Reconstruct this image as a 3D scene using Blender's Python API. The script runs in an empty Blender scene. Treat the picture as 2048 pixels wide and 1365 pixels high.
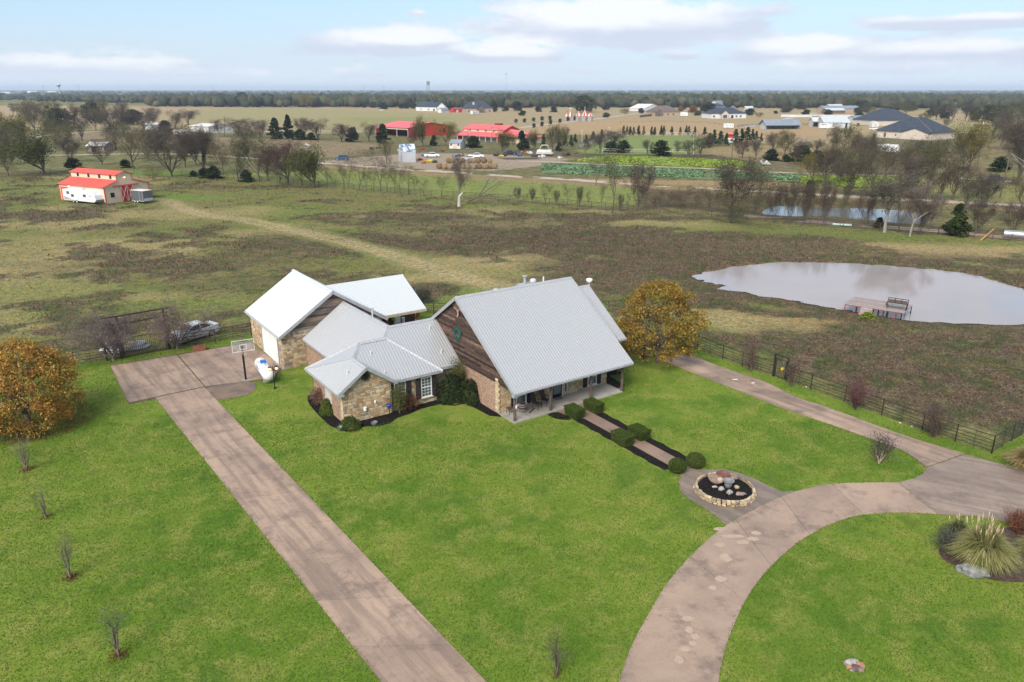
import bpy,bmesh,math,random
import numpy as np
from mathutils import Vector,Matrix
S = bpy.context.scene
COL = S.collection
# ---------------------------------------------------------------- camera, sky, sun, exposure
CAMH = 24.0
PITCH = math.atan(504.5/1500.0)
cam = bpy.data.objects.new('camera',bpy.data.cameras.new('camera'))
COL.objects.link(cam)
cam.location = (0,0,CAMH)
cam.rotation_euler = (math.pi/2-PITCH,0,0)
cam.data.sensor_width = 36.0
cam.data.lens = 36.0*1500.0/2048.0
cam.data.clip_start = 0.5
cam.data.clip_end = 40000
S.camera = cam
SUN_EL,SUN_AZ = math.radians(42),math.radians(205)   # azimuth clockwise from +Y
sund = bpy.data.lights.new('sun','SUN')
sund.energy = 2.9; sund.angle = math.radians(34); sund.color = (1.0,0.93,0.82)
sun = bpy.data.objects.new('sun',sund); COL.objects.link(sun)
sd = Vector((math.sin(SUN_AZ)*math.cos(SUN_EL),math.cos(SUN_AZ)*math.cos(SUN_EL),math.sin(SUN_EL)))
sun.rotation_euler = sd.to_track_quat('Z','Y').to_euler()
S.view_settings.view_transform = 'Standard'
S.view_settings.look = 'None'
S.view_settings.gamma = 1.0
S.view_settings.use_curve_mapping = False
S.view_settings.exposure = 0.92

class NT:
    """tiny node-graph helper"""
    def __init__(self,tree): self.t = tree; self.n = tree.nodes; self.l = tree.links
    def new(self,typ,**kw):
        nd = self.n.new(typ)
        for k,v in kw.items(): setattr(nd,k,v)
        return nd
    def put(self,sock,v):
        if hasattr(v,'is_output') or isinstance(v,bpy.types.NodeSocket): self.l.new(v,sock)
        elif v is not None: sock.default_value = v
    def m(self,op,a,b=None,c=None,clamp=False):
        nd = self.new('ShaderNodeMath',operation=op); nd.use_clamp = clamp
        self.put(nd.inputs[0],a)
        if b is not None: self.put(nd.inputs[1],b)
        if c is not None: self.put(nd.inputs[2],c)
        return nd.outputs[0]
    def mix(self,f,a,b,blend='MIX'):
        nd = self.new('ShaderNodeMix',data_type='RGBA',blend_type=blend)
        self.put(nd.inputs[0],f)
        for i,v in ((6,a),(7,b)):
            if isinstance(v,tuple) and len(v) == 3: v = (*v,1)
            self.put(nd.inputs[i],v)
        return nd.outputs[2]
    def noise(self,vec,scale,detail=3,rough=0.55,dist=0.0,col=False):
        nd = self.new('ShaderNodeTexNoise'); self.put(nd.inputs['Vector'],vec)
        nd.inputs['Scale'].default_value = scale; nd.inputs['Detail'].default_value = detail
        nd.inputs['Roughness'].default_value = rough; nd.inputs['Distortion'].default_value = dist
        return nd.outputs[1 if col else 0]
    def ss(self,x,a,b,lo=0.0,hi=1.0):
        nd = self.new('ShaderNodeMapRange',interpolation_type='SMOOTHSTEP')
        self.put(nd.inputs[0],x); nd.inputs[1].default_value = a; nd.inputs[2].default_value = b
        nd.inputs[3].default_value = lo; nd.inputs[4].default_value = hi
        return nd.outputs[0]
    def vmul(self,v,s):
        nd = self.new('ShaderNodeMapping'); self.put(nd.inputs[0],v); nd.inputs['Scale'].default_value = s
        return nd.outputs[0]

W = bpy.data.worlds.new('World'); S.world = W; W.use_nodes = True
def build_world():
    g = NT(W.node_tree); g.n.clear()
    sky = g.new('ShaderNodeTexSky',sky_type='NISHITA')
    sky.sun_disc = False; sky.sun_elevation = SUN_EL; sky.sun_rotation = SUN_AZ
    sky.altitude = 200; sky.air_density = 1.0; sky.dust_density = 1.6; sky.ozone_density = 1.2
    tc = g.new('ShaderNodeTexCoord')
    sp = g.new('ShaderNodeSeparateXYZ'); g.l.new(tc.outputs['Generated'],sp.inputs[0])
    x,y,z = sp.outputs
    az = g.m('MULTIPLY',g.m('ARCTAN2',x,y),57.29578)
    el = g.m('MULTIPLY',g.m('ARCSINE',z),57.29578)
    cb = g.new('ShaderNodeCombineXYZ'); g.put(cb.inputs[0],az); g.put(cb.inputs[1],g.m('MULTIPLY',el,3.2)); V = cb.outputs[0]
    n1 = g.noise(V,0.20,9,0.68)
    n2 = g.noise(V,0.055,5,0.6)
    nv = g.new('ShaderNodeVectorMath',operation='ADD'); g.l.new(V,nv.inputs[0]); nv.inputs[1].default_value = (0.7,-2.2,3)
    n3 = g.noise(nv.outputs[0],0.16,5,0.62)
    base = g.mix(1.0,sky.outputs[0],(0.105,0.105,0.105,1),'MULTIPLY')
    # pale veil towards the horizon
    veil = g.ss(el,0.0,7.5,0.80,0.42)
    base = g.mix(veil,base,g.mix(g.ss(el,0.0,6.5),(0.42,0.50,0.585),(0.27,0.42,0.62)))
    # the cumulus of this sky: azimuth, elevation of base, half width, height, weight (degrees)
    CL = [(7.3,3.6,10.5,2.7,1.15),(-8.3,2.62,6.6,1.6,1.0),(-.3,2.08,4.4,1.25,.95),(-.2,4.35,1.7,.5,.7),(-28,.95,8.5,1.5,.8),(-11.3,.9,3.0,1.0,.62),
          (20.3,2.02,5.8,1.6,1.0),(28.6,1.8,7.5,1.4,.95),(29.4,3.7,6.8,.9,.85),(13,2.05,4.2,.7,.5),(24,1.0,10,.8,.5),(-6.5,4.85,.9,.5,.55),(-16,4.2,.9,.4,.5),(-19.6,.75,4.5,.8,.5),(4,1.0,7,.7,.42),(-25,5.4,3.0,.5,.2)]
    f = None; fs = None
    for a,e,w,h,k in CL:
        dx = g.m('DIVIDE',g.m('SUBTRACT',az,a),w)
        dy = g.m('SUBTRACT',el,e)
        up = g.m('DIVIDE',dy,h); dn = g.m('DIVIDE',dy,-h*0.34)
        dyn = g.m('MAXIMUM',up,dn)
        d2 = g.m('ADD',g.m('MULTIPLY',dx,dx),g.m('MULTIPLY',dyn,dyn))
        v = g.m('MULTIPLY',g.m('EXPONENT',g.m('MULTIPLY',d2,-0.9)),k)
        sh = g.m('MULTIPLY',v,g.ss(up,-0.15,0.75))
        f = v if f is None else g.m('MAXIMUM',f,v)
        fs = sh if fs is None else g.m('MAXIMUM',fs,sh)
    # the rest of the sky carries loose cloud of the same sort
    gen = g.m('MULTIPLY',g.ss(n2,0.36,0.58),g.m('MULTIPLY',g.ss(g.m('ABSOLUTE',g.m('SUBTRACT',el,3.0)),5.0,10.0),0.9))
    fld = g.m('ADD',g.m('MAXIMUM',f,gen),g.m('MULTIPLY',g.m('SUBTRACT',n1,0.5),1.7))
    mask = g.m('MULTIPLY',g.ss(fld,0.26,0.60),0.93)
    shade = g.ss(g.m('ADD',g.m('MULTIPLY',fs,1.1),g.m('MULTIPLY',g.m('SUBTRACT',n3,0.5),1.1)),0.10,0.62)
    cc = g.mix(shade,(0.395,0.435,0.52,1),(0.575,0.585,0.605,1))
    col = g.mix(mask,base,cc)
    low = g.ss(el,-0.2,2.2,0.55,0.0)
    col = g.mix(low,col,(0.50,0.555,0.61,1))
    bg = g.new('ShaderNodeBackground'); g.l.new(col,bg.inputs[0]); bg.inputs[1].default_value = 0.92
    out = g.new('ShaderNodeOutputWorld'); g.l.new(bg.outputs[0],out.inputs[0])
build_world()

# ---------------------------------------------------------------- survey: a sight line of the photograph meets the ground
FX = 1500.0; CP,SP = math.cos(PITCH),math.sin(PITCH)
def G(px,py,h=0.0):
    u = (px-1024)/FX; v = (py-682.5)/FX
    dy = CP-v*SP; dz = -SP-v*CP
    t = (h-CAMH)/dz
    return (u*t,dy*t)
def HT(xy,py):
    return CAMH-xy[1]*math.tan(PITCH+math.atan((py-682.5)/FX))
def PXM(xy):            # photograph pixels per metre at a ground point
    return FX/(xy[1]*CP+CAMH*SP)
TH = math.radians(34.6); O0 = (0.19,51.65)
UX,UY = math.cos(TH),math.sin(TH)
def Wp(u,v,h=0.0): return (O0[0]+u*UX-v*UY,O0[1]+u*UY+v*UX,h)

# ---------------------------------------------------------------- numpy noise
_rs = np.random.RandomState(7); _L = _rs.rand(256,256)
def vnoise(x,y,s):
    x = np.asarray(x)/s; y = np.asarray(y)/s
    xi = np.floor(x).astype(int); yi = np.floor(y).astype(int); fx = x-xi; fy = y-yi
    fx = fx*fx*(3-2*fx); fy = fy*fy*(3-2*fy)
    a = _L[xi & 255,yi & 255]; b = _L[(xi+1) & 255,yi & 255]; c = _L[xi & 255,(yi+1) & 255]; d = _L[(xi+1) & 255,(yi+1) & 255]
    return (a*(1-fx)+b*fx)*(1-fy)+(c*(1-fx)+d*fx)*fy
def fbm(x,y,s,o=4):
    r = 0; a = 1; t = 0
    for i in range(o):
        r = r+a*vnoise(np.asarray(x)+i*37.1,np.asarray(y)-i*91.7,s/2**i); t += a; a *= .55
    return r/t
def inpoly(x,y,P):
    x = np.asarray(x); y = np.asarray(y); c = np.zeros(x.shape,bool); n = len(P)
    for i in range(n):
        x0,y0 = P[i][:2]; x1,y1 = P[(i+1) % n][:2]
        if y0 == y1: continue
        k = ((y0 > y) != (y1 > y)) & (x < (x1-x0)*(y-y0)/(y1-y0)+x0)
        c ^= k
    return c
def pdist(x,y,P,closed=True):
    d = np.full(np.shape(x),1e9); n = len(P)
    for i in range(n if closed else n-1):
        x0,y0 = P[i][:2]; x1,y1 = P[(i+1) % n][:2]
        dx,dy = x1-x0,y1-y0; L = dx*dx+dy*dy+1e-9
        t = np.clip(((x-x0)*dx+(y-y0)*dy)/L,0,1)
        d = np.minimum(d,np.hypot(x-x0-t*dx,y-y0-t*dy))
    return d
def smooth(P,n=6,closed=False):
    """Catmull-Rom through the points"""
    out = []; N = len(P)
    rng = range(N if closed else N-1)
    for i in rng:
        p0 = P[(i-1) % N] if closed or i > 0 else P[0]; p1 = P[i]; p2 = P[(i+1) % N]
        p3 = P[(i+2) % N] if closed or i+2 < N else P[-1]
        for k in range(n):
            t = k/n
            out.append(tuple(0.5*((2*p1[j])+(-p0[j]+p2[j])*t+(2*p0[j]-5*p1[j]+4*p2[j]-p3[j])*t*t+(-p0[j]+3*p1[j]-3*p2[j]+p3[j])*t**3) for j in (0,1)))
    if not closed: out.append(tuple(P[-1][:2]))
    return out

# ---------------------------------------------------------------- materials
MATS = {}
def M(name,c1,c2=None,scale=2.0,rough=0.8,metal=0.0,bump=0.0,bscale=None,detail=4,rand=0.0,lo=.35,hi=.65,world=False,stretch=None,spec=0.3,emit=None):
    if name in MATS: return MATS[name]
    m = bpy.data.materials.new(name); m.use_nodes = True; MATS[name] = m
    g = NT(m.node_tree); b = g.n['Principled BSDF']
    b.inputs['Roughness'].default_value = rough; b.inputs['Metallic'].default_value = metal
    b.inputs['Specular IOR Level'].default_value = spec
    if world: vec = g.new('ShaderNodeNewGeometry').outputs['Position']
    else: vec = g.new('ShaderNodeTexCoord').outputs['Object']
    if stretch: vec = g.vmul(vec,stretch)
    c = (*c1,1)
    if c2 is not None:
        c = g.mix(g.ss(g.noise(vec,scale,detail),lo,hi),c1,c2)
    if rand:
        oi = g.new('ShaderNodeObjectInfo').outputs['Random']
        k = g.m('ADD',g.m('MULTIPLY',oi,2*rand),1-rand)
        cb = g.new('ShaderNodeCombineColor'); [g.put(cb.inputs[i],k) for i in range(3)]
        c = g.mix(1.0,c,cb.outputs[0],'MULTIPLY')
    g.put(b.inputs['Base Color'],c)
    if bump:
        bn = g.new('ShaderNodeBump'); bn.inputs['Strength'].default_value = 1.0; bn.inputs['Distance'].default_value = bump
        g.put(bn.inputs['Height'],g.noise(vec,bscale or scale*4,4)); g.l.new(bn.outputs[0],b.inputs['Normal'])
    if emit:
        b.inputs['Emission Color'].default_value = (*emit[0],1); b.inputs['Emission Strength'].default_value = emit[1]
    return m
def attr_mat(name,rough=0.9,amt=0.35,scale=3.0,trans=0.0):
    """colour carried by the vertices, broken up by fine noise"""
    if name in MATS: return MATS[name]
    m = bpy.data.materials.new(name); m.use_nodes = True; MATS[name] = m
    g = NT(m.node_tree); b = g.n['Principled BSDF']; b.inputs['Roughness'].default_value = rough
    b.inputs['Specular IOR Level'].default_value = 0.15
    a = g.new('ShaderNodeAttribute',attribute_name='Col').outputs['Color']
    pos = g.new('ShaderNodeNewGeometry').outputs['Position']
    n = g.ss(g.noise(pos,scale,3),.3,.7,1-amt,1+amt)
    cb = g.new('ShaderNodeCombineColor'); [g.put(cb.inputs[i],n) for i in range(3)]
    c = g.mix(1.0,a,cb.outputs[0],'MULTIPLY')
    g.put(b.inputs['Base Color'],c)
    return m

# ---------------------------------------------------------------- objects
def tag(o,label=None,cat=None,group=None,kind=None):
    if label: o['label'] = label
    if cat: o['category'] = cat
    if group: o['group'] = group
    if kind: o['kind'] = kind
    return o
def link(name,me,parent=None,loc=None):
    o = bpy.data.objects.new(name,me); COL.objects.link(o)
    if parent is not None: o.parent = parent
    if loc is not None: o.location = loc
    return o
def empty(name,loc=(0,0,0),rz=0.0,label=None,cat=None,group=None):
    o = bpy.data.objects.new(name,None); COL.objects.link(o)
    o.location = loc if len(loc) == 3 else (*loc,0); o.rotation_euler = (0,0,rz); o.empty_display_size = .5
    return tag(o,label,cat,group)
class MB:
    """collects solids, then becomes one mesh"""
    def __init__(self): self.v = []; self.f = []
    def add(self,vs,fs):
        b = len(self.v); self.v += [tuple(p) for p in vs]; self.f += [tuple(i+b for i in q) for q in fs]; return self
    def box(self,x0,x1,y0,y1,z0,z1):
        return self.add([(x0,y0,z0),(x1,y0,z0),(x1,y1,z0),(x0,y1,z0),(x0,y0,z1),(x1,y0,z1),(x1,y1,z1),(x0,y1,z1)],
                        [(0,3,2,1),(4,5,6,7),(0,1,5,4),(1,2,6,5),(2,3,7,6),(3,0,4,7)])
    def cbox(self,c,s): return self.box(c[0]-s[0]/2,c[0]+s[0]/2,c[1]-s[1]/2,c[1]+s[1]/2,c[2]-s[2]/2,c[2]+s[2]/2)
    def prism(self,P,z0,z1):
        n = len(P); A = sum(P[i][0]*P[(i+1) % n][1]-P[(i+1) % n][0]*P[i][1] for i in range(n))
        if A < 0: P = P[::-1]
        vs = [(p[0],p[1],z0) for p in P]+[(p[0],p[1],z1) for p in P]
        return self.add(vs,[tuple(range(n-1,-1,-1)),tuple(range(n,2*n))]+[(i,(i+1) % n,(i+1) % n+n,i+n) for i in range(n)])
    def slab(self,P,t):
        """planar 3D polygon P given thickness t against its normal (Newell)"""
        n = len(P); P = [Vector(p) for p in P]; nn = Vector()
        for i in range(n): nn += P[i].cross(P[(i+1) % n])
        nn.normalize()
        if nn.z < 0: P = P[::-1]; nn = -nn
        vs = P+[p-nn*t for p in P]
        return self.add(vs,[tuple(range(n)),tuple(range(2*n-1,n-1,-1))]+[((i+1) % n,i,i+n,(i+1) % n+n) for i in range(n)])
    def ext(self,P,d):
        """planar polygon extruded by vector d"""
        n = len(P); P = [Vector(p) for p in P]; d = Vector(d); nn = Vector()
        for i in range(n): nn += P[i].cross(P[(i+1) % n])
        if nn.dot(d) < 0: P = P[::-1]
        vs = P+[p+d for p in P]
        return self.add(vs,[tuple(range(n-1,-1,-1)),tuple(range(n,2*n))]+[(i,(i+1) % n,(i+1) % n+n,i+n) for i in range(n)])
    def tube(self,a,b,r0,r1=None,n=8,caps=True):
        a = Vector(a); b = Vector(b); r1 = r0 if r1 is None else r1
        d = (b-a);
        if d.length < 1e-6: return self
        d.normalize(); x = d.orthogonal().normalized(); y = d.cross(x)
        vs = []
        for p,r in ((a,r0),(b,r1)):
            for i in range(n):
                t = 2*math.pi*i/n; vs.append(p+x*(r*math.cos(t))+y*(r*math.sin(t)))
        fs = [(i,(i+1) % n,(i+1) % n+n,i+n) for i in range(n)]
        if caps: fs += [tuple(range(n-1,-1,-1)),tuple(range(n,2*n))]
        return self.add(vs,fs)
    def bar(self,a,b,w,h,up=(0,0,1)):
        a = Vector(a); b = Vector(b); d = (b-a).normalized(); up = Vector(up)
        s = d.cross(up); s = s.normalized() if s.length > 1e-5 else Vector((1,0,0)); u = s.cross(d).normalized()
        s = s*w/2; u = u*h/2
        vs = [a-s-u,a+s-u,a+s+u,a-s+u,b-s-u,b+s-u,b+s+u,b-s+u]
        return self.add(vs,[(3,2,1,0),(4,5,6,7),(0,1,5,4),(1,2,6,5),(2,3,7,6),(3,0,4,7)])
    def lathe(self,prof,n=16,c=(0,0,0)):
        vs = []
        for r,z in prof:
            for i in range(n):
                t = 2*math.pi*i/n; vs.append((c[0]+r*math.cos(t),c[1]+r*math.sin(t),c[2]+z))
        k = len(prof); fs = []
        for j in range(k-1):
            for i in range(n): fs.append((j*n+i,j*n+(i+1) % n,(j+1)*n+(i+1) % n,(j+1)*n+i))
        fs.append(tuple(range(n-1,-1,-1))); fs.append(tuple(range((k-1)*n,k*n)))
        return self.add(vs,fs)
    def blob(self,c,r,seed=0,amp=.2,sub=2,sz=(1,1,1),fr=2.0):
        bm = bmesh.new(); bmesh.ops.create_icosphere(bm,subdivisions=sub,radius=1.0)
        rr = random.Random(seed); o = Vector((rr.uniform(0,99),rr.uniform(0,99),rr.uniform(0,99)))
        from mathutils import noise
        vs = []
        for v in bm.verts:
            k = 1+amp*(noise.noise(v.co*fr+o)*1.6)
            vs.append((c[0]+v.co.x*r*k*sz[0],c[1]+v.co.y*r*k*sz[1],c[2]+v.co.z*r*k*sz[2]))
        self.add(vs,[tuple(x.index for x in f.verts) for f in bm.faces]); bm.free(); return self
    def mesh(self,name,mat=None,smooth=False):
        me = bpy.data.meshes.new(name); me.from_pydata(self.v,[],self.f); me.update()
        if mat: me.materials.append(mat)
        if smooth: me.polygons.foreach_set('use_smooth',[True]*len(me.polygons))
        return me
    def build(self,name,mat,parent=None,loc=None,smooth=False):
        return link(name,self.mesh(name,mat,smooth),parent,loc)
def box(name,x0,x1,y0,y1,z0,z1,mat,parent=None): return MB().box(x0,x1,y0,y1,z0,z1).build(name,mat,parent)
def copy_tree(o,parent=None,loc=None,rz=None,label=None):
    c = o.copy(); COL.objects.link(c)
    if parent is not None: c.parent = parent
    if loc is not None: c.location = loc
    if rz is not None: c.rotation_euler.z = rz
    if label: c['label'] = label
    for ch in [k for k in ALLCH.get(o.name,[])] or list(o.children): copy_tree(ch,c)
    return c
ALLCH = {}
def mesh_np(name,verts,faces,mat,cols=None,smooth=False):
    """fast mesh: verts (n,3), faces (m,k) same k"""
    verts = np.asarray(verts,np.float32); faces = np.asarray(faces,np.int32); k = faces.shape[1]
    me = bpy.data.meshes.new(name); me.vertices.add(len(verts)); me.vertices.foreach_set('co',verts.ravel())
    me.loops.add(faces.size); me.loops.foreach_set('vertex_index',faces.ravel())
    me.polygons.add(len(faces)); me.polygons.foreach_set('loop_start',np.arange(0,faces.size,k,dtype=np.int32))
    try: me.polygons.foreach_set('loop_total',np.full(len(faces),k,np.int32))
    except Exception: pass
    if smooth: me.polygons.foreach_set('use_smooth',np.ones(len(faces),bool))
    me.update(calc_edges=True)
    if cols is not None:
        at = me.color_attributes.new('Col','FLOAT_COLOR','POINT')
        c4 = np.ones((len(verts),4),np.float32); c4[:,:3] = cols
        at.data.foreach_set('color',c4.ravel())
    me.materials.append(mat); return me
def sheet(name,P,z,mat,label=None,cat=None,kind='structure',thick=0.0):
    """flat polygon lying on the ground (P in world metres); thick > 0 makes it a raised slab"""
    bm = bmesh.new(); vs = [bm.verts.new((p[0],p[1],z)) for p in P]; f = bm.faces.new(vs)
    bm.normal_update()
    if f.normal.z < 0: f.normal_flip()
    bmesh.ops.triangulate(bm,faces=[f])
    me = bpy.data.meshes.new(name); bm.to_mesh(me); bm.free(); me.materials.append(mat)
    if thick:
        mb = MB(); mb.add([tuple(v.co) for v in me.vertices],[tuple(q.vertices) for q in me.polygons])
        n = len(P)
        vs = [(p[0],p[1],z) for p in P]+[(p[0],p[1],z-thick) for p in P]
        A = sum(P[i][0]*P[(i+1) % n][1]-P[(i+1) % n][0]*P[i][1] for i in range(n))
        q = [(i,i+n,(i+1) % n+n,(i+1) % n) if A > 0 else (i,(i+1) % n,(i+1) % n+n,i+n) for i in range(n)]
        mb.add(vs,q); me = mb.mesh(name,mat)
    o = link(name,me); tag(o,label,cat,None,kind); return o
# ================================================================ GROUND
def GP(L,h=0.0): return [G(x,y,h) for x,y in L]
POND_Z = -0.38
pond = smooth(GP([(1389,552),(1430,541),(1480,532),(1550,526),(1620,525),(1700,528),(1800,534),(1900,543),(1960,554),(2010,567),(2060,585),
    (2140,612),(2150,634),(2048,649),(1900,646),(1820,641),(1760,632),(1700,622),(1640,612),(1570,600),(1510,590),(1470,583),(1432,579),(1450,573),(1425,566),(1400,560)],POND_Z),5,True)
_pj = random.Random(3); pond = smooth([(a_+_pj.uniform(-.45,.45),b_+_pj.uniform(-.35,.35)) for a_,b_ in pond],2,True)
pond2 = smooth(GP([(1524,427),(1545,414),(1600,413),(1650,416),(1750,418),(1810,423),(1850,433),(1852,446),(1800,447),(1740,441),(1690,437),(1650,432),(1590,433),(1550,431)],POND_Z),5,True)
# lawn outline: the fence lines and far beyond the picture's near edge
fl_a,fl_b = G(502,672),G(214,722)
fd = (fl_b[0]-fl_a[0],fl_b[1]-fl_a[1]); fl_c = (fl_a[0]+fd[0]*3.2,fl_a[1]+fd[1]*3.2)
fr = GP([(1243,692),(1287,719),(1309,713),(1374,698),(1395,698),(1445,719),(1484,733),(1545,753),(1621,780),(1689,804),(1763,831),(1844,861),(1910,884),(1983,908)])
fr_end = G(2048,868); fe = (fr_end[0]+(fr_end[0]-fr[-1][0])*6,fr_end[1]+(fr_end[1]-fr[-1][1])*6)
back = [Wp(14.5,7),Wp(14.5,21),Wp(9,24.0),Wp(6.5,29),Wp(-8,33),Wp(-11,31)]
lawn_poly = [fl_c,fl_b,fl_a]+[p[:2] for p in back[::-1]][:0]+[Wp(-11,33)[:2],Wp(6,33)[:2],Wp(14.4,25)[:2],fr[0]]+fr[1:]+[fe,(120,40),(90,5),(0,-12),(-110,5),(-150,60)]
xs = list(np.arange(-130,170.1,1.0)); s = 1.0
while xs[-1] < 16000: s *= 1.06; xs.append(xs[-1]+s)
s = 1.0; lo = [-130.0]
while lo[-1] > -16000: s *= 1.06; lo.append(lo[-1]-s)
xs = np.array(lo[:0:-1]+xs)
ys = list(np.arange(-20,262,1.0)); s = 1.0
while ys[-1] < 18000: s = min(s*1.018,400); ys.append(ys[-1]+s)
ys = np.array([-3000.,-800.,-200.,-60.]+ys)
X,Y = np.meshgrid(xs,ys); nx,ny = len(xs),len(ys)
C = np.zeros(X.shape+(3,)); Wd = np.zeros(X.shape)
def lerp(mask,col):
    global C
    C += mask[...,None]*(np.array(col)-C)
n8 = fbm(X,Y,9); n20 = fbm(X+500,Y+90,26); n3 = fbm(X+99,Y-300,3.5); n60 = fbm(X,Y+777,90); n5b = fbm(X-777,Y+300,7)
sst = lambda v,a,b: (lambda t: t*t*(3-2*t))(np.clip((v-a)/(b-a),0,1))
GRN,OLV,TAN,BRN,LTAN = (.108,.140,.034),(.135,.134,.050),(.235,.202,.096),(.075,.058,.038),(.280,.212,.118)
C[:] = OLV;
lerp(sst(n8,.42,.60)*.85,GRN)
lerp(sst(n20,.52,.66)*.85,TAN)
Wd += .18+sst(n5b,.44,.62)*sst(n20*.5+n3*.5,.40,.60)
def wob(a): return X+(fbm(X+31,Y,6)-.5)*a,Y+(fbm(X,Y+61,6)-.5)*a
def blob(px,py,rx,ry,col,k=.8,rot=0.0,soft=.55,weed=0.0):
    """a patch of ground cover; radii in metres"""
    global Wd
    cx,cy = G(px,py); a = math.radians(rot); xw,yw = wob(min(rx,ry)*1.6+2)
    dx,dy = xw-cx,yw-cy; u = (dx*math.cos(a)+dy*math.sin(a))/rx; v = (-dx*math.sin(a)+dy*math.cos(a))/ry
    m = sst(-np.hypot(u,v),-1-soft*.6,-1+soft)*k
    if col: lerp(m,col)
    if weed: Wd += m*weed
def area(L,col,k=1.0,soft=1.5,wv=3.0,weed=None,world=False):
    global Wd
    P = L if world else GP(L); xw,yw = wob(wv)
    d = pdist(xw,yw,P); ins = inpoly(xw,yw,P)
    m = sst(np.where(ins,d,-d),-soft,soft)*k
    if col: lerp(m,col)
    if weed is not None: Wd = Wd*(1-m)+weed*m
# --- the pasture's own patches
for b in [(150,590,22,9,GRN,.5,10,.5,-.2),(60,500,22,12,TAN,.55,0,.6,-.4),(420,425,16,7,TAN,.75,0,.5,-.6),(60,640,9,5,TAN,.6),(130,645,12,4,TAN,.6,20),(380,590,8,4,LTAN,.35,0),
          (330,530,22,8,BRN,.35,0,.6,.6),(560,500,14,8,OLV,.5,0,.6,.7),(640,480,14,8,BRN,.35,-20,.6,.7),(250,620,16,3.5,GRN,.8,20),(470,570,10,5,BRN,.4,0,.5,.6),
          (700,450,20,8,GRN,.55,0,.7),(820,440,22,9,BRN,.35,0,.6,.5),(960,470,26,10,BRN,.45,0,.6,.6),(880,500,14,5,OLV,.5),
          (1060,520,17,6,TAN,.85,5,.5,-.8),(1000,560,12,6,TAN,.7,0,.5,-.5),(900,560,10,4,TAN,.8,-20),(1030,435,26,6,GRN,.4),(1200,440,40,9,BRN,.45,0,.6,.5),
          (1180,480,40,9,BRN,.7,0,.6,.9),(1300,490,36,10,(.075,.05,.038),.85,0,.6,1.0),(1450,480,26,8,(.08,.056,.042),.8,0,.6,.9),(1150,530,10,5,BRN,.7,0,.5,.8),(1350,450,12,5,TAN,.9,0,.5,-.7),
          (1190,560,10,8,BRN,.7,0,.5,.8),(1480,455,30,4,GRN,.5),(1330,530,14,7,(.09,.065,.045),.8,0,.5,.8),(1250,555,5,7,TAN,.5),(1620,500,14,6,OLV,.6,0,.6,.3),
          (1780,495,40,8,TAN,.9,-8,.5,-.5),(1900,500,20,6,LTAN,.5,-8),(1960,520,26,5,BRN,.6,-20,.6,.8),(2030,550,8,8,TAN,.6),(1780,470,45,3.5,GRN,.7,-6,.5,-.5),(1980,480,22,5,GRN,.5),
          (1460,640,9,3.5,TAN,.8,-25,.5,-.3),(1560,655,9,4,TAN,.75,-25,.5,-.3),(1660,645,9,3,(.25,.19,.09),.8,-20,.5,-.2),(1650,700,10,3.5,TAN,.75,-25,.5,-.4),(1500,690,8,2.5,GRN,.5,-25),(1400,665,5,3,GRN,.8),
          (1850,690,17,6,BRN,.75,-10,.6,1.0),(1780,730,14,5,(.075,.06,.035),.75,-25,.6,1.0),(1960,770,14,9,(.06,.05,.038),.9,-20,.6,1.0),(1840,790,9,3,(.065,.055,.035),.8,-30,.6,.9),(1990,700,10,5,BRN,.6,0,.5,.9),
          (1700,745,7,2.5,BRN,.7,-25,.5,.9),(1900,720,8,1.6,GRN,.7,-10),(2030,735,6,2,GRN,.8),(1560,625,10,2,BRN,.8,-20,.5,.9),(1930,845,4,1.6,TAN,.9,-30),(1420,610,5,4,BRN,.8,0,.5,.9),(1570,690,8,2,BRN,.6,-25,.5,.8),
          (930,590,6,2.5,(.10,.19,.03),.9,20),(870,580,3.5,3,BRN,.9,0,.5,.9),(960,590,14,4,OLV,.4),(1440,600,2,5,BRN,.7),(60,375,30,5,(.10,.18,.03),.8,0,.6,-.3),(330,395,22,5,(.10,.18,.03),.7,0,.6,-.3),(160,385,24,6,GRN,.5),
          (30,430,20,6,BRN,.6,0,.5,.9),(460,375,22,4,(.13,.10,.045),.7,0,.6,.5),(600,400,16,5,(.15,.13,.05),.5),(640,425,16,5,GRN,.6),(520,620,8,2.6,(.11,.16,.045),.7,20)]:
    blob(*b)
# --- the mud and dead weed that ring the pond, and its cut banks
dp = pdist(X,Y,pond); ip = inpoly(X,Y,pond); wx,wy = wob(5)
dpw = np.where(ip,0,dp)+(fbm(X,Y,4)-.5)*4
lerp(sst(-dpw,-5.5,-1.5)*.85,(.085,.062,.040)); Wd += sst(-dpw,-6,-2)*.8
dp2 = pdist(X,Y,pond2); ip2 = inpoly(X,Y,pond2)
# --- fields beyond the far fence
far_row = [(-900,345),(0,358),(82,352),(250,352),(441,357),(523,365),(605,373),(707,382),(820,392),(884,396),(1020,405),(1183,419),(1266,426),(1320,430),(1423,436),(1530,446),(1650,455),(1876,472),(1985,480),(2100,488),(3000,520)]
area(far_row+[(3600,215),(-1600,215)],(.155,.155,.062),1,1.2,1.5,weed=.45)
area([(400,340),(520,345),(720,340),(900,352),(1030,360),(1180,370),(1290,378),(1290,412),(1180,412),(1020,400),(884,393),(707,379),(523,362),(430,354)],(.155,.200,.052),.9,2,3,weed=.2)
area([(-400,300),(90,300),(330,315),(640,325),(640,338),(440,345),(200,343),(-400,343)],(.155,.170,.065),.7,4,8,weed=.4)
area([(150,338),(420,345),(420,352),(150,350)],(.10,.19,.03),.8,1.5,2,weed=0)
area([(-400,262),(300,262),(440,275),(640,282),(760,288),(770,306),(700,313),(640,316),(440,306),(200,285),(-400,290)],(.235,.180,.118),.85,3,8,weed=.3)
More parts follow.
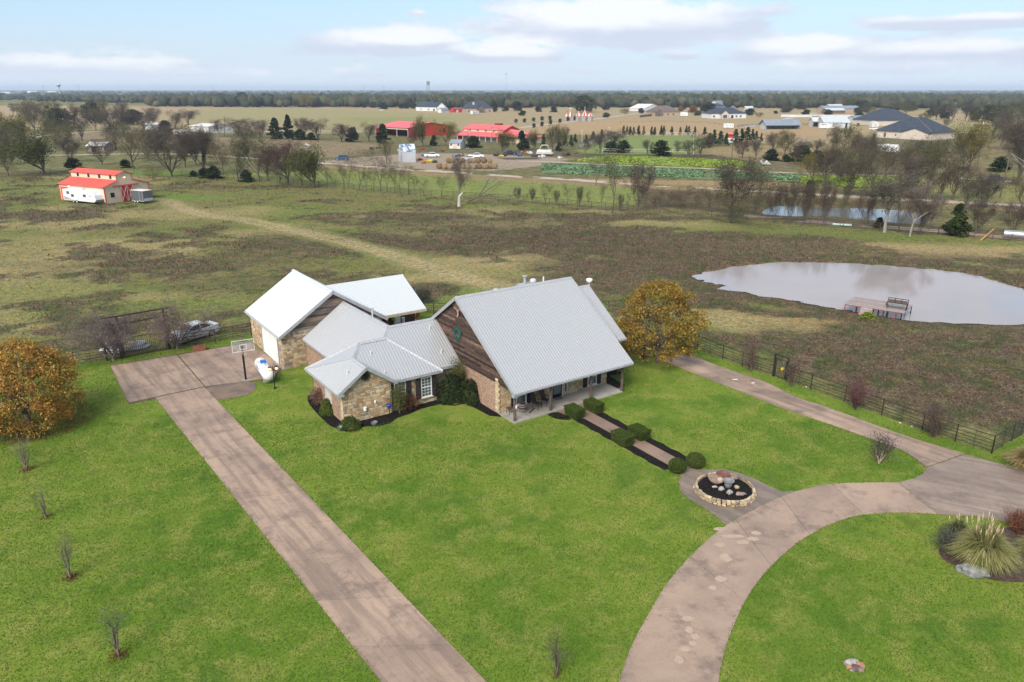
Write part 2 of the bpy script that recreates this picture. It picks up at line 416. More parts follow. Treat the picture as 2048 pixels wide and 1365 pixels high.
area([(-400,248),(420,258),(420,263),(-400,268)],(.14,.18,.06),.7,4,6)
area([(-2400,246),(440,262),(620,268),(940,262),(1060,268),(1110,262),(1250,270),(1500,285),(1700,300),(1760,262),(2900,270),(2900,238),(1500,215),(-2400,205)],(.290,.232,.138),.9,8,14,weed=.05)
area([(380,220),(560,215),(830,226),(960,232),(900,248),(700,254),(520,246),(380,240)],(.235,.225,.105),.8,10,25,weed=0)
area([(690,236),(900,235),(860,247),(700,246)],(.17,.20,.07),.6,8,20)
area([(540,251),(700,249),(860,262),(760,275),(600,262)],(.20,.20,.095),.6,8,20)
area([(-2400,229),(-100,214),(400,216),(400,222),(100,230),(-2400,240)],(.33,.24,.15),.6,8,30)
area([(1040,252),(1250,240),(1480,246),(1700,262),(1540,283),(1250,272),(1060,268)],(.32,.225,.130),.75,6,10,weed=0)
area([(1150,302),(1255,272),(1385,272),(1420,282),(1400,300),(1370,308),(1190,311)],(.145,.200,.065),.95,1.5,4,weed=.05)
area([(1400,297),(1520,290),(1640,290),(1760,300),(1720,322),(1540,326),(1420,316)],(.27,.21,.11),.8,4,8,weed=.25)
area([(1160,308),(1420,310),(1520,325),(1640,327),(1640,331),(1510,330),(1400,318),(1150,315)],(.095,.085,.045),.9,1.5,4,weed=.6)
area([(640,322),(760,312),(860,306),(1000,310),(1140,318),(1090,331),(990,342),(860,340),(740,331),(650,328)],(.27,.225,.185),.92,2,5,weed=.1)
area([(720,300),(900,296),(1130,302),(1135,314),(1000,309),(860,305),(730,309)],(.12,.10,.065),.8,2,5,weed=.5)
area([(870,297),(960,296),(990,305),(890,307)],(.15,.17,.06),.7,1,3)
area([(990,316),(1080,315),(1080,319),(1010,320)],(.045,.04,.035),.9,.8,2)
area([(640,330),(800,341),(1030,355),(1180,364),(1420,378),(1700,392),(2048,408),(2048,424),(1700,400),(1400,386),(1180,372),(1000,362),(800,349),(640,337)],(.225,.170,.095),.8,1.5,4,weed=.15)
area([(1180,358),(1420,362),(1600,367),(1590,381),(1420,375),(1180,363)],(.26,.185,.10),.9,1,2,weed=.1)
area([(1290,376),(1520,395),(1850,405),(1850,425),(1520,410),(1480,425),(1400,420),(1290,410)],(.145,.105,.055),.9,2,6,weed=.7)
area([(1500,408),(1860,412),(1870,452),(1700,447),(1500,436)],(.11,.085,.045),.9,2,3,weed=.6)
area([(1540,322),(1700,325),(1850,335),(1840,352),(1650,350),(1540,342)],(.165,.140,.085),.8,2,5,weed=.4)
area([(1850,340),(2300,350),(2300,420),(1850,398)],(.175,.180,.065),.9,2,6,weed=.1)
area([(1890,325),(1990,325),(1990,352),(1890,350)],(.20,.165,.08),.7,2,4,weed=.2)
area([(1850,250),(2100,255),(2100,272),(1850,268)],(.18,.20,.08),.8,5,9)
area([(1850,275),(2048,285),(2048,325),(1900,322)],(.24,.19,.10),.8,5,9)
area([(1560,248),(1760,250),(1780,262),(1700,262),(1560,262)],(.30,.22,.12),.8,3,5)
area([(1700,246),(1760,246),(1765,252),(1700,252)],(.13,.18,.06),.8,3,5)
# dull woods all the way to the horizon
fw = sst(Y+0*X+(fbm(X,Y,300)-.5)*500,1650,1950); lerp(fw,(.055,.068,.034))
lerp(sst(fbm(X+9999,Y,700),.60,.68)*fw*.5,(.20,.17,.11)); Wd *= (1-fw)
Wd = np.where(Y > 500,Wd*.4,Wd)
# the wheel-worn track across the pasture: two pale ruts
trk = smooth(GP([(330,400),(400,428),(470,437),(520,446),(600,464),(700,487),(800,516),(880,541),(960,563),(1040,588)]),8)
dt = pdist(X,Y,trk,False)+(fbm(X,Y,2.5)-.5)*1.2
lerp(sst(-dt,-3.6,-1.6)*.60,(.21,.20,.09)); lerp(sst(-np.abs(dt-.9),-.9,-.1)*.75,(.34,.27,.17)); Wd -= sst(-dt,-4.5,-2)*.9
# under the left oak the turf is littered brown and under the lawn it is plain soil-green
Wd = np.clip(Wd,0,1.15)
Z = np.zeros(X.shape)
for P,d,ins in ((pond,dp,ip),(pond2,dp2,ip2)):
    sdn = np.where(ins,-d,d); bank = 1.6+1.6*vnoise(X,Y,5)
    Z = np.where(sdn < bank,np.where(sdn > 0,POND_Z*(1-sdn/bank),POND_Z-np.clip(-sdn*.45,0,.8)),Z)
# low relief in the rough pasture only
prot = inpoly(X,Y,lawn_poly); dl = pdist(X,Y,lawn_poly)
rel = np.where(prot,0,np.clip(dl/6,0,1))*np.clip((260-Y)/30,0,1)*np.clip((np.where(ip | ip2,0,np.minimum(dp,dp2))-3)/5,0,1)
Z += rel*((fbm(X,Y,5,3)-.5)*.30)
Cc = np.concatenate([C.reshape(-1,3),np.clip(Wd,0,1).reshape(-1,1)],1)
idx = np.arange(nx*ny).reshape(ny,nx)
F = np.stack([idx[:-1,:-1],idx[:-1,1:],idx[1:,1:],idx[1:,:-1]],-1).reshape(-1,4)
gm = bpy.data.materials.new('ground_cover'); gm.use_nodes = True
def build_ground_mat():
    g = NT(gm.node_tree); b = g.n['Principled BSDF']; b.inputs['Roughness'].default_value = .95; b.inputs['Specular IOR Level'].default_value = .1
    at = g.new('ShaderNodeAttribute',attribute_name='Col'); pos = g.new('ShaderNodeNewGeometry').outputs['Position']
    a = g.noise(pos,.32,4,.6,.6); c = g.noise(pos,1.25,4,.65,.4); d = g.noise(pos,5.0,3,.6)
    w = g.m('ADD',g.m('MULTIPLY',a,.30),g.m('ADD',g.m('MULTIPLY',c,.40),g.m('MULTIPLY',d,.30)))
    wk = g.m('MULTIPLY',at.outputs['Alpha'],.30)
    wm = g.ss(g.m('ADD',w,wk),.57,.68)
    wc = g.mix(g.ss(d,.35,.68),(.052,.038,.028),(.130,.092,.066))
    wc = g.mix(g.ss(a,.45,.6),wc,(.045,.058,.022))
    col = g.mix(g.m('MULTIPLY',wm,.86),at.outputs['Color'],wc)
    hue = g.noise(pos,.6,4,.65); m2 = g.noise(pos,.85,5,.72); col = g.mix(g.ss(m2,.50,.66,0,.36),col,(.066,.070,.024)); col = g.mix(g.ss(m2,.48,.36,0,.5),col,(.20,.195,.075))
    col = g.mix(g.ss(hue,.42,.62,0,.55),col,g.mix(1.0,col,(1.28,1.02,.80,1),'MULTIPLY'))
    k = g.m('MULTIPLY',g.ss(d,.25,.75,.55,1.45),g.ss(g.noise(pos,1.7,5,.7),.28,.72,.58,1.42))
    cb = g.new('ShaderNodeCombineColor'); [g.put(cb.inputs[i],k) for i in range(3)]
    g.put(b.inputs['Base Color'],g.mix(1.0,col,cb.outputs[0],'MULTIPLY'))
    bn = g.new('ShaderNodeBump'); bn.inputs['Distance'].default_value = .30; bn.inputs['Strength'].default_value = .8
    g.put(bn.inputs['Height'],g.m('ADD',g.m('MULTIPLY',c,.8),g.m('MULTIPLY',d,.35))); g.l.new(bn.outputs[0],b.inputs['Normal'])
build_ground_mat()
me = mesh_np('ground',np.stack([X.ravel(),Y.ravel(),Z.ravel()],1),F,gm,C.reshape(-1,3),smooth=True)
c4 = Cc.astype(np.float32); me.color_attributes['Col'].data.foreach_set('color',c4.ravel())
tag(link('ground',me),kind='structure')
def sample_ground(x,y):
    i = np.clip(np.searchsorted(xs,x),0,nx-1); j = np.clip(np.searchsorted(ys,y),0,ny-1); return C[j,i],Wd[j,i],Z[j,i]

# water
def water(name,P,c1,c2,rough,mixf):
    m = bpy.data.materials.new(name); m.use_nodes = True; g = NT(m.node_tree); b = g.n['Principled BSDF']
    pos = g.new('ShaderNodeNewGeometry').outputs['Position']
    g.put(b.inputs['Base Color'],g.mix(g.ss(g.noise(pos,.08,3),.3,.7),c1,c2)); b.inputs['Roughness'].default_value = rough
    b.inputs['IOR'].default_value = 1.33; b.inputs['Specular IOR Level'].default_value = mixf
    bn = g.new('ShaderNodeBump'); bn.inputs['Distance'].default_value = .002; g.put(bn.inputs['Height'],g.noise(pos,1.8,3)); g.l.new(bn.outputs[0],b.inputs['Normal'])
    o = sheet(name,P,POND_Z,m); return o
def grow(P,d):
    cx = sum(p[0] for p in P)/len(P); cy = sum(p[1] for p in P)/len(P)
    return [(p[0]+(p[0]-cx)/math.hypot(p[0]-cx,p[1]-cy)*d,p[1]+(p[1]-cy)/math.hypot(p[0]-cx,p[1]-cy)*d) for p in P]
o = water('pond_water',pond,(.27,.245,.235),(.30,.27,.26),.06,.7)
o = water('back_pond_water',pond2,(.10,.10,.09),(.12,.115,.10),.08,.55)

# ---------------------------------------------------------------- lawn
lm = bpy.data.materials.new('lawn_turf'); lm.use_nodes = True
def lawn_mat():
    g = NT(lm.node_tree); b = g.n['Principled BSDF']; b.inputs['Roughness'].default_value = .95; b.inputs['Specular IOR Level'].default_value = .08
    pos = g.new('ShaderNodeNewGeometry').outputs['Position']
    big = g.noise(pos,.10,4,.6,.3); mid = g.noise(pos,.55,4,.65,.4); fine = g.noise(pos,3.2,4,.7); tiny = g.noise(pos,13,3,.7)
    c = g.mix(g.ss(big,.38,.64),(.132,.188,.025),(.076,.142,.014))
    c = g.mix(g.ss(mid,.42,.68,0,.75),c,(.200,.212,.048))
    c = g.mix(g.ss(fine,.50,.72,0,.55),c,(.045,.085,.010))
    c = g.mix(g.ss(g.noise(pos,.33,3,.6),.54,.70,0,.6),c,(.050,.110,.014))
    k = g.ss(tiny,.28,.74,.74,1.26); cb = g.new('ShaderNodeCombineColor'); [g.put(cb.inputs[i],k) for i in range(3)]
    g.put(b.inputs['Base Color'],g.mix(1.0,c,cb.outputs[0],'MULTIPLY'))
    bn = g.new('ShaderNodeBump'); bn.inputs['Distance'].default_value = .06; bn.inputs['Strength'].default_value = .7
    g.put(bn.inputs['Height'],g.m('ADD',g.m('MULTIPLY',fine,.7),g.m('MULTIPLY',tiny,.4))); g.l.new(bn.outputs[0],b.inputs['Normal'])
lawn_mat()
sheet('lawn',lawn_poly,.02,lm)

# ---------------------------------------------------------------- drives, walk, beds
def conc(name,c1,c2,c3,seam=-.92,stk=.6):
    m = bpy.data.materials.new(name); m.use_nodes = True; g = NT(m.node_tree); b = g.n['Principled BSDF']; b.inputs['Roughness'].default_value = .62; b.inputs['Specular IOR Level'].default_value = .35
    pos = g.new('ShaderNodeNewGeometry').outputs['Position']
    n1 = g.noise(pos,.22,4,.6,.5); n2 = g.noise(pos,.55,6,.72,.1); n3 = g.noise(pos,7,4,.7); n4 = g.noise(pos,30,2,.6)
    c = g.mix(g.ss(n1,.36,.64),c1,c2)
    rt = g.new('ShaderNodeMapping',vector_type='TEXTURE'); g.put(rt.inputs[0],pos); rt.inputs['Rotation'].default_value = (0,0,seam); rt.inputs['Scale'].default_value = (9,.62,1)
    st = g.noise(rt.outputs[0],1.0,5,.65); c = g.mix(g.ss(st,.42,.62,0,stk),c,c3)
    c = g.mix(g.ss(n2,.46,.70,0,.85),c,c3)
    c = g.mix(g.ss(g.noise(pos,.8,6,.75,.1),.56,.74,0,.5),c,tuple(v*.5 for v in c3))
    c = g.mix(g.ss(n3,.55,.72,0,.35),c,tuple(v*.55 for v in c2))
    oi = g.new('ShaderNodeObjectInfo').outputs['Random']
    k = g.m('MULTIPLY',g.ss(n4,.25,.75,.86,1.14),g.m('ADD',g.m('MULTIPLY',oi,.16),.92)); cb = g.new('ShaderNodeCombineColor'); [g.put(cb.inputs[i],k) for i in range(3)]
    g.put(b.inputs['Base Color'],g.mix(1.0,c,cb.outputs[0],'MULTIPLY'))
    bn = g.new('ShaderNodeBump'); bn.inputs['Distance'].default_value = .008; g.put(bn.inputs['Height'],n3); g.l.new(bn.outputs[0],b.inputs['Normal'])
    return m
CONC = conc('drive_concrete',(.350,.250,.180),(.280,.200,.148),(.150,.108,.086))
CONC_W = conc('walk_concrete',(.235,.160,.115),(.205,.140,.105),(.150,.105,.082))
CONC_R = conc('circle_drive_concrete',(.325,.235,.172),(.255,.185,.140),(.150,.108,.088),seam=-2.3,stk=.0)
CONC_G = conc('gravelly_concrete',(.290,.222,.172),(.215,.165,.132),(.140,.105,.085),seam=-.45)
CONC_L = conc('pale_concrete',(.36,.335,.30),(.31,.29,.26),(.235,.215,.19))
SOIL = M('dark_soil',(.07,.05,.036),(.11,.08,.055),3,.95,world=True)
MULCH = M('black_mulch',(.007,.006,.006),(.022,.018,.016),9,.95,bump=.03,bscale=16,world=True,lo=.4,hi=.7,spec=.1)
PADZ = .060
def slabs(root,A,B,mat,step,gap=.03,thick=.05,z=PADZ,name='slab'):
    """two edge polylines with equal point counts -> concrete bays"""
    n = len(A); L = [0.0]
    for i in range(n-1):
        L.append(L[-1]+(math.dist(A[i],A[i+1])+math.dist(B[i],B[i+1]))/2)
    def at(P,s):
        for i in range(n-1):
            if s <= L[i+1]+1e-9:
                t = (s-L[i])/(L[i+1]-L[i]); return (P[i][0]*(1-t)+P[i+1][0]*t,P[i][1]*(1-t)+P[i+1][1]*t)
        return P[-1]
    N = max(1,round(L[-1]/step)); st = L[-1]/N
    for k in range(N):
        s0,s1 = k*st+gap/2,(k+1)*st-gap/2; q = max(2,int(st/.9)+1)
        a = [at(A,s0+(s1-s0)*i/(q-1)) for i in range(q)]; b = [at(B,s0+(s1-s0)*i/(q-1)) for i in range(q)]
        P = a+b[::-1]
        o = sheet(name,P,z,mat,kind=None,thick=thick)
        if 'kind' in o: del o['kind']
        o.parent = root
def ground_group(name):
    e = empty(name); e['kind'] = 'structure'; return e
# left drive
dl0,dl1,dr0,dr1 = G(311,797),G(762,1365),G(409,776),G(972,1365)
def ext(a,b,t): return (a[0]+(b[0]-a[0])*t,a[1]+(b[1]-a[1])*t)
droot = ground_group('driveway')
sheet('soil_bed',[ext(dl0,dl1,-.02),ext(dr0,dr1,-.02),ext(dr0,dr1,1.45),ext(dl0,dl1,1.45)],.028,SOIL).parent = droot
nA = 12
slabs(droot,[ext(dl0,dl1,1.45*i/nA) for i in range(nA+1)],[ext(dr0,dr1,1.45*i/nA) for i in range(nA+1)],CONC,4.3)
# parking pad in front of the garage
pads = [[(221,733),(354,712),(408,774.5),(310,795),(257,807)],[(357,711.5),(502,686),(528,706),(561,737),(546,757),(512,761),(491,764),(411,774)],[(258,808.5),(310,797.5),(316,807),(297,808)]]
proot = ground_group('parking_pad')
sheet('soil_bed',GP([(219,731.5),(502,684),(565,738),(546,759),(412,778),(312,799),(258,809.5)]),.024,SOIL).parent = proot
for i,P in enumerate(pads[:2]):
    o = sheet('slab',GP(P),PADZ,CONC,thick=.05); del o['kind']; o.parent = proot
o = sheet('slab',GP([(524,699),(531,696),(574,739),(564,741)]),PADZ+.03,CONC_L,thick=.08); del o['kind']; o.parent = proot
sheet('bare_mud_patch',smooth(GP([(411,779),(440,772),(491,764),(508,768),(512,776),(498,789),(465,797),(430,799)]),4,True),.036,M('mud_patch',(.19,.125,.085),(.11,.09,.08),.9,.7,world=True,bump=.02))
# right-hand drive along the fence, joining the circle
up = GP([(1374,707),(1440,735),(1528,764),(1594,797),(1640,811),(1719,840),(1798,869),(1864,890),(1930,909)])
dn = GP([(1319,720),(1374,742),(1462,777),(1530,804),(1572,820),(1640,843),(1745,880),(1810,904),(1852,936)])
sroot = ground_group('side_drive')
sheet('soil_bed',up+dn[::-1],.026,SOIL).parent = sroot
slabs(sroot,smooth(up,4),smooth(dn,4),CONC,5.2)
junction = GP([(1852,937),(1930,910.5),(2009,932),(2048,940),(2300,985),(2500,1130),(2048,1048),(2016,1045),(1959,1035),(1874,1029.5),(1795,966.8),(1830,958),(1850,946)])
o = sheet('drive_apron',junction,PADZ,CONC_G,thick=.05)
outer = GP([(1795,966.8),(1735,967),(1660,970),(1600,982),(1548,1002),(1500,1025),(1453,1052),(1400,1095),(1340,1160),(1300,1225),(1262,1295),(1238,1365),(1215,1450),(1200,1560)])
inner = GP([(1874,1029.5),(1800,1026),(1722,1031),(1660,1050),(1605,1080),(1565,1112),(1530,1147),(1498,1190),(1475,1235),(1455,1285),(1444,1325),(1437,1365),(1436,1450),(1440,1560)])
croot = ground_group('circular_drive')
o = sheet('soil_bed',smooth(outer,4)+smooth(inner,4)[::-1],.024,SOIL); o.parent = croot
slabs(croot,smooth(outer,4),smooth(inner,4),CONC_R,4.6)
# pale sand streaks worn into the circular drive
pale = M('pale_sand_wash',(.385,.290,.215),(.34,.255,.19),5,.8,world=True)
rs = random.Random(5)
for px,py,rx,ry in [(1462,1075,.8,.10),(1485,1087,.5,.10),(1440,1092,.45,.13),(1505,1080,.4,.07),(1512,1068,.35,.06),(1452,1118,.35,.3),(1440,1160,.4,.2),(1425,1178,.25,.12),(1375,1240,.35,.12),(1378,1262,.22,.2),(1390,1275,.25,.09),(1370,1300,.3,.12),(1358,1322,.25,.22),(1385,1290,.2,.07),(1440,1060,.5,.07)]:
    c = G(px,py); rx *= .8; ry = max(ry,.16)*1.2; P = [(c[0]+rx*math.cos(t)*(1+.5*rs.uniform(-.5,.5)),c[1]+ry*math.sin(t)*(1+.5*rs.uniform(-.5,.5))) for t in [i*math.pi/8 for i in range(16)]]
    s_ = sheet('sand_streak',smooth(P,2,True),PADZ+.004,pale); s_.parent = croot
    if 'kind' in s_: del s_['kind']
# walk, its mulch strips and the round apron about the stone ring
w0,w1 = G(1173,831),G(1355,930)
wl = math.dist(w0,w1); wd = ((w1[0]-w0[0])/wl,(w1[1]-w0[1])/wl); wn = (-wd[1],wd[0])
def wk(t,s): return (w0[0]+wd[0]*t+wn[0]*s,w0[1]+wd[1]*t+wn[1]*s)
wroot = ground_group('front_walk')
slabs(wroot,[wk(0,.58),wk(wl+.1,.58)],[wk(0,-.58),wk(wl+.1,-.58)],CONC_W,1.75,.02)
o = sheet('slab',smooth(GP([(1104,826),(1117,826),(1136,832),(1172,839),(1184,829),(1176,818),(1180,806),(1150,812),(1120,820)]),3,True),PADZ-.004,CONC_W,thick=.05); del o['kind']; o.parent = wroot
for s0,s1,a,b in ((.60,1.35,.3,wl),(-.60,-1.35,.3,wl+.1)):
    P = [wk(a+(b-a)*i/20,s0) for i in range(21)]+[wk(a+(b-a)*i/20,s1+.06*math.sin(i*1.9)*(-1 if s1 < 0 else 1)) for i in range(20,-1,-1)]
    sheet('mulch_bed',P,.045,MULCH,thick=.03)
sheet('mulch_bed',smooth(GP([(1094,828),(1104,826),(1117,826),(1140,836),(1137,841),(1110,838)]),3,True),.045,MULCH,thick=.03)
ap = GP([(1372,931),(1392,940),(1414,940.5),(1450,940),(1482,949),(1511,960),(1536,973),(1562,985),(1600,983),(1548,1003.5),(1500,1026.5),(1454,1053),(1426,1030),(1403,1014),(1376,998),(1360,982),(1357,965),(1362,948)])
o = sheet('circle_apron',ap,PADZ-.012,conc('apron_concrete',(.22,.17,.13),(.16,.13,.105),(.11,.09,.075)),thick=.05)
# house beds
def LB(L): return [Wp(u,v)[:2] for u,v in L]
sheet('mulch_bed',smooth(LB([(-10.6,13.8),(-11.2,13.4),(-11.5,11.5),(-11.6,9),(-11.5,7.2),(-10.6,6.3),(-10.4,7.3)]),3,True),.036,MULCH)
sheet('mulch_bed',LB([(-11.4,6.9),(-11.0,5.9),(-9.4,5.95),(-8.6,5.4),(-7.6,5.45),(-6.8,6.0),(-5.6,6.15),(-4.5,6.5),(-2.6,6.45),(-1.2,6.0),(-.9,4.2),(-.75,2.3),(-.1,1.6),(0.02,2.0),(.02,8.2),(-2.5,8.2),(-2.5,7.5),(-10.5,7.5)]),.038,MULCH)
sheet('mulch_bed',LB([(11.05,.9),(12.2,1.0),(12.6,3.5),(14.1,3.2),(14.1,8),(11.05,8)]),.036,MULCH)
# ---------------------------------------------------------------- country roads and crops
def road(name,L,w,mat,z=.03,jit=.25):
    P = smooth(GP(L),5); a = []; b = []; rr = random.Random(len(L))
    for i,p in enumerate(P):
        q = P[min(i+1,len(P)-1)]; r = P[max(i-1,0)]; dx,dy = q[0]-r[0],q[1]-r[1]; l = math.hypot(dx,dy)
        n = (-dy/l,dx/l); k = w/2*(1+rr.uniform(-jit,jit)*.5)
        a.append((p[0]+n[0]*k,p[1]+n[1]*k)); b.append((p[0]-n[0]*k,p[1]-n[1]*k))
    vs = [(*p,z) for p in a]+[(*p,z) for p in b]; n = len(P)
    return tag(MB().add(vs,[(i,i+n,i+n+1,i+1) for i in range(n-1)]).build(name,mat),kind='structure')
DIRT = M('pale_dirt',(.42,.34,.27),(.33,.26,.20),.35,.95,world=True,bump=.03)
DIRTR = M('pinkish_dirt',(.30,.215,.17),(.22,.155,.12),.5,.95,world=True,bump=.03)
PAVE = M('pale_paving',(.36,.35,.32),(.30,.29,.27),.1,.9,world=True)
road('dirt_road',[(560,322),(664,328),(707,331.5),(802,339),(904,345),(1027,353.5),(1140,359.5),(1182,363),(1285,370),(1408,377),(1500,382),(1583,387),(1706,394),(1858,402),(2048,412),(2500,430)],4.6,DIRT)
road('pond_road',[(1400,423),(1470,429),(1533,436),(1651,446),(1760,454),(1876,463),(2048,478),(2400,505)],3.6,DIRTR)
road('crop_path',[(1040,323),(1100,324.5),(1211,329.5),(1320,334),(1430,338.5),(1500,343),(1640,348),(1800,352)],2.4,DIRT)
road('farm_lane',[(1040,256),(1080,251),(1110,247.5),(1180,240),(1240,232),(1290,225),(1330,216)],5,PAVE)
road('lane',[(-300,283),(0,284),(100,271),(230,262),(330,268),(640,262),(900,268)],4,PAVE)
road('barn_lane',[(-200,308),(80,311),(210,309),(330,308),(430,312),(560,322)],3.5,DIRT)
road('house_lane',[(1480,256),(1540,246),(1600,232),(1660,222),(1700,214)],6,PAVE)
road('right_lane',[(1860,260),(1920,265),(2048,268),(2300,275)],6,PAVE)
road('field_road',[(1880,356),(1960,360),(2060,366),(2300,374)],3.5,DIRT)
def crop(name,L,c1,c2,c3,seed,hgt=.35,n=9000):
    P = GP(L); sheet(name+'_soil',P,.018,M(name+'_soil',c1,c2,.8,.95,world=True,bump=.08,bscale=1.5))
    r = np.random.RandomState(seed); x0,x1 = min(p[0] for p in P),max(p[0] for p in P); y0,y1 = min(p[1] for p in P),max(p[1] for p in P)
    x = r.uniform(x0,x1,n*3); y = r.uniform(y0,y1,n*3); k = inpoly(x,y,P) & (fbm(x,y,6) > .40); x,y = x[k][:n],y[k][:n]; n = len(x)
    V = np.zeros((n,4,3)); a = r.rand(n)*6.28; s_ = r.uniform(.14,.34,n); h = hgt*r.uniform(.5,1.2,n)
    for j,(dx,dz) in enumerate(((-1,.1),(1,.1),(.7,1),(-.7,.9))):
        V[:,j,0] = x+np.cos(a)*dx*s_+(dz > .5)*np.sin(a)*.3; V[:,j,1] = y+np.sin(a)*dx*s_-(dz > .5)*np.cos(a)*.3; V[:,j,2] = dz*h
    cols = np.array(c1)[None]*(1-r.rand(n,1))+np.array(c3)[None]*r.rand(n,1)
    me = mesh_np(name,V.reshape(-1,3),np.arange(4*n).reshape(-1,4),attr_mat('crop_leaf'),np.repeat(cols,4,0))
    tag(link(name,me),kind='stuff')
crop('yellow_green_crop',[(1141,322),(1175,316),(1207,312),(1305,314),(1400,318),(1490,323),(1530,330),(1510,336),(1424,335.5),(1285,331.5),(1211,328)],(.17,.235,.030),(.13,.19,.028),(.20,.27,.035),3,hgt=.2,n=16000)
crop('blue_green_crop',[(1085,327),(1203,331),(1285,334),(1500,345),(1610,351),(1594,366),(1500,361),(1408,358),(1285,355),(1180,352),(1080,345)],(.10,.165,.075),(.085,.145,.055),(.13,.205,.105),4,hgt=.22,n=20000)
crop('right_crop',[(1604,353),(1700,351),(1840,356),(1842,373),(1700,376),(1596,367)],(.16,.215,.032),(.13,.175,.03),(.19,.25,.035),5,hgt=.2,n=12000)
# ================================================================ BUILDINGS
GALV = M('galvanised_roof',(.455,.46,.47),None,.9,.36,.45)
GALVN = M('bright_metal_roof',(.52,.55,.565),None,.6,.42,.2)
TRIMG = M('galvanised_trim',(.42,.43,.45),(.36,.37,.39),3,.45,.3)
MORTAR = M('mortar',(.42,.35,.26),(.32,.26,.19),6,.95,bump=.01)
MORTARG = M('garage_mortar',(.40,.345,.27),(.31,.265,.21),6,.95,bump=.01)
STC = [((.42,.30,.165),(.34,.24,.13)),((.50,.39,.24),(.43,.33,.20)),((.36,.215,.095),(.28,.165,.08)),((.47,.38,.265),(.37,.30,.21)),((.27,.205,.145),(.21,.155,.11)),
       ((.54,.445,.30),(.47,.38,.25)),((.33,.27,.21),(.25,.205,.165)),((.44,.27,.13),(.36,.22,.11))]
STM = [M('limestone_%d' % i,a,b,5,.9,bump=.02,bscale=9,rand=.12) for i,(a,b) in enumerate(STC)]
def stone_proto():
    out = []
    for s in range(7):
        rr = random.Random(s); m = MB(); j = lambda a: rr.uniform(-a,a)
        # unit stone: x,z in -.5..+.5, outward -y, chipped corners
        fr = []
        for x,z in ((-.5,-.5),(.5,-.5),(.5,.5),(-.5,.5)):
            fr.append((x*(1-abs(j(.10))),z*(1-abs(j(.14)))))
        vs = [(x,0,z) for x,z in fr]+[(x*.90+j(.03),-1+j(.2),z*.86+j(.04)) for x,z in fr]
        m.add(vs,[(4,5,6,7),(0,1,5,4),(1,2,6,5),(2,3,7,6),(3,0,4,7)]); out.append(m)
    return out
SP_ = stone_proto(); SMESH = {}
def stone_mesh(i,k):
    if (i,k) not in SMESH: SMESH[(i,k)] = SP_[i].mesh('stone',STM[k])
    return SMESH[(i,k)]
def stone_wall(root,p0,p1,top,holes=(),rng=None,budget=999,rows=(.17,.34),wid=(.22,.62),y_out=.045,wts=(4,5,2,4,1,4,1,2),bottom=0.0,tall=.12):
    """courses of rough stones on the outside of a wall running p0 -> p1 (outward = right-hand side); top(s) is the wall's height"""
    L = math.dist(p0,p1); dx,dy = (p1[0]-p0[0])/L,(p1[1]-p0[1])/L; ang = math.atan2(dy,dx); z = bottom; n = 0; rest = MB()
    ks = [i for i,w in enumerate(wts) for _ in range(w)]; done = []
    while z < 9:
        h = rng.uniform(*rows); s = 0; any_ = False
        while s < L-.05:
            w = min(rng.uniform(*wid),L-s)
            if L-s-w < .14: w = L-s
            zt = min(top(s+.02),top(s+w-.02)); hh = min(h,zt-z)
            if hh > .07 and w > .1:
                any_ = True; cut = False
                for (a,b,c,d) in holes:
                    if s < b and s+w > a and z < d and z+hh > c: cut = True
                pieces = [(s,w,z,hh)]
                if cut:
                    pieces = []
                    for (a,b,c,d) in holes:
                        if s < b and s+w > a and z < d and z+hh > c:
                            if a-s > .10: pieces.append((s,a-s,z,hh))
                            elif s+w-b > .10: pieces.append((b,s+w-b,z,hh))
                            break
                elif hh > .24 and w > .3 and rng.random() < .4: pieces = [(s,w,z,hh*.5),(s,w*.55,z+hh*.5,hh*.5),(s+w*.55,w*.45,z+hh*.5,hh*.5)]
                elif hh > .2 and w > .38 and rng.random() < tall: pieces = [(s,w*.5,z,hh),(s+w*.5,w*.5,z,hh)]
                for (a,b,c,d) in pieces:
                    if any(a < q[1] and a+b > q[0] and c < q[3] and c+d > q[2] for q in holes): continue
                    cx = p0[0]+dx*(a+b/2); cy = p0[1]+dy*(a+b/2); k = rng.choice(ks); i = rng.randrange(7); sc = (b-.022,y_out*rng.uniform(.6,1.2),d-.02)
                    if n < budget:
                        o = link('stone',stone_mesh(i,k),root,(cx,cy,c+d/2)); o.rotation_euler.z = ang; o.scale = sc
                    else:
                        mt = Matrix.Translation((cx,cy,c+d/2)) @ Matrix.Rotation(ang,4,'Z') @ Matrix.Diagonal((*sc,1))
                        rest.add([mt @ Vector(v) for v in SP_[i].v],SP_[i].f)
                        REST.setdefault(id(root),[]).append((k,len(SP_[i].f)))
                    n += 1
            s += w
        z += h
        if not any_: break
    if rest.v:
        o = rest.build('stonework',STM[1],root); o['kind'] = 'stuff'
        for k in range(8):
            if k != 1: o.data.materials.append(STM[k])
        mp = {1: 0}; q = 1
        for k in range(8):
            if k != 1: mp[k] = q; q += 1
        mi = []
        for k,c in REST.pop(id(root)): mi += [mp[k]]*c
        o.data.polygons.foreach_set('material_index',mi)
    return n
REST = {}
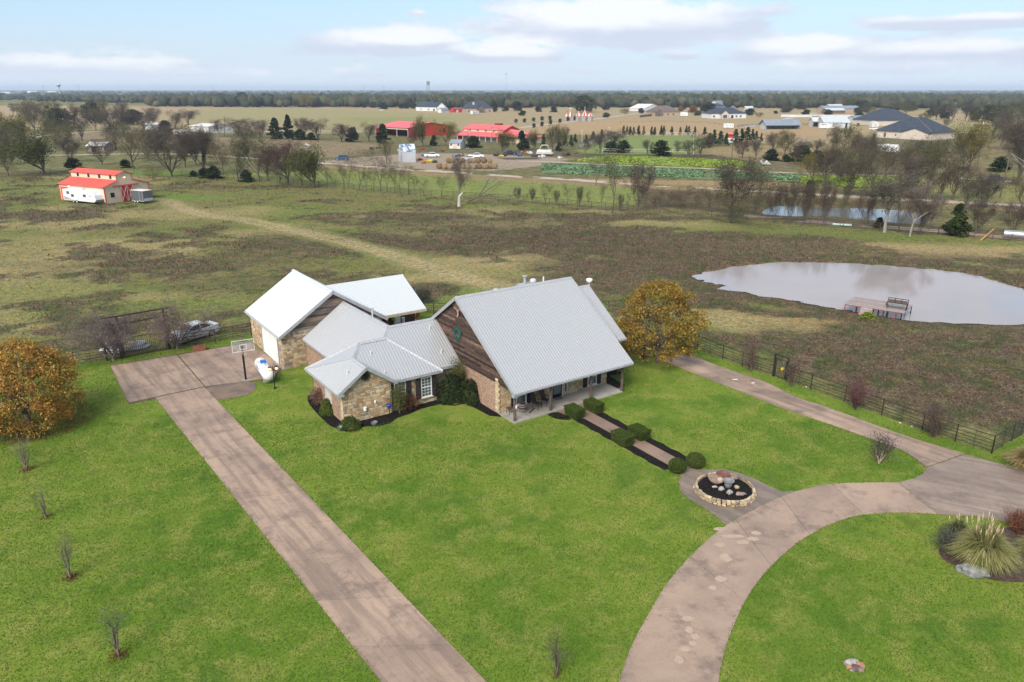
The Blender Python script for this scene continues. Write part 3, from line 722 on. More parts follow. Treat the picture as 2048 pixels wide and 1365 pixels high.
def brick_mat(name,c1,c2,cm,bw=.22,bh=.075):
    if name in MATS: return MATS[name]
    m = bpy.data.materials.new(name); m.use_nodes = True; MATS[name] = m; g = NT(m.node_tree); b = g.n['Principled BSDF']; b.inputs['Roughness'].default_value = .9
    oc = g.new('ShaderNodeTexCoord').outputs['Object']; sp = g.new('ShaderNodeSeparateXYZ'); g.l.new(oc,sp.inputs[0])
    cb = g.new('ShaderNodeCombineXYZ'); g.put(cb.inputs[0],g.m('ADD',sp.outputs[0],sp.outputs[1])); g.put(cb.inputs[1],sp.outputs[2])
    bt = g.new('ShaderNodeTexBrick'); g.l.new(cb.outputs[0],bt.inputs['Vector']); bt.inputs['Scale'].default_value = 1; bt.inputs['Brick Width'].default_value = bw; bt.inputs['Row Height'].default_value = bh
    bt.inputs['Mortar Size'].default_value = .009; bt.inputs['Color1'].default_value = (*c1,1); bt.inputs['Color2'].default_value = (*c2,1); bt.inputs['Mortar'].default_value = (*cm,1)
    n = g.noise(oc,5.5,4,.75); c = g.mix(g.ss(n,.50,.62,0,.8),bt.outputs[0],tuple(v*.45 for v in c1)); c = g.mix(g.ss(g.noise(oc,7.3,3,.7),.52,.64,0,.7),c,tuple(v*1.05 for v in cm))
    g.put(b.inputs['Base Color'],c)
    bn = g.new('ShaderNodeBump'); bn.inputs['Distance'].default_value = .012; g.put(bn.inputs['Height'],g.m('SUBTRACT',1.0,bt.outputs[1])); g.l.new(bn.outputs[0],b.inputs['Normal'])
    return m
BRICK = brick_mat('mixed_brick',(.40,.235,.155),(.20,.115,.08),(.50,.40,.30),.30,.10)
WOODD = [M('dark_weathered_plank_%d' % i,a,b,3,.85,stretch=(.6,.6,6),bump=.01,rand=.45,lo=.35,hi=.62) for i,(a,b) in enumerate([((.045,.026,.020),(.115,.070,.052)),((.028,.018,.015),(.062,.040,.032)),((.065,.036,.026),(.17,.112,.085))])]
WOODG = [M('grey_weathered_plank_%d' % i,a,b,2.2,.9,stretch=(.5,.5,5),bump=.01,rand=.22,lo=.35,hi=.65) for i,(a,b) in enumerate([((.135,.105,.09),(.23,.18,.15)),((.09,.072,.065),(.16,.125,.11)),((.22,.16,.115),(.27,.20,.15))])]
WHITE = M('white_paint',(.74,.74,.72),(.66,.66,.64),1.5,.5)
CREAM = M('cream_trim',(.60,.53,.42),(.52,.46,.37),2,.7)
GLASS = M('window_glass',(.035,.05,.065),(.10,.125,.14),1.2,.12,0,spec=.8)
SHUT = M('dark_shutter',(.022,.018,.018),(.04,.03,.028),3,.7)
SHUTB = M('black_shutter',(.010,.010,.013),(.018,.018,.022),3,.5)
POSTM = M('weathered_post',(.14,.10,.085),(.075,.055,.05),5,.9,stretch=(1,1,.3),bump=.02)
DARK = M('black_steel',(.012,.012,.013),None,1,.45,.2)
VENT = M('vent_white',(.62,.62,.60),None,1,.5)
def ribs(root,P,mat,sp=.25,rh=.05,rw=.09,t=.07,name='roof',off=0.0,dirn=None):
    """a metal roof slope: a sheet with raised ribs running up the slope; P planar polygon in 3D"""
    P = [Vector(p) for p in P]; n = Vector()
    for i in range(len(P)): n += P[i].cross(P[(i+1) % len(P)])
    n.normalize()
    if n.z < 0: P = P[::-1]; n = -n
    up = (Vector((0,0,1))-n*n.z).normalized(); e = up.cross(n).normalized(); o = P[0]
    Q = [((p-o).dot(e),(p-o).dot(up)) for p in P]
    m = MB(); m.slab(P,t)
    s0,s1 = min(q[0] for q in Q),max(q[0] for q in Q); s = s0+sp*.5
    while s < s1-.02:
        def span(sv):
            ts = []
            for i in range(len(Q)):
                a,b = Q[i],Q[(i+1) % len(Q)]
                if (a[0] > sv) != (b[0] > sv): ts.append(a[1]+(b[1]-a[1])*(sv-a[0])/(b[0]-a[0]))
            return (min(ts),max(ts)) if len(ts) >= 2 else None
        sa,sb = span(max(s-rw/2,s0+.001)),span(min(s+rw/2,s1-.001))
        if sa and sb:
            lo,hi = max(sa[0],sb[0]),min(sa[1],sb[1])
            if hi-lo > .15:
                vs = []
                for tt in (lo,hi):
                    for ds,dh in ((-rw/2,.001),(-rw/4,rh),(rw/4,rh),(rw/2,.001)):
                        vs.append(o+e*(s+ds)+up*tt+n*dh)
                m.add(vs,[(0,4,5,1),(1,5,6,2),(2,6,7,3),(0,1,2,3),(7,6,5,4)])
        s += sp
    return m.build(name,mat,root)
def capline(root,a,b,mat=None,w=.34,name='ridge_cap',dz=.035):
    a = Vector(a); b = Vector(b); m = MB(); d = (b-a).normalized(); s = d.cross(Vector((0,0,1))).normalized()*w/2
    z = Vector((0,0,1))
    vs = []
    for p in (a,b): vs += [p-s+z*(dz-.10),p+z*(dz+.045),p+s+z*(dz-.10),p+s+z*(dz-.13),p+z*(dz),p-s+z*(dz-.13)]
    m.add(vs,[(0,1,7,6),(1,2,8,7),(2,3,9,8),(3,4,10,9),(4,5,11,10),(5,0,6,11),(0,5,4,3,2,1),(6,7,8,9,10,11)])
    return m.build(name,mat or TRIMG,root)
def planks(root,axis_p,axis_d,z0,topf,s0,s1,hgt,mats,rng,out=.03,name='plank'):
    """horizontal boards on a gable; topf(z)->(s_lo,s_hi) is the span left between the rakes at height z"""
    z = z0; N = 0; nx_,ny_ = axis_d[1],-axis_d[0]
    while z < 12:
        a0,a1 = topf(z+.01); b0,b1 = topf(z+hgt)
        if a1-a0 < .25: break
        if b1-b0 < .02: c = (b0+b1)/2; b0 = c-.01; b1 = c+.01
        zz = hgt-.012
        cuts = [0.0,1.0]
        if a1-a0 > 3.2: cuts = [0.0,rng.uniform(.25,.75),1.0]
        for q in range(len(cuts)-1):
            ca,cb_ = cuts[q],cuts[q+1]
            A0,A1 = a0+(a1-a0)*ca,a0+(a1-a0)*cb_-(.01 if q < len(cuts)-2 else 0); B0,B1 = (A0 if q else b0),(A1 if q < len(cuts)-2 else b1)
            B0 = max(B0,b0); B1 = min(B1,b1)
            if B1 <= B0: B1 = B0+.01
            t = out*rng.uniform(.7,1.3)
            f = lambda s,h,o_: (axis_p[0]+axis_d[0]*s+nx_*o_,axis_p[1]+axis_d[1]*s+ny_*o_,z+h)
            vs = [f(A0,0,0),f(A1,0,0),f(B1,zz,0),f(B0,zz,0),f(A0,0,t+.008),f(A1,0,t+.008),f(B1,zz,t-.008),f(B0,zz,t-.008)]
            MB().add(vs,[(4,5,6,7),(0,4,7,3),(1,2,6,5),(3,7,6,2),(0,1,5,4)]).build(name,rng.choice(mats),root); N += 1
        z += hgt
    return N
def window(root,p,d,w,h,mats=None,rows=3,cols=2,sill=True,name='window',split=True):
    """window on a wall: p = lower-left corner on the wall face, d = unit direction along the wall, outward = right-hand side"""
    fm,gm_ = mats or (WHITE,GLASS); n = (d[1],-d[0]); m = MB(); W3 = lambda s,z,o: (p[0]+d[0]*s+n[0]*o,p[1]+d[1]*s+n[1]*o,p[2]+z)
    def bx(s0,s1,z0,z1,o0,o1):
        m.add([W3(s0,z0,o0),W3(s1,z0,o0),W3(s1,z0,o1),W3(s0,z0,o1),W3(s0,z1,o0),W3(s1,z1,o0),W3(s1,z1,o1),W3(s0,z1,o1)],
              [(0,1,2,3),(4,7,6,5),(0,4,5,1),(1,5,6,2),(2,6,7,3),(3,7,4,0)])
    t = .06; bx(0,t,0,h,.0,.07); bx(w-t,w,0,h,.0,.07); bx(t,w-t,h-t,h,0,.07); bx(t,w-t,0,t,0,.07)
    if split: bx(t,w-t,h*.5-.03,h*.5+.03,0,.06)
    for i in range(1,cols): s = t+(w-2*t)*i/cols; bx(s-.007,s+.007,t,h-t,0,.045)
    for i in range(1,rows*2 if split else rows):
        if split and i == rows: continue
        z = t+(h-2*t)*i/(rows*2 if split else rows); bx(t,w-t,z-.007,z+.007,0,.044)
    o = m.build(name,fm,root)
    m = MB(); bx_ = [W3(t,t,.02),W3(w-t,t,.02),W3(w-t,h-t,.02),W3(t,h-t,.02)]
    m.ext(bx_,(-n[0]*.015,-n[1]*.015,0)); m.build('pane',gm_,o)
    if sill:
        m = MB(); bx(-.08,w+.08,-.09,0,0,.11); m.build('sill',CREAM,o)
    return o
def wallrect(root,p0,p1,z0,z1,t,mat,name='wall',topf=None):
    L = math.dist(p0,p1); d = ((p1[0]-p0[0])/L,(p1[1]-p0[1])/L); n = (-d[1]*t,d[0]*t)
    if topf is None: P = [(0,z0),(L,z0),(L,z1),(0,z1)]
    else: P = [(0,z0),(L,z0)]+topf
    return MB().ext([(p0[0]+d[0]*s,p0[1]+d[1]*s,z) for s,z in P],(n[0],n[1],0)).build(name,mat,root)
def fascia(root,a,b,h=.22,t=.05,mat=None,name='fascia'):
    a = Vector(a); b = Vector(b); z = Vector((0,0,-h/2)); return MB().bar(a+z,b+z,t,h).build(name,mat or TRIMG,root)

# ---------------- the house
R = empty('stone_house',Wp(0,0,0),TH,'stone and brick ranch house with steep grey metal roofs and a covered front porch','house')
rg = random.Random(11)
# porch
box('porch_slab',0,11.0,0,2.1,0,.14,CONC_L,R)
# tall main block
wallrect(R,(.15,2.12),(11.02,2.12),0,3.9,.25,MORTAR)
wallrect(R,(11.02,2.12),(11.02,15.6),0,3.0,.25,BRICK)
SLA = (8.15-2.6)/8.3
roofA = lambda v: 2.6+(v+.3)*SLA if v < 8 else 8.15-(v-8)*SLA
wallrect(R,(.02,15.6),(.02,2.12),0,2.6,.25,BRICK,topf=[(13.48,roofA(2.12)-.2),(7.6,7.9),(0,roofA(15.6)-.2)])
box('chimney_chase',7.1,8.9,9.2,10.0,5,7.78,TRIMG,R)
holesA = [(1.0,3.0,.30,2.05),(4.98,6.75,0,2.35),(8.30,10.2,.28,2.05)]
stone_wall(R,(.15,2.12),(11.02,2.12),lambda s: 3.6,holesA,rg,100,rows=(.2,.36),wts=(5,7,3,4,0,6,0,2),bottom=.14,tall=.4)
# quoin strip where brick turns to stone
for k in range(12):
    o = link('stone',stone_mesh(k % 7,[1,5,3,5][k % 4]),R,(-.005,2.32+(.06 if k % 2 else -.03),.14+.115+k*.235)); o.rotation_euler.z = -math.pi/2; o.scale = (.42 if k % 2 else .60,.035,.225)
def gA(z):
    zz = (z-2.6)/SLA-.3; return (15.6-min((8.15-z)/SLA+8,13.0),15.6-max(zz,.0)-.05)
planks(R,(.02,15.6),(0,-1),2.72,gA,0,0,.205,WOODD,rg,.035)
fascia(R,(-.005,.05,2.72),(-.005,8.6,2.72),.12,.06,WOODD[1],'trim_board')
ribs(R,[(-.24,-.3,2.6),(11.64,-.3,2.6),(11.64,8,8.15),(-.24,8,8.15)],GALV,name='main_roof')
ribs(R,[(-.24,8,8.15),(11.64,8,8.15),(11.64,16.3,2.6),(-.24,16.3,2.6)],GALV,name='rear_roof')
capline(R,(-.26,8,8.15),(11.66,8,8.15))
for q in ((-.265,-.3,2.6,8,8.15),(11.665,-.3,2.6,8,8.15)):
    for s_ in (0,1):
        a = (q[0],q[1] if not s_ else 16.3,q[2]); b = (q[0],8,8.15)
        MB().bar(Vector(a)-Vector((0,0,.09)),Vector(b)-Vector((0,0,.09)),.05,.26).build('rake_trim',TRIMG,R)
m = MB(); m.bar((-.28,-.34,2.52),(11.68,-.34,2.52),.12,.13); m.build('gutter',TRIMG,R)
MB().box(-.30,0.1,-.34,-.02,2.28,2.5).build('soffit_return',TRIMG,R)
for u,v in ((.2,.25),(3.62,.28),(7.7,.27),(10.95,.12)):
    MB().tube((u,v,.1),(u,v,roofA(v)-.05),.13 if u > .3 else .12,.115,9).build('post',POSTM,R)
MB().box(-.1,11.4,.14,.32,2.5,2.72).build('beam',POSTM,R)
# windows, door of the porch front
DA = (1,0)
o = window(R,(1.55,2.08,.42),DA,1.0,1.5,cols=1,rows=1); window(R,(8.85,2.08,.41),DA,.98,1.5,cols=1,rows=1)
for u0,u1 in ((1.12,1.50),(2.58,3.0),(8.42,8.82),(9.88,10.3)):
    m = MB().box(u0,u1,2.0,2.08,.33,1.98)
    for k in range(9): m.box(u0+.05,u1-.05,1.985,2.0,.43+k*.165,.55+k*.165)
    m.build('shutter',SHUTB,R)
m = MB().box(5.02,5.12,1.98,2.12,.14,2.3).box(6.12,6.22,1.98,2.12,.14,2.3).box(5.12,6.12,1.98,2.12,2.2,2.3); m.build('door_frame',CREAM,R)
dd = MB().box(5.13,6.11,2.02,2.08,.16,2.2).build('door',M('black_door',(.008,.01,.016),None,1,.25,spec=.6),R)
MB().box(5.24,5.98,2.0,2.018,.45,2.05).build('pane',GLASS,dd); MB().tube((5.22,1.95,1.1),(5.22,2.02,1.1),.03,n=8).build('handle',TRIMG,dd)
window(R,(6.34,2.08,.38),DA,.34,1.85,cols=1,rows=1,split=False,mats=(CREAM,GLASS),sill=False)
# low wing right of the tall block
wallrect(R,(11.02,5.4),(13.3,5.4),0,3.4,.2,BRICK); wallrect(R,(13.3,5.4),(13.3,13),0,3.2,.2,BRICK)
S2 = (7.1-3.45)/5.2
ribs(R,[(11.6,2.9,3.45),(13.8,2.9,3.45),(13.8,8.1,7.1),(11.6,8.1,7.1)],GALV,name='side_roof')
ribs(R,[(11.6,8.1,7.1),(13.8,8.1,7.1),(13.8,14,3),(11.6,14,3)],GALV,name='side_roof')
capline(R,(11.66,8.1,7.1),(13.82,8.1,7.1),w=.3)
MB().bar((13.82,2.9,3.36),(13.82,8.1,7.0),.05,.2).build('rake_trim',TRIMG,R)
MB().bar((11.6,2.86,3.38),(13.84,2.86,3.38),.1,.14).build('gutter',TRIMG,R)
MB().tube((13.3,3.3,0),(13.3,3.3,3.6),.09,n=8).build('post',POSTM,R)
# middle block and rear-left block
ribs(R,[(-4.5,11.8,5.45),(-.02,11.8,5.45),(-.02,7.6,2.6),(-8.6,7.6,2.6)],GALV,name='middle_roof')
ribs(R,[(-4.5,11.8,5.45),(-.02,11.8,5.45),(-.02,16.0,2.6),(-4.5+0,16.0,2.6)],GALV,name='middle_rear_roof')
ribs(R,[(-4.5,11.8,5.45),(-4.5,21.25,5.45),(-8.6,21.25,2.6),(-8.6,7.6,2.6)],GALV,name='left_roof')
ribs(R,[(-4.5,11.8,5.45),(-4.5,21.25,5.45),(-.6,21.25,2.75),(-.6,14.4,2.75)],GALV,name='left_rear_roof')
capline(R,(-4.6,11.8,5.45),(-.03,11.8,5.45)); capline(R,(-4.5,11.7,5.45),(-4.5,21.2,5.45)); capline(R,(-4.45,11.85,5.45),(-5.5,10.75,4.75),dz=.05)
wallrect(R,(-8.3,21.2),(-8.3,9.5),0,2.6,.2,BRICK); wallrect(R,(-2.6,8.0),(.02,8.0),0,2.75,.2,MORTAR)
stone_wall(R,(-2.6,8.0),(.0,8.0),lambda s: 2.7,[],rg,22)
m = MB().box(-8.64,-8.56,13.0,21.2,2.45,2.58); m.build('gutter',TRIMG,R)
m = MB().box(-2.2,-.02,7.54,7.6,2.43,2.57); m.build('gutter',TRIMG,R)
m = MB().box(-8.36,-8.3,14.6,14.7,.1,2.2).box(-8.36,-8.3,15.6,15.7,.1,2.2).box(-8.36,-8.3,14.7,15.6,2.1,2.2); m.build('rear_door_frame',TRIMG,R)
# front-left wing: hipped block D with the stone gable E
ribs(R,[(-7.72,10.35,5.05),(-5.42,10.35,5.05),(-2.15,7.1,2.6),(-9.0,7.1,2.6),(-8.75,9.35,4.296)],GALV,name='wing_roof')
ribs(R,[(-5.42,10.35,5.05),(-2.15,7.1,2.6),(-2.15,10.35,2.6)],GALV,name='wing_right_roof')
ribs(R,[(-7.72,10.35,5.05),(-5.42,10.35,5.05),(-5.0,13.6,2.6),(-11.05,13.6,2.6)],GALV,name='wing_rear_roof')
SE = (4.28-2.6)/(11.05-8.7)
ribs(R,[(-8.7,9.35,4.28),(-8.7,6.8,4.28),(-11.05,6.8,2.6),(-11.05,13.6,2.6)],GALV,name='gable_left_roof')
MB().add([(-7.72,10.35,5.055),(-8.7,9.35,4.29),(-11.06,13.61,2.61),(-7.72,10.5,4.6)],[(0,1,2),(0,2,3)]).build('hip_face',GALV,R)
ribs(R,[(-8.7,9.6,4.28),(-8.7,6.8,4.28),(-6.3,6.8,2.6),(-6.3,7.2,2.6)],GALV,name='gable_right_roof')
capline(R,(-7.6,10.35,5.06),(-5.4,10.35,5.06)); capline(R,(-5.45,10.37,5.05),(-2.1,7.06,2.6),w=.22); capline(R,(-7.7,10.4,5.05),(-11.1,13.65,2.62),w=.2)
capline(R,(-7.7,10.37,5.06),(-8.72,9.3,4.3),dz=.05); capline(R,(-8.7,9.4,4.28),(-8.7,6.78,4.28),dz=.04)
for a,b in (((-11.1,6.78,2.54),(-8.7,6.78,4.26)),((-6.25,6.78,2.54),(-8.7,6.78,4.26))): MB().bar(a,b,.06,.24).build('rake_trim',TRIMG,R)
MB().add([(-11.1,6.74,2.62),(-10.6,6.74,2.62),(-10.6,6.74,2.42),(-11.1,6.74,2.42),(-11.1,7.15,2.62),(-10.6,7.15,2.62),(-10.6,7.15,2.42),(-11.1,7.15,2.42)],[(0,1,2,3),(7,6,5,4),(0,4,5,1),(3,2,6,7),(0,3,7,4),(1,5,6,2)]).build('soffit_return',TRIMG,R)
m = MB().box(-11.1,-11.02,6.9,13.6,2.44,2.57); m.build('gutter',TRIMG,R)
m = MB().box(-6.2,-2.12,7.04,7.1,2.42,2.57); m.build('gutter',TRIMG,R)
topE = lambda s: min(4.28-abs(s+(-10.6)-(-8.7))*SE,4.28)-.16
wallrect(R,(-10.6,7.15),(-6.75,7.15),0,0,.25,MORTAR,topf=[(3.85,topE(3.85)),(1.9,topE(1.9)),(0,topE(0))])
n1 = stone_wall(R,(-10.6,7.15),(-6.75,7.15),lambda s: topE(s),[(1.55,2.25,3.15,3.9)],rg,185,rows=(.17,.33),wid=(.22,.55))
wallrect(R,(-6.75,7.4),(-2.55,7.4),0,2.62,.25,MORTAR)
hD = [(.45,1.42,.55,2.45),(2.30,4.22,.45,2.45),(1.42,1.95,.45,2.35)]
stone_wall(R,(-6.75,7.4),(-2.55,7.4),lambda s: 2.58,hD,rg,45)
wallrect(R,(-6.75,7.39),(-6.75,7.16),0,2.6,.1,MORTAR); wallrect(R,(-2.55,7.4),(-2.55,8.0),0,2.6,.2,MORTAR)
wallrect(R,(-10.6,13.4),(-10.6,7.15),0,2.6,.22,BRICK); wallrect(R,(-8.5,13.4),(-10.6,13.4),0,2.55,.2,BRICK)
for k in range(11):
    o = link('stone',stone_mesh(k % 7,[1,5,3,5][k % 4]),R,(-10.605,7.42,.11+k*.225)); o.rotation_euler.z = -math.pi/2; o.scale = (.34 if k % 2 else .50,.03,.215)
window(R,(-6.3,7.36,.62),DA,.97,1.72,rows=3,cols=3); window(R,(-3.97,7.36,.56),DA,.95,1.68,rows=3,cols=3)
for u0,u1 in ((-5.32,-4.87),(-4.43,-4.0),(-3.0,-2.6),(-6.66,-6.34)):
    m = MB().box(u0,u1,7.27,7.36,.52,2.24)
    for z_ in (.62,1.3,2.02): m.box(u0+.03,u1-.03,7.245,7.27,z_,z_+.1)
    m.bar((u0+.05,7.26,.7),(u1-.05,7.26,1.3),.025,.07,up=(0,1,0)); m.build('shutter',SHUT,R)
# round louvre in the gable
m = MB()
for k in range(18):
    a,b = 2*math.pi*k/18,2*math.pi*(k+1)/18; c = (-8.7,3.52)
    P = [(c[0]+math.cos(t)*r,7.03,c[1]+math.sin(t)*r) for t,r in ((a,.30),(b,.30),(b,.38),(a,.38))]; m.ext(P,(0,.09,0))
vt = m.build('round_vent',M('vent_ring',(.10,.085,.08),None,1,.8),R)
m = MB()
for k in range(6):
    z_ = -.26+.1*k; hw = math.sqrt(max(.02,.31**2-(z_+.03)**2)); m.bar((-8.7-hw,7.09,3.52+z_),(-8.7+hw,7.09,3.52+z_),.05,.06)
m.ext([(-8.7+.3*math.cos(t),7.13,3.52+.3*math.sin(t)) for t in [i*math.pi/8 for i in range(16)]],(0,.02,0)); m.build('louvre',SHUT,vt)
# white side door panel on the brick side
dd = MB().box(-10.66,-10.58,9.45,10.65,.9,2.3).build('side_window',CREAM,R)
MB().box(-10.675,-10.66,9.55,10.55,1.0,2.2).build('pane',M('pale_blind',(.50,.50,.50),(.40,.41,.42),2,.5),dd)
# vents and pipes on the roofs
def pipe(u,v,z0,h,r=.05,root=R): return MB().tube((u,v,z0),(u,v,z0+h),r,n=8).build('vent_pipe',VENT,root)
for u,v in ((-9.7,8.15),(-6.85,7.75),(-7.2,9.35),(-1.1,10.9),(-1.25,8.75)):
    zz = 3.55 if u < -9 else (3.0 if v < 8 else (4.2 if v < 9.5 and u < -5 else 2.6+(v-7.6)*.68))
    pipe(u,v,zz-.1,.5)
pipe(-3.95,16.0,4.9,.95,.055)
MB().lathe([(.02,0),(.13,.02),(.13,.1),(.02,.14)],10,(-3.95,16.0,5.85)).build('vent_cap',TRIMG,R)
t = MB().lathe([(.14,0),(.14,.28),(.24,.34),(.30,.48),(.27,.62),(.12,.7),(.01,.72)],16,(4.61,9.4,7.15)).build('turbine_vent',GALVN,R)
MB().lathe([(.14,0),(.14,.28),(.24,.34),(.30,.48),(.27,.62),(.12,.7),(.01,.72)],16,(8.5,9.4,7.5)).build('turbine_vent',GALVN,R)
m = MB().tube((7.75,9.6,7.7),(7.75,9.6,8.35),.13,n=12); m.tube((7.75,9.6,8.42),(7.75,9.6,8.52),.2,.2,n=12); m.tube((7.75,9.6,8.3),(7.75,9.6,8.45),.05,n=6); m.build('chimney_flue',TRIMG,R)
MB().tube((9.8,9.6,7.0),(9.8,9.6,8.15),.07,n=8).build('vent_pipe',VENT,R)
m = MB().tube((14.05,8.3,6.9),(14.05,8.3,7.25),.05,n=8); m.lathe([(.02,-.3),(.2,-.24),(.3,0),(.27,.12),(.02,.2)],16,(14.05,8.3,7.5)); m.build('roof_vent',WHITE,R,smooth=True)
# wreath and bleached skull hung on the plank gable
m = MB(); rr = random.Random(2)
for k in range(260):
    a = rr.uniform(0,6.283); r_ = .44+rr.uniform(-.13,.13); q = rr.uniform(0,.14)
    c = Vector((-.06-q,8.05+r_*math.cos(a),5.05+r_*math.sin(a))); d1 = Vector((rr.uniform(-.06,.02),rr.uniform(-.09,.09),rr.uniform(-.09,.09))); d2 = Vector((rr.uniform(-.05,.03),rr.uniform(-.04,.04),rr.uniform(-.04,.04)))
    m.add([c-d1,c+d2,c+d1],[(0,1,2)])
m.lathe([(0.001,0)],3)
wr = MB(); wr.v = m.v[:-3]; wr.f = [f for f in m.f if max(f) < len(wr.v)]
for k in range(20):
    a,b = 6.2832*k/20,6.2832*(k+1)/20; wr.tube((-.07,8.05+.44*math.cos(a),5.05+.44*math.sin(a)),(-.07,8.05+.44*math.cos(b),5.05+.44*math.sin(b)),.07,n=6,caps=False)
o = wr.build('wreath',M('teal_needles',(.010,.085,.075),(.02,.14,.12),8,.8),None,Wp(0,0)); o.rotation_euler.z = TH
tag(o,'round teal green wreath hung on the dark plank gable of the house','wreath')
m = MB().blob((-.12,7.86,6.95),.16,3,.15,2,(.5,.8,1.1)); m.bar((-.12,7.8,6.85),(-.16,7.85,6.55),.09,.13)
for s_ in (-1,1): m.tube((-.12,7.86,7.05),(-.14,7.86+.28*s_,7.12),.035,.025,6); m.tube((-.14,7.86+.28*s_,7.12),(-.15,7.86+.36*s_,7.3),.025,.006,6)
o = m.build('cattle_skull',M('old_bone',(.34,.23,.17),(.22,.15,.11),6,.8),None,Wp(0,0)); o.rotation_euler.z = TH
tag(o,'small weathered horned cattle skull hung near the peak of the dark plank gable','skull')

# ---------------- the garage
GR = empty('garage',Wp(0,0,0),TH,'tall stone garage with bright white metal roof, wooden gable and white overhead door','garage')
SG = (6.63-3.2)/5.2; gxl,gxr,gxc = -10.75,-.3,-5.52
ribs(GR,[(gxl,20.9,3.2),(gxl,31.3,3.2),(gxc,31.3,6.63),(gxc,20.9,6.63)],GALVN,sp=.3,rh=.035,name='left_roof')
ribs(GR,[(gxr,20.9,3.2),(gxr,31.3,3.2),(gxc,31.3,6.63),(gxc,20.9,6.63)],GALVN,sp=.3,rh=.035,name='right_roof')
capline(GR,(gxc,20.85,6.64),(gxc,31.35,6.64),GALVN,.4)
for x in (gxl-.02,gxr+.02): MB().bar((x,20.87,3.1),(gxc,20.87,6.54),.06,.26).build('rake_trim',TRIMG,GR)
MB().box(gxl-.06,gxl+.0,20.9,31.3,3.0,3.16).build('gutter',GALVN,GR)
topG = lambda s: 6.63-abs(s-10.4+5.52)*SG*1.0-.2
wallrect(GR,(-10.4,21.3),(-.65,21.3),0,0,.25,MORTARG,topf=[(9.75,topG(9.75)),(4.88,topG(4.88)),(0,topG(0))])
wallrect(GR,(-10.4,30.9),(-10.4,21.3),0,3.3,.25,MORTARG); wallrect(GR,(-.65,21.3),(-.65,30.9),0,3.2,.2,BRICK); wallrect(GR,(-.65,30.9),(-10.4,30.9),0,3.3,.25,MORTARG)
rg = random.Random(5)
stone_wall(GR,(-10.4,21.3),(-8.1,21.3),lambda s: min(3.4,topG(s)),[],rg,110,wts=(3,4,1,4,3,3,4,1),rows=(.16,.3),wid=(.2,.5))
gdoor = (22.6,27.1)
stone_wall(GR,(-10.4,30.9),(-10.4,21.3),lambda s: 3.1,[(30.9-gdoor[1]-.15,30.9-gdoor[0]+.15,0,3.05)],rg,170,wts=(3,4,1,4,3,3,4,1),rows=(.16,.3),wid=(.2,.5))
gd = MB().box(-10.46,-10.40,gdoor[0],gdoor[1],.05,2.95)
for k in range(6): gd.box(-10.475,-10.46,gdoor[0]+.02,gdoor[1]-.02,.08+k*.48,.50+k*.48)
gd = gd.build('overhead_door',WHITE,GR)
m = MB().box(-10.52,-10.40,gdoor[1],gdoor[1]+.16,0,3.05).box(-10.50,-10.40,gdoor[0]-.1,gdoor[0],0,3.05).box(-10.50,-10.40,gdoor[0],gdoor[1],2.95,3.05); m.build('door_frame',TRIMG,GR)
planks(GR,(-10.4,21.3),(1,0),3.42,lambda z: (max(0,4.88-(6.43-z)/SG),min(9.75,4.88+(6.43-z)/SG)),0,0,.2,WOODG,rg,.03)
# ---------------- open patio roof between garage and house
PR = empty('patio_cover',Wp(0,0,0),TH,'open patio shelter with bright white ribbed roof on timber posts behind the house','shelter')
ribs(PR,[(-.2,21.4,3.3),(4.2,21.4,3.3),(4.2,26.3,5.77),(-4.25,26.3,5.77)],GALVN,sp=.23,name='front_roof')
ribs(PR,[(-4.25,26.3,5.77),(4.2,26.3,5.77),(4.2,31.2,3.3),(-.2,31.2,3.3)],GALVN,sp=.23,name='rear_roof')
capline(PR,(-4.3,26.3,5.77),(4.22,26.3,5.77),GALVN,.3)
MB().box(-.2,4.2,21.34,21.4,3.06,3.26).build('fascia',M('tan_trim',(.42,.34,.24),(.33,.26,.18),2,.8),PR)
REDW = M('reddish_timber',(.22,.085,.045),(.13,.05,.03),3,.8,stretch=(1,1,.3))
for u,v in ((3.6,22.1),(3.6,30.4),(.2,30.4),(.2,22.1)):
    MB().box(u-.13,u+.13,v-.13,v+.13,0,3.5).build('post',REDW,PR)
MB().bar((2.3,22.1,3.2),(3.5,22.1,2.2),.12,.14).build('brace',REDW,PR)
MB().box(.2,3.7,22.0,22.2,3.1,3.3).build('beam',REDW,PR)
# bits and pieces standing on the patio
wa_,wb_ = G(802,649),G(830,644); m = MB().bar((0,0,.55),(wb_[0]-wa_[0],wb_[1]-wa_[1],.55),.12,1.1); m.bar((0,0,1.14),(wb_[0]-wa_[0],wb_[1]-wa_[1],1.14),.22,.07); o = m.build('patio_wall',M('dark_red_board',(.09,.03,.025),(.06,.025,.02),3,.8),None,(*wa_,0))
tag(o,'low dark red board wall under the white patio roof','wall')
BLK = M('black_cover',(.01,.01,.012),(.02,.02,.024),3,.6)
m = MB().box(-.6,.6,-.35,.35,0,.8).blob((0,0,.85),.5,4,.3,2,(1.2,.8,.55)); o = m.build('covered_grill',BLK,None,(*G(777,651),.07)); o.rotation_euler.z = TH; tag(o,'grill under a crumpled black cover behind the middle roof ridge','grill')
m = MB().blob((0,0,1.0),.26,8,.3,2,(1,.7,1.1)); m.tube((0,0,0),(0,0,.8),.05,n=6); o = m.build('yellow_bag',M('lime_plastic',(.42,.60,.02),(.30,.45,.02),4,.5),None,(*G(789,657),.07)); tag(o,'lime yellow bag on a stand beside the black covered grill','bag')
m = MB().box(-.15,.15,-.15,.15,0,.5).lathe([(.14,.5),(.17,.85),(.18,.95),(.13,.95)],12); o = m.build('white_planter',WHITE,None,(*G(807,654),.07)); tag(o,'small white planter pot on the patio right of the yellow bag','planter')
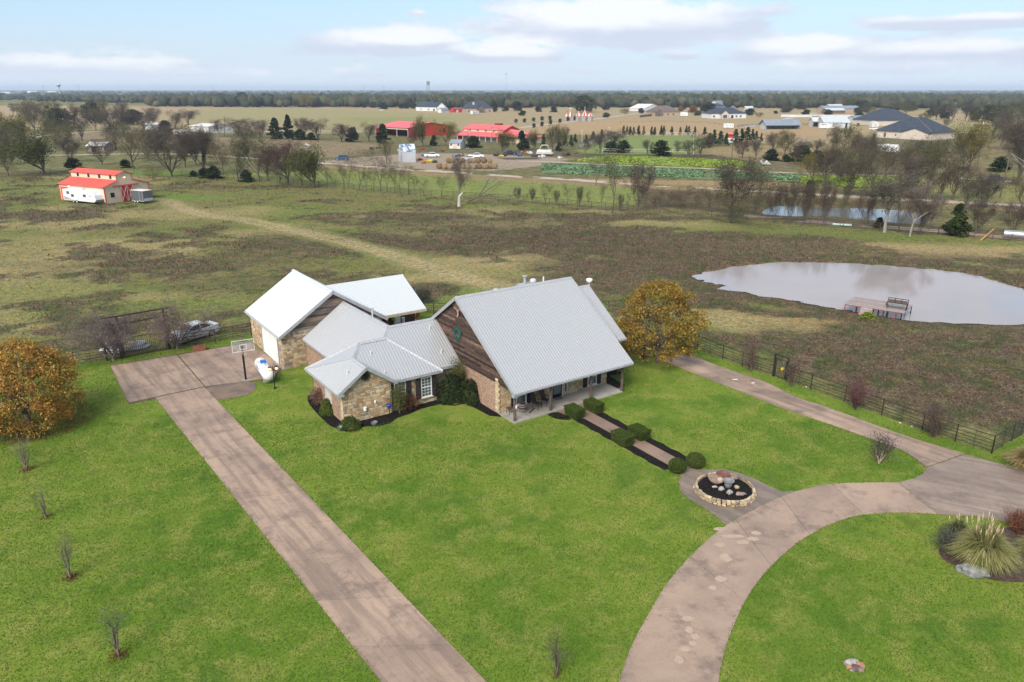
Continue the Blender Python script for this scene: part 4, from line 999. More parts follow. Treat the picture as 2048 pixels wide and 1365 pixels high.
MB_ = box('patio_slab',-.6,6.5,16.0,31.0,.0,.07,CONC_L); MB_.location = Wp(0,0); MB_.rotation_euler.z = TH; MB_['kind'] = 'structure'
# ================================================================ VEGETATION TOOLS
def leafmat(name='leaf',rough=.75,amt=.3):
    if name in MATS: return MATS[name]
    m = bpy.data.materials.new(name); m.use_nodes = True; MATS[name] = m; g = NT(m.node_tree); b = g.n['Principled BSDF']; b.inputs['Roughness'].default_value = rough; b.inputs['Specular IOR Level'].default_value = .2
    a = g.new('ShaderNodeAttribute',attribute_name='Col').outputs['Color']; oi = g.new('ShaderNodeObjectInfo').outputs['Random']
    k = g.m('ADD',g.m('MULTIPLY',oi,.36),.82); cb = g.new('ShaderNodeCombineColor'); g.put(cb.inputs[0],k); g.put(cb.inputs[1],g.m('ADD',g.m('MULTIPLY',k,.5),.5)); g.put(cb.inputs[2],k)
    c = g.mix(1.0,a,cb.outputs[0],'MULTIPLY'); g.put(b.inputs['Base Color'],c)
    tr = g.new('ShaderNodeBsdfTranslucent'); g.put(tr.inputs[0],c); mx = g.new('ShaderNodeMixShader'); mx.inputs[0].default_value = amt
    g.l.new(b.outputs[0],mx.inputs[1]); g.l.new(tr.outputs[0],mx.inputs[2]); g.l.new(mx.outputs[0],g.n['Material Output'].inputs[0])
    return m
LEAF = leafmat(); BARK = attr_mat('bark',.95,.25,6)
def tubes(segs,n):
    """segs (m,8): p0,p1,r0,r1 -> verts, quads"""
    s = np.asarray(segs,float); A,B = s[:,:3],s[:,3:6]; d = B-A; d /= np.linalg.norm(d,axis=1)[:,None]+1e-9
    ref = np.where(np.abs(d[:,2:3]) > .9,[[1.,0,0]],[[0,0,1.]]); x = np.cross(d,ref); x /= np.linalg.norm(x,axis=1)[:,None]+1e-9; y = np.cross(d,x)
    V = np.zeros((len(s),2*n,3))
    for i in range(n):
        t = 2*math.pi*i/n; o = x*math.cos(t)+y*math.sin(t)
        V[:,i] = A+o*s[:,6:7]; V[:,n+i] = B+o*s[:,7:8]
    base = (np.arange(len(s))*2*n)[:,None]
    F = np.concatenate([base+np.array([[i,(i+1) % n,(i+1) % n+n,i+n]]) for i in range(n)],0)
    return V.reshape(-1,3),F
def quads(P,size,rs,up=.0,asp=.55,nrm=None):
    """leaf-like quads at points P"""
    n = len(P); a = rs.normal(size=(n,3)); a /= np.linalg.norm(a,axis=1)[:,None]; b = rs.normal(size=(n,3)); b[:,2] += up; b = np.cross(a,b); b /= np.linalg.norm(b,axis=1)[:,None]+1e-9
    s = (size*rs.uniform(.6,1.4,n))[:,None]
    V = np.stack([P-a*s,P+b*s*asp,P+a*s,P-b*s*asp],1)
    return V.reshape(-1,3),np.arange(4*n).reshape(-1,4)
def skeleton(rng,H=10,trunk=.2,r0=.25,n_main=5,tilt=(25,60),upw=.12,lev=4,kids=(2,4),ratio=.62,wob=.22,steps=4,lean=0.0,multi=1,len0=.62):
    segs = []; tips = []
    def limb(p,d,L,r,l):
        n = steps if l < lev else 2; rr = r; pts = [p]
        for i in range(n):
            d = (d+Vector((rng.gauss(0,wob),rng.gauss(0,wob),rng.gauss(0,wob*.6)+upw))).normalized()
            q = p+d*(L/n); r2 = rr*(.80 if l < lev else .5); segs.append((l,*p,*q,rr,r2)); rr = r2
            if l < lev and i >= (0 if l else 1):
                for k in range(rng.randint(*kids) if i == n-1 else (rng.random() < .85)):
                    a = math.radians(rng.uniform(22,58)); ax = d.orthogonal().normalized(); ax.rotate(Matrix.Rotation(rng.uniform(0,6.283),3,d)); dd = d.copy(); dd.rotate(Matrix.Rotation(a,3,ax))
                    limb(q,dd,L*ratio*rng.uniform(.7,1.15),rr*.68,l+1)
            p = q
        tips.append((tuple(p),l))
    for _ in range(multi):
        b = Vector((rng.uniform(-.1,.1)*(multi > 1)*H*.2,rng.uniform(-.1,.1)*(multi > 1)*H*.2,0)); d = Vector((lean+rng.uniform(-.1,.1),rng.uniform(-.1,.1),1)).normalized()
        top = b+d*H*trunk; mid = b+d*H*trunk*.5+Vector((rng.uniform(-.02,.02)*H,0,0))
        if trunk > 0: segs.append((0,*b,*mid,r0*1.25,r0)); segs.append((0,*mid,*top,r0,r0*.9))
        for k in range(n_main):
            a = math.radians(rng.uniform(*tilt))*(.35 if k == 0 else 1); t = 6.283*(k+rng.uniform(-.3,.3))/n_main
            dd = Vector((math.sin(a)*math.cos(t)+lean*.5,math.sin(a)*math.sin(t),math.cos(a)))
            limb(top,dd,H*len0*rng.uniform(.75,1.05)*(1-trunk),r0*.62,1)
    return segs,tips
def norm_to(V,allz,H):
    k = H/max(.01,allz); return V*k
PROTO = {}
def make_proto(key,rng_seed,sk,bark,twig_n,twig_len,twig_r,twig_col,leaf_n=0,leaf_size=.2,leaf_cols=(),leaf_spread=.5,tl=1,H=10.0,ground_w=False,leaf_asp=.6):
    rng = random.Random(rng_seed); rs = np.random.RandomState(rng_seed)
    segs,tips = skeleton(rng,H=H,**sk)
    zmax = max(max(s[3],s[6]) for s in segs); k = 1.06*H/np.percentile([t[0][2] for t in tips],98)
    big = [[v*k if i < 6 else v for i,v in enumerate(s[1:])] for s in segs if s[0] <= tl]; fine = [[v*k if i < 6 else v for i,v in enumerate(s[1:])] for s in segs if s[0] > tl]
    V,F = tubes(big,6); col = np.array(bark)[None]*(.8+.4*rs.rand(len(V),1))
    trunk = mesh_np('trunk',V,F,BARK,col)
    lt = max(t[1] for t in tips); T = np.array([t[0] for t in tips if t[1] >= lt-1])*k
    vs,fs,cs,o = [],[],[],0
    if fine:
        V,F = tubes(fine,3); vs.append(V); fs.append(F); cs.append(np.array(twig_col)[None]*(.75+.5*rs.rand(len(V),1))); o += len(V)
    # twigs: thin blades around each tip
    if twig_n:
        P = np.repeat(T,twig_n,0); n = len(P); d = rs.normal(size=(n,3)); d[:,2] = np.abs(d[:,2])*.8+.1; d /= np.linalg.norm(d,axis=1)[:,None]
        P = P+rs.normal(size=(n,3))*twig_len*.35; e = P+d*twig_len*rs.uniform(.5,1.3,(n,1)); sd_ = np.cross(d,rs.normal(size=(n,3))); sd_ /= np.linalg.norm(sd_,axis=1)[:,None]; sd_ *= twig_r
        V = np.stack([P-sd_,P+sd_,e+sd_*.3,e-sd_*.3],1).reshape(-1,3); F = np.arange(4*n).reshape(-1,4)+o; o += len(V); vs.append(V); fs.append(F); cs.append(np.repeat(np.array(twig_col)[None]*(.65+.7*rs.rand(n,1)),4,0))
    if leaf_n:
        P = T[rs.randint(0,len(T),leaf_n)]+rs.normal(size=(leaf_n,3))*leaf_spread; P[:,2] = np.maximum(P[:,2],.15)
        V,F = quads(P,leaf_size,rs,asp=leaf_asp); lc = np.array(leaf_cols); w = vnoise(P[:,0]*1.0+P[:,2]*.7+50,P[:,1]+P[:,2]*.4+50,1.6)*.7+rs.rand(leaf_n)*.5
        c = lc[np.clip((w*len(lc)/1.2).astype(int),0,len(lc)-1)]*(.75+.5*rs.rand(leaf_n,1)); vs.append(V); fs.append(F+o); cs.append(np.repeat(c,4,0)); o += len(V)
    V = np.concatenate(vs); crown = mesh_np('crown',V,np.concatenate(fs),LEAF,np.concatenate(cs))
    w = np.percentile(np.hypot(V[:,0],V[:,1]),96)*2
    PROTO[key] = (trunk,crown,H,w)
def make_solid(key,seed,H,W_,cols,n=2600,size=.28,shape='cone',trunk_c=(.10,.08,.06),gaps=.25,base=.06,trunk_r=.16):
    """dense evergreens and round trees: leaf sprays through the crown's volume"""
    rs = np.random.RandomState(seed); nc = 46 if shape != 'pine' else 34; z = (np.arange(nc)+rs.rand(nc))/nc; a = rs.rand(nc)*6.283+np.arange(nc)*2.4
    if shape == 'cone': rad = (1-z)**.8*(.3+.7*np.minimum(1,(z+.05)*5))
    elif shape == 'pine': rad = (1-z)**.75*(.45+.55*np.abs(np.sin(z*14+seed)))
    elif shape == 'dome': rad = np.sqrt(np.clip(1-z**2,0,1))
    else: rad = np.sqrt(np.clip(1-((z-.42)/.58)**2,0,1))
    r = rad*rs.uniform(.35,1.0,nc)*W_/2*.82; cz = base*H+z*H*(.97-base); cr = W_*rs.uniform(.10,.20,nc)*(1-.5*z*(shape in ('cone','pine')))*(.75 if shape == 'pine' else 1)
    CC = np.stack([r*np.cos(a),r*np.sin(a),cz],1); i_ = rs.randint(0,nc,n); d = rs.normal(size=(n,3)); d /= np.linalg.norm(d,axis=1)[:,None]
    P = CC[i_]+d*(cr[i_]*rs.rand(n)**.4)[:,None]*np.array([[1.15,1.15,.8]]); P[:,2] = np.maximum(P[:,2],.1); n = len(P); tone = rs.uniform(.6,1.45,nc)[i_][:,None]
    V,F = quads(P,size,rs,asp=.6); lc = np.array(cols); w = vnoise(P[:,0]+70,P[:,2]+P[:,1]+70,W_/6)*.6+rs.rand(n)*.55
    c = lc[np.clip((w*len(lc)/1.15).astype(int),0,len(lc)-1)]*(.7+.6*rs.rand(n,1))*tone
    crown = mesh_np('crown',V,F,LEAF,np.repeat(c,4,0))
    segs = [(0,0,0,0,0,H*.5,trunk_r,trunk_r*.6)]
    for i in range(6):
        t = i*1.05+seed; zb = H*(.18+.1*i); segs.append((0,0,zb,W_*.3*math.cos(t),W_*.3*math.sin(t),zb+H*.12,trunk_r*.35,.02))
    V,F = tubes(segs,6); trunk = mesh_np('trunk',V,F,BARK,np.array(trunk_c)[None]*(.8+.4*rs.rand(len(V),1)))
    PROTO[key] = (trunk,crown,H,W_)
BK = (.100,.085,.070); TW = (.088,.070,.055); TWG = (.105,.095,.058)
OLV_ = [(.085,.085,.028),(.12,.115,.035),(.06,.065,.02),(.15,.13,.045)]
make_proto('bare_a',1,dict(trunk=.14,r0=.30,n_main=5,tilt=(20,52),upw=.10,lev=4),BK,3,.9,.034,TW)
make_proto('bare_b',2,dict(trunk=.22,r0=.26,n_main=4,tilt=(25,60),upw=.08,lev=4),(.15,.125,.11),3,.9,.034,(.10,.08,.065))
make_proto('bare_c',3,dict(trunk=.08,r0=.20,n_main=6,tilt=(12,40),upw=.14,lev=4,wob=.16),BK,3,.9,.034,TW)
make_proto('bare_red',4,dict(trunk=.16,r0=.30,n_main=5,tilt=(30,62),upw=.06,lev=4,wob=.2),(.07,.058,.05),4,.9,.030,(.095,.058,.050))
make_proto('slim',5,dict(trunk=.25,r0=.13,n_main=3,tilt=(10,30),upw=.18,lev=3,wob=.18,ratio=.5),BK,7,.8,.022,TWG,500,.10,OLV_,.4)
make_proto('slim_b',6,dict(trunk=.10,r0=.12,n_main=4,tilt=(10,34),upw=.16,lev=3,wob=.2,ratio=.5),BK,8,.8,.022,TW,250,.10,OLV_,.4)
make_proto('olive_a',7,dict(trunk=.16,r0=.28,n_main=5,tilt=(25,58),upw=.08,lev=4),BK,3,.7,.02,TWG,3200,.17,OLV_,.45)
make_proto('olive_b',8,dict(trunk=.12,r0=.26,n_main=6,tilt=(20,56),upw=.08,lev=4),BK,2,.7,.02,TWG,5200,.18,[(.075,.090,.022),(.11,.12,.03),(.05,.06,.016),(.14,.13,.03)],.5)
make_proto('sparse_olive',9,dict(trunk=.16,r0=.25,n_main=5,tilt=(22,55),upw=.10,lev=4),BK,4,.8,.022,TWG,1100,.15,OLV_,.5)
make_proto('yellow_olive',10,dict(trunk=.14,r0=.24,n_main=6,tilt=(20,52),upw=.08,lev=4),BK,1,.6,.02,TWG,3600,.18,[(.15,.13,.025),(.19,.15,.03),(.10,.095,.02),(.22,.17,.04)],.45)
make_proto('brush',11,dict(trunk=0,r0=.10,n_main=9,tilt=(10,60),upw=.06,lev=3,wob=.25,ratio=.6),(.12,.095,.08),9,.9,.026,(.125,.088,.066),300,.12,[(.15,.10,.04),(.12,.11,.035)],.4)
make_proto('brush_olive',12,dict(trunk=0,r0=.10,n_main=9,tilt=(10,60),upw=.06,lev=3,wob=.25,ratio=.6),BK,7,.9,.026,TWG,1500,.14,[(.11,.11,.035),(.15,.13,.04),(.08,.085,.03)],.4)
make_proto('dead',13,dict(trunk=.25,r0=.26,n_main=4,tilt=(25,65),upw=.05,lev=3,wob=.28,ratio=.6),(.34,.31,.28),2,.8,.02,(.24,.21,.19))
make_proto('white_trunk',14,dict(trunk=.30,r0=.20,n_main=4,tilt=(18,48),upw=.12,lev=4,wob=.24,ratio=.58),(.25,.225,.20),3,.8,.03,(.14,.115,.095),260,.16,[(.06,.075,.02)],.4)
CED = [(.020,.034,.012),(.032,.050,.016),(.013,.024,.009),(.045,.060,.020)]
make_solid('cedar',21,8,4.6,CED,2600,.27,'cone',gaps=.2)
make_solid('cedar_b',22,6,5.0,CED,2400,.27,'dome',gaps=.22)
make_solid('pine',23,8,3.4,[(.030,.060,.018),(.05,.085,.025),(.02,.042,.014)],1500,.26,'pine',gaps=.28,base=.10)
make_solid('pine_b',24,8,4.2,[(.035,.066,.020),(.055,.09,.027),(.02,.042,.014)],1500,.26,'pine',gaps=.30,base=.12)
make_solid('round_dark',25,7,7.0,[(.030,.040,.018),(.045,.055,.022),(.022,.032,.015)],2600,.32,'round',gaps=.2,base=.14)
make_solid('round_olive',26,9,9.0,[(.055,.060,.024),(.075,.080,.03),(.04,.045,.018)],3200,.36,'round',gaps=.25,base=.14)
make_solid('round_orange',27,6,6.4,[(.22,.095,.025),(.28,.13,.035),(.16,.08,.025)],2000,.30,'round',gaps=.22,base=.20)
make_solid('yellow_cedar',28,8,3.2,[(.085,.095,.018),(.13,.13,.02),(.06,.07,.015)],1700,.25,'cone',gaps=.2)
make_solid('bright_cedar',29,8,5.6,[(.040,.058,.016),(.06,.080,.020),(.028,.042,.012),(.08,.095,.03)],5200,.22,'cone',gaps=.16)
make_solid('young_round',30,4,3.0,[(.05,.055,.026),(.035,.042,.02)],500,.26,'round',gaps=.2,base=.25,trunk_r=.08)
trs = random.Random(77)
def tree(key,px,py,top,wpx,label,name='tree',cat='tree',group=None,rz=None):
    xy = G(px,py); t,c,H,Wd_ = PROTO[key]; h = max(.5,HT(xy,top)); w = wpx/PXM(xy)
    e = empty(name,(*xy,0),trs.uniform(0,6.28) if rz is None else rz,label,cat,group); sx = w*1.2/Wd_
    sx = min(max(sx,h/H*.45),h/H*1.9); e.scale = (sx,sx,h/H)
    link('trunk',t,e); link('crown',c,e); return e

# ================================================================ NEAR PLANTS
def near_oak(px,py,top,wpx,seed,label,n=20000,flat=1.0,cols=None,low=.12,cx=0.0):
    xy = G(px,py); H = HT(xy,top); Wm = wpx/PXM(xy); rng = random.Random(seed); rs = np.random.RandomState(seed)
    segs,tips = skeleton(rng,H=H,trunk=.16,r0=.17,n_main=7,tilt=(25,70),upw=.05,lev=4,wob=.2)
    S_ = np.array([s[1:] for s in segs]); L = np.array([s[0] for s in segs])
    zmax = S_[:,[2,5]].max(); rmax = np.percentile(np.hypot(S_[:,3],S_[:,4]),97)
    S_[:,[2,5]] *= H*.96/zmax; S_[:,[0,1,3,4]] *= (Wm*.46)/rmax
    e = empty('oak_tree',(*xy,0),0,label,'tree')
    V,F = tubes(S_[L <= 2],6); link('trunk',mesh_np('trunk',V,F,BARK,np.array((.12,.10,.085))[None]*(.8+.4*rs.rand(len(V),1))),e)
    V1,F1 = tubes(S_[L > 2],3); c1 = np.array((.10,.075,.055))[None]*(.8+.4*rs.rand(len(V1),1))
    # clumps of leaves over an uneven dome
    nc = 260; u = rs.rand(nc); a = rs.rand(nc)*6.283; zc = low+(1-low)*u; prof = np.sqrt(np.clip(1-((zc-.42)/.60)**2,.02,1)); prof = np.where(zc < .42,np.sqrt(np.clip(1-((zc-.42)/.46)**2,.05,1)),prof)
    rr = prof*rs.uniform(.35,1.0,nc)**.5*Wm/2*(.88+.24*vnoise(a*1.5+seed,zc*5+9,1.)); cc = np.stack([rr*np.cos(a)+cx,rr*np.sin(a),zc*H*.86],1); cr = rs.uniform(.35,.85,nc)*Wm/8
    i = rs.randint(0,nc,n); d = rs.normal(size=(n,3)); d /= np.linalg.norm(d,axis=1)[:,None]; P = cc[i]+d*(cr[i]*rs.rand(n)**.33)[:,None]*np.array([[1,1,.75]]); P[:,2] = np.maximum(P[:,2],.25)
    V2,F2 = quads(P,.085,rs,asp=.65); lc = np.array(cols or [(.15,.145,.032),(.25,.185,.036),(.34,.205,.042),(.40,.225,.050),(.31,.155,.036),(.21,.17,.036)])
    tone = rs.rand(nc); k = np.clip(((tone[i]*.75+rs.rand(n)*.4)*len(lc)/1.1).astype(int),0,len(lc)-1); c2 = np.repeat(lc[k]*(.65+.7*rs.rand(n,1)),4,0)
    link('crown',mesh_np('crown',np.concatenate([V1,V2]),np.concatenate([F1,F2+len(V1)]),LEAF,np.concatenate([c1,c2])),e); return e
near_oak(58,852,670,238,3,'wide domed oak in orange brown autumn leaf on the left lawn edge',26000,low=.06,cx=-.4)
near_oak(1316,727,546,172,9,'orange brown autumn oak standing at the gate right of the house',21000,low=.16)
def bare_shrub(px,py,top,wpx,seed,label,bark=(.16,.13,.115),tw=(.16,.12,.105),tilt=(8,42),n_main=8,lev=3,twn=2,twr=.014,lvs=0,lcols=None,name='bare_shrub',r0=.045,trunk=0.0,foot=0,kids=(2,3),cat='shrub',wob=.14,twl=.45):
    xy = G(px,py); H = HT(xy,top); Wm = wpx/PXM(xy); rng = random.Random(seed); rs = np.random.RandomState(seed)
    segs,tips = skeleton(rng,H=H,trunk=trunk,r0=r0*2,n_main=n_main,tilt=tilt,upw=.10,lev=lev,wob=wob,ratio=.6,kids=kids)
    S_ = np.array([s[1:] for s in segs]); L = np.array([s[0] for s in segs]); zmax = S_[:,[2,5]].max(); rmax = np.percentile(np.hypot(S_[:,3],S_[:,4]),95)
    kz,kr = H*.95/zmax,min(Wm*.48/rmax,3); S_[:,[2,5]] *= kz; S_[:,[0,1,3,4]] *= kr
    e = empty(name,(*xy,0),0,label,cat)
    m_ = L <= 1
    V,F = tubes(S_[m_],5); link('stems',mesh_np('stems',V,F,BARK,np.array(bark)[None]*(.8+.4*rs.rand(len(V),1))),e)
    V1,F1 = tubes(S_[~m_],3); cs = [np.array(tw)[None]*(.8+.4*rs.rand(len(V1),1))]; vs = [V1]; fs = [F1]; o = len(V1)
    T = np.array([t[0] for t in tips])*np.array([[kr,kr,kz]]); P = np.repeat(T,twn,0); n = len(P); d = rs.normal(size=(n,3)); d[:,2] = np.abs(d[:,2])+.2; d /= np.linalg.norm(d,axis=1)[:,None]
    P = P+rs.normal(size=(n,3))*twl*.35; P[:,2] = np.maximum(P[:,2],.05); q = P+d*twl*rs.uniform(.5,1.3,(n,1)); s2 = np.cross(d,rs.normal(size=(n,3))); s2 /= np.linalg.norm(s2,axis=1)[:,None]; s2 *= twr
    vs.append(np.stack([P-s2,P+s2,q+s2*.3,q-s2*.3],1).reshape(-1,3)); fs.append(np.arange(4*n).reshape(-1,4)+o); o += 4*n; cs.append(np.repeat(np.array(tw)[None]*(.6+.8*rs.rand(n,1)),4,0))
    if lvs:
        P = T[rs.randint(0,len(T),lvs)]+rs.normal(size=(lvs,3))*.25; P[:,2] = np.maximum(P[:,2],.05); V,F = quads(P,.05,rs); lc = np.array(lcols); vs.append(V); fs.append(F+o); o += len(V); cs.append(np.repeat(lc[rs.randint(0,len(lc),lvs)]*(.7+.6*rs.rand(lvs,1)),4,0))
    if foot:
        P = rs.normal(size=(foot,3))*np.array([[.20,.20,.16]]); P[:,2] = np.abs(P[:,2])+.03; V,F = quads(P,.05,rs); vs.append(V); fs.append(F+o); o += len(V); cs.append(np.repeat(np.array([(.16,.07,.035)])*(.6+.8*rs.rand(foot,1)),4,0))
    link('twigs',mesh_np('twigs',np.concatenate(vs),np.concatenate(fs),LEAF,np.concatenate(cs)),e); return e
GRY = (.155,.130,.115)
bare_shrub(228,722,616,150,31,'broad grey bare tree arching over the left post of the black gate',GRY,(.145,.118,.108),(15,62),8,4,5,.015,1600,[(.12,.12,.04)],name='bare_tree',r0=.07,trunk=.10,cat='tree')
bare_shrub(355,699,594,152,32,'broad grey bare tree half hiding the front of the silver sedan',GRY,(.145,.115,.10),(15,62),8,4,3,.015,1300,[(.13,.12,.04),(.16,.12,.05)],name='bare_tree',r0=.07,trunk=.10,cat='tree')
RB = (.13,.085,.075)
bare_shrub(1502,744,680,48,33,'reddish bare crape myrtle on the fence left of the black walk gate',RB,RB)
bare_shrub(1582,774,716,34,34,'narrow reddish bare crape myrtle just right of the black walk gate',RB,RB,n_main=6)
bare_shrub(1710,820,752,58,35,'dark red bare crape myrtle before the middle of the long right fence',(.10,.06,.055),(.12,.06,.055),twn=3)
bare_shrub(1866,875,802,62,36,'sprawling dark bare crape myrtle near the right corner of the fence',(.10,.075,.065),(.11,.075,.065),twn=3)
bare_shrub(1758,928,866,46,37,'pale stemmed bare crape myrtle standing alone in the lawn beside the side drive',(.30,.23,.18),(.11,.085,.085),(10,36),7,3,2)
bare_shrub(53,942,872,36,38,'small bare sapling with brown leaves just below the left oak',(.15,.12,.10),(.16,.14,.11),n_main=5,foot=160,lev=2,twn=5,twr=.010)
bare_shrub(92,1036,975,16,39,'thinnest bare sapling on the left lawn, second from the oak',(.17,.14,.12),(.16,.14,.12),n_main=3,foot=70,lev=2,twn=5,twr=.006)
bare_shrub(142,1158,1062,34,40,'bare upright sapling with russet foot, third down the left lawn',(.17,.14,.12),(.15,.13,.11),n_main=4,foot=170,lev=2,twn=5,twr=.009,tilt=(5,26))
bare_shrub(238,1314,1216,44,41,'forked bare sapling with russet foot near the lower left corner',(.15,.12,.10),(.15,.125,.11),n_main=4,foot=170,lev=2,twn=5,twr=.009,tilt=(8,30))
bare_shrub(1112,1356,1266,40,42,'bare vase shaped sapling at the bottom edge of the middle lawn',(.12,.09,.075),(.12,.095,.08),n_main=5,foot=40,lev=2,twn=6,twr=.009,tilt=(8,30))
def bush(name,x,y,w,d,h,cols,n,size,seed,label,z0=0.0,shape='dome',cat='shrub',core=(.035,.055,.013),rz=0.0):
    rs = np.random.RandomState(seed); P = []
    if shape == 'box':
        f = rs.randint(0,6,n); p = rs.uniform(-.5,.5,(n,3));
        for k in range(n):
            if f[k] < 2: p[k,2] = .5-.0*rs.rand()
            elif f[k] < 4: p[k,0] = (-.5,.5)[f[k]-2]
            else: p[k,1] = (-.5,.5)[f[k]-4]
        tp = .84+.16*(p[:,2]+.5); p[:,0] *= tp; p[:,1] *= tp
        p += rs.normal(size=(n,3))*.010; p[:,2] += .015*np.sin(p[:,0]*9+seed)
    else:
        a = rs.rand(n)*6.283; c = rs.uniform(-.75 if shape == 'ball' else -.1,1,n); s = np.sqrt(1-np.clip(c,-1,1)**2); p = np.stack([s*np.cos(a)*.5,s*np.sin(a)*.5,(c*.5 if shape == 'ball' else c-.5)],1)
        p *= (1+(.05 if shape == 'ball' else .30)*(vnoise(a*2.5+seed,c*3+9,1.)-.5)*2+rs.normal(size=n)*(.015 if shape == 'ball' else .07))[:,None]
    p = p*np.array([[w,d,h]]); p[:,2] += h/2+.0; p[:,2] = np.maximum(p[:,2],.02)
    V,F = quads(p,size,rs,asp=.65); lc = np.array(cols); w_ = vnoise(p[:,0]*2+90,p[:,1]*2+p[:,2]*2+90,.5)*.6+rs.rand(n)*.6; c = lc[np.clip((w_*len(lc)/1.2).astype(int),0,len(lc)-1)]*(.7+.6*rs.rand(n,1))
    e = empty(name,(x,y,z0),rz,label,cat); link('foliage',mesh_np('foliage',V,F,LEAF,np.repeat(c,4,0)),e)
    m = MB()
    if shape == 'box': k = .92; m.add([(sx*w/2*t*k,sy*d/2*t*k,z) for z,t in ((0.03,.84),(h*.965,1)) for sx,sy in ((-1,-1),(1,-1),(1,1),(-1,1))],[(3,2,1,0),(4,5,6,7),(0,1,5,4),(1,2,6,5),(2,3,7,6),(3,0,4,7)])
    else: m.blob((0,0,h*.5 if shape == 'ball' else h*.12),1.0,seed,.12,2,(w*.46,d*.46,h*.47 if shape == 'ball' else h*.72))
    m.build('inner_growth',M('inner_growth_%d' % int(core[1]*1000),core,None,1,.95),e); return e
HC = [(.055,.085,.014),(.085,.115,.018),(.035,.058,.011),(.12,.145,.028)]
wa = math.atan2(wd[1],wd[0])
for px,py,w,lab in ((1149,834,1.5,'square clipped hedge left of the walk, nearest the porch'),(1187,822,1.5,'square clipped hedge right of the walk, nearest the porch'),(1245,887,1.6,'square clipped hedge left of the walk, halfway along'),(1278,876,1.5,'square clipped hedge right of the walk, halfway along')):
    x,y = G(px,py); bush('box_hedge',x,y,w,1.0,.80,HC,6500,.028,int(px),lab,shape='box',rz=wa,cat='hedge')['group'] = 'clipped hedges along the front walk'
for px,py,w,lab in ((1354,945,1.15,'clipped round shrub ball left of the walk beside the stone ring'),(1390,934,1.25,'clipped round shrub ball right of the walk above the stone ring')):
    x,y = G(px,py); bush('ball_shrub',x,y,w,w,.98,HC,5000,.034,int(px),lab,shape='ball')['group'] = 'clipped hedges along the front walk'
DG = [(.022,.036,.012),(.035,.052,.016),(.014,.026,.009),(.055,.070,.02)]
x,y,_ = Wp(-1.35,6.7); bush('evergreen_bush',x,y,2.5,1.9,2.1,DG,5000,.075,61,'big dark green bush against the corner between wing and tall gable',rz=TH)
x,y,_ = Wp(-.45,5.6); bush('evergreen_bush',x,y,1.5,1.5,1.7,DG,2600,.07,65,'dark green bush below the downpipe on the brick gable wall',rz=TH)
x,y = G(656,828); bush('green_shrub',x,y,1.0,1.0,1.15,[(.07,.11,.015),(.10,.14,.02),(.05,.08,.012)],1500,.06,62,'bright green shrub beside the brick wall of the left wing')
x,y = G(702,857); bush('round_shrub',x,y,1.35,1.1,.85,HC,2000,.05,63,'low round green shrub at the front left corner of the stone wing')
bare_shrub(636,812,776,30,64,'dry brown shrub beside the pale window on the brick wall',(.14,.09,.07),(.17,.105,.08),n_main=8,lvs=500,lcols=[(.19,.11,.07),(.12,.12,.04)])
bare_shrub(818,820,792,34,66,'russet leaved shrub below the pair of shuttered windows',(.10,.06,.045),(.14,.06,.04),n_main=8,lvs=700,lcols=[(.17,.06,.03),(.10,.07,.03)])
bare_shrub(800,828,762,34,67,'leafy climbing plant growing over the left shuttered window',(.12,.10,.07),(.10,.10,.05),n_main=6,lvs=1500,lcols=[(.09,.12,.025),(.14,.15,.03),(.16,.10,.04)],name='climbing_plant',cat='plant')
bare_shrub(922,790,712,36,68,'sparse olive vine tree rising above the dark bush to the eave',(.13,.11,.08),(.13,.12,.06),n_main=6,lvs=1800,lcols=[(.12,.13,.03),(.18,.15,.04),(.08,.10,.03)],name='climbing_plant',cat='plant',tilt=(5,25))
bare_shrub(750,800,770,12,69,'small green sprig of vine on the stone gable',(.12,.10,.07),(.10,.12,.05),n_main=5,lvs=300,lcols=[(.10,.13,.03)],name='climbing_plant',cat='plant')
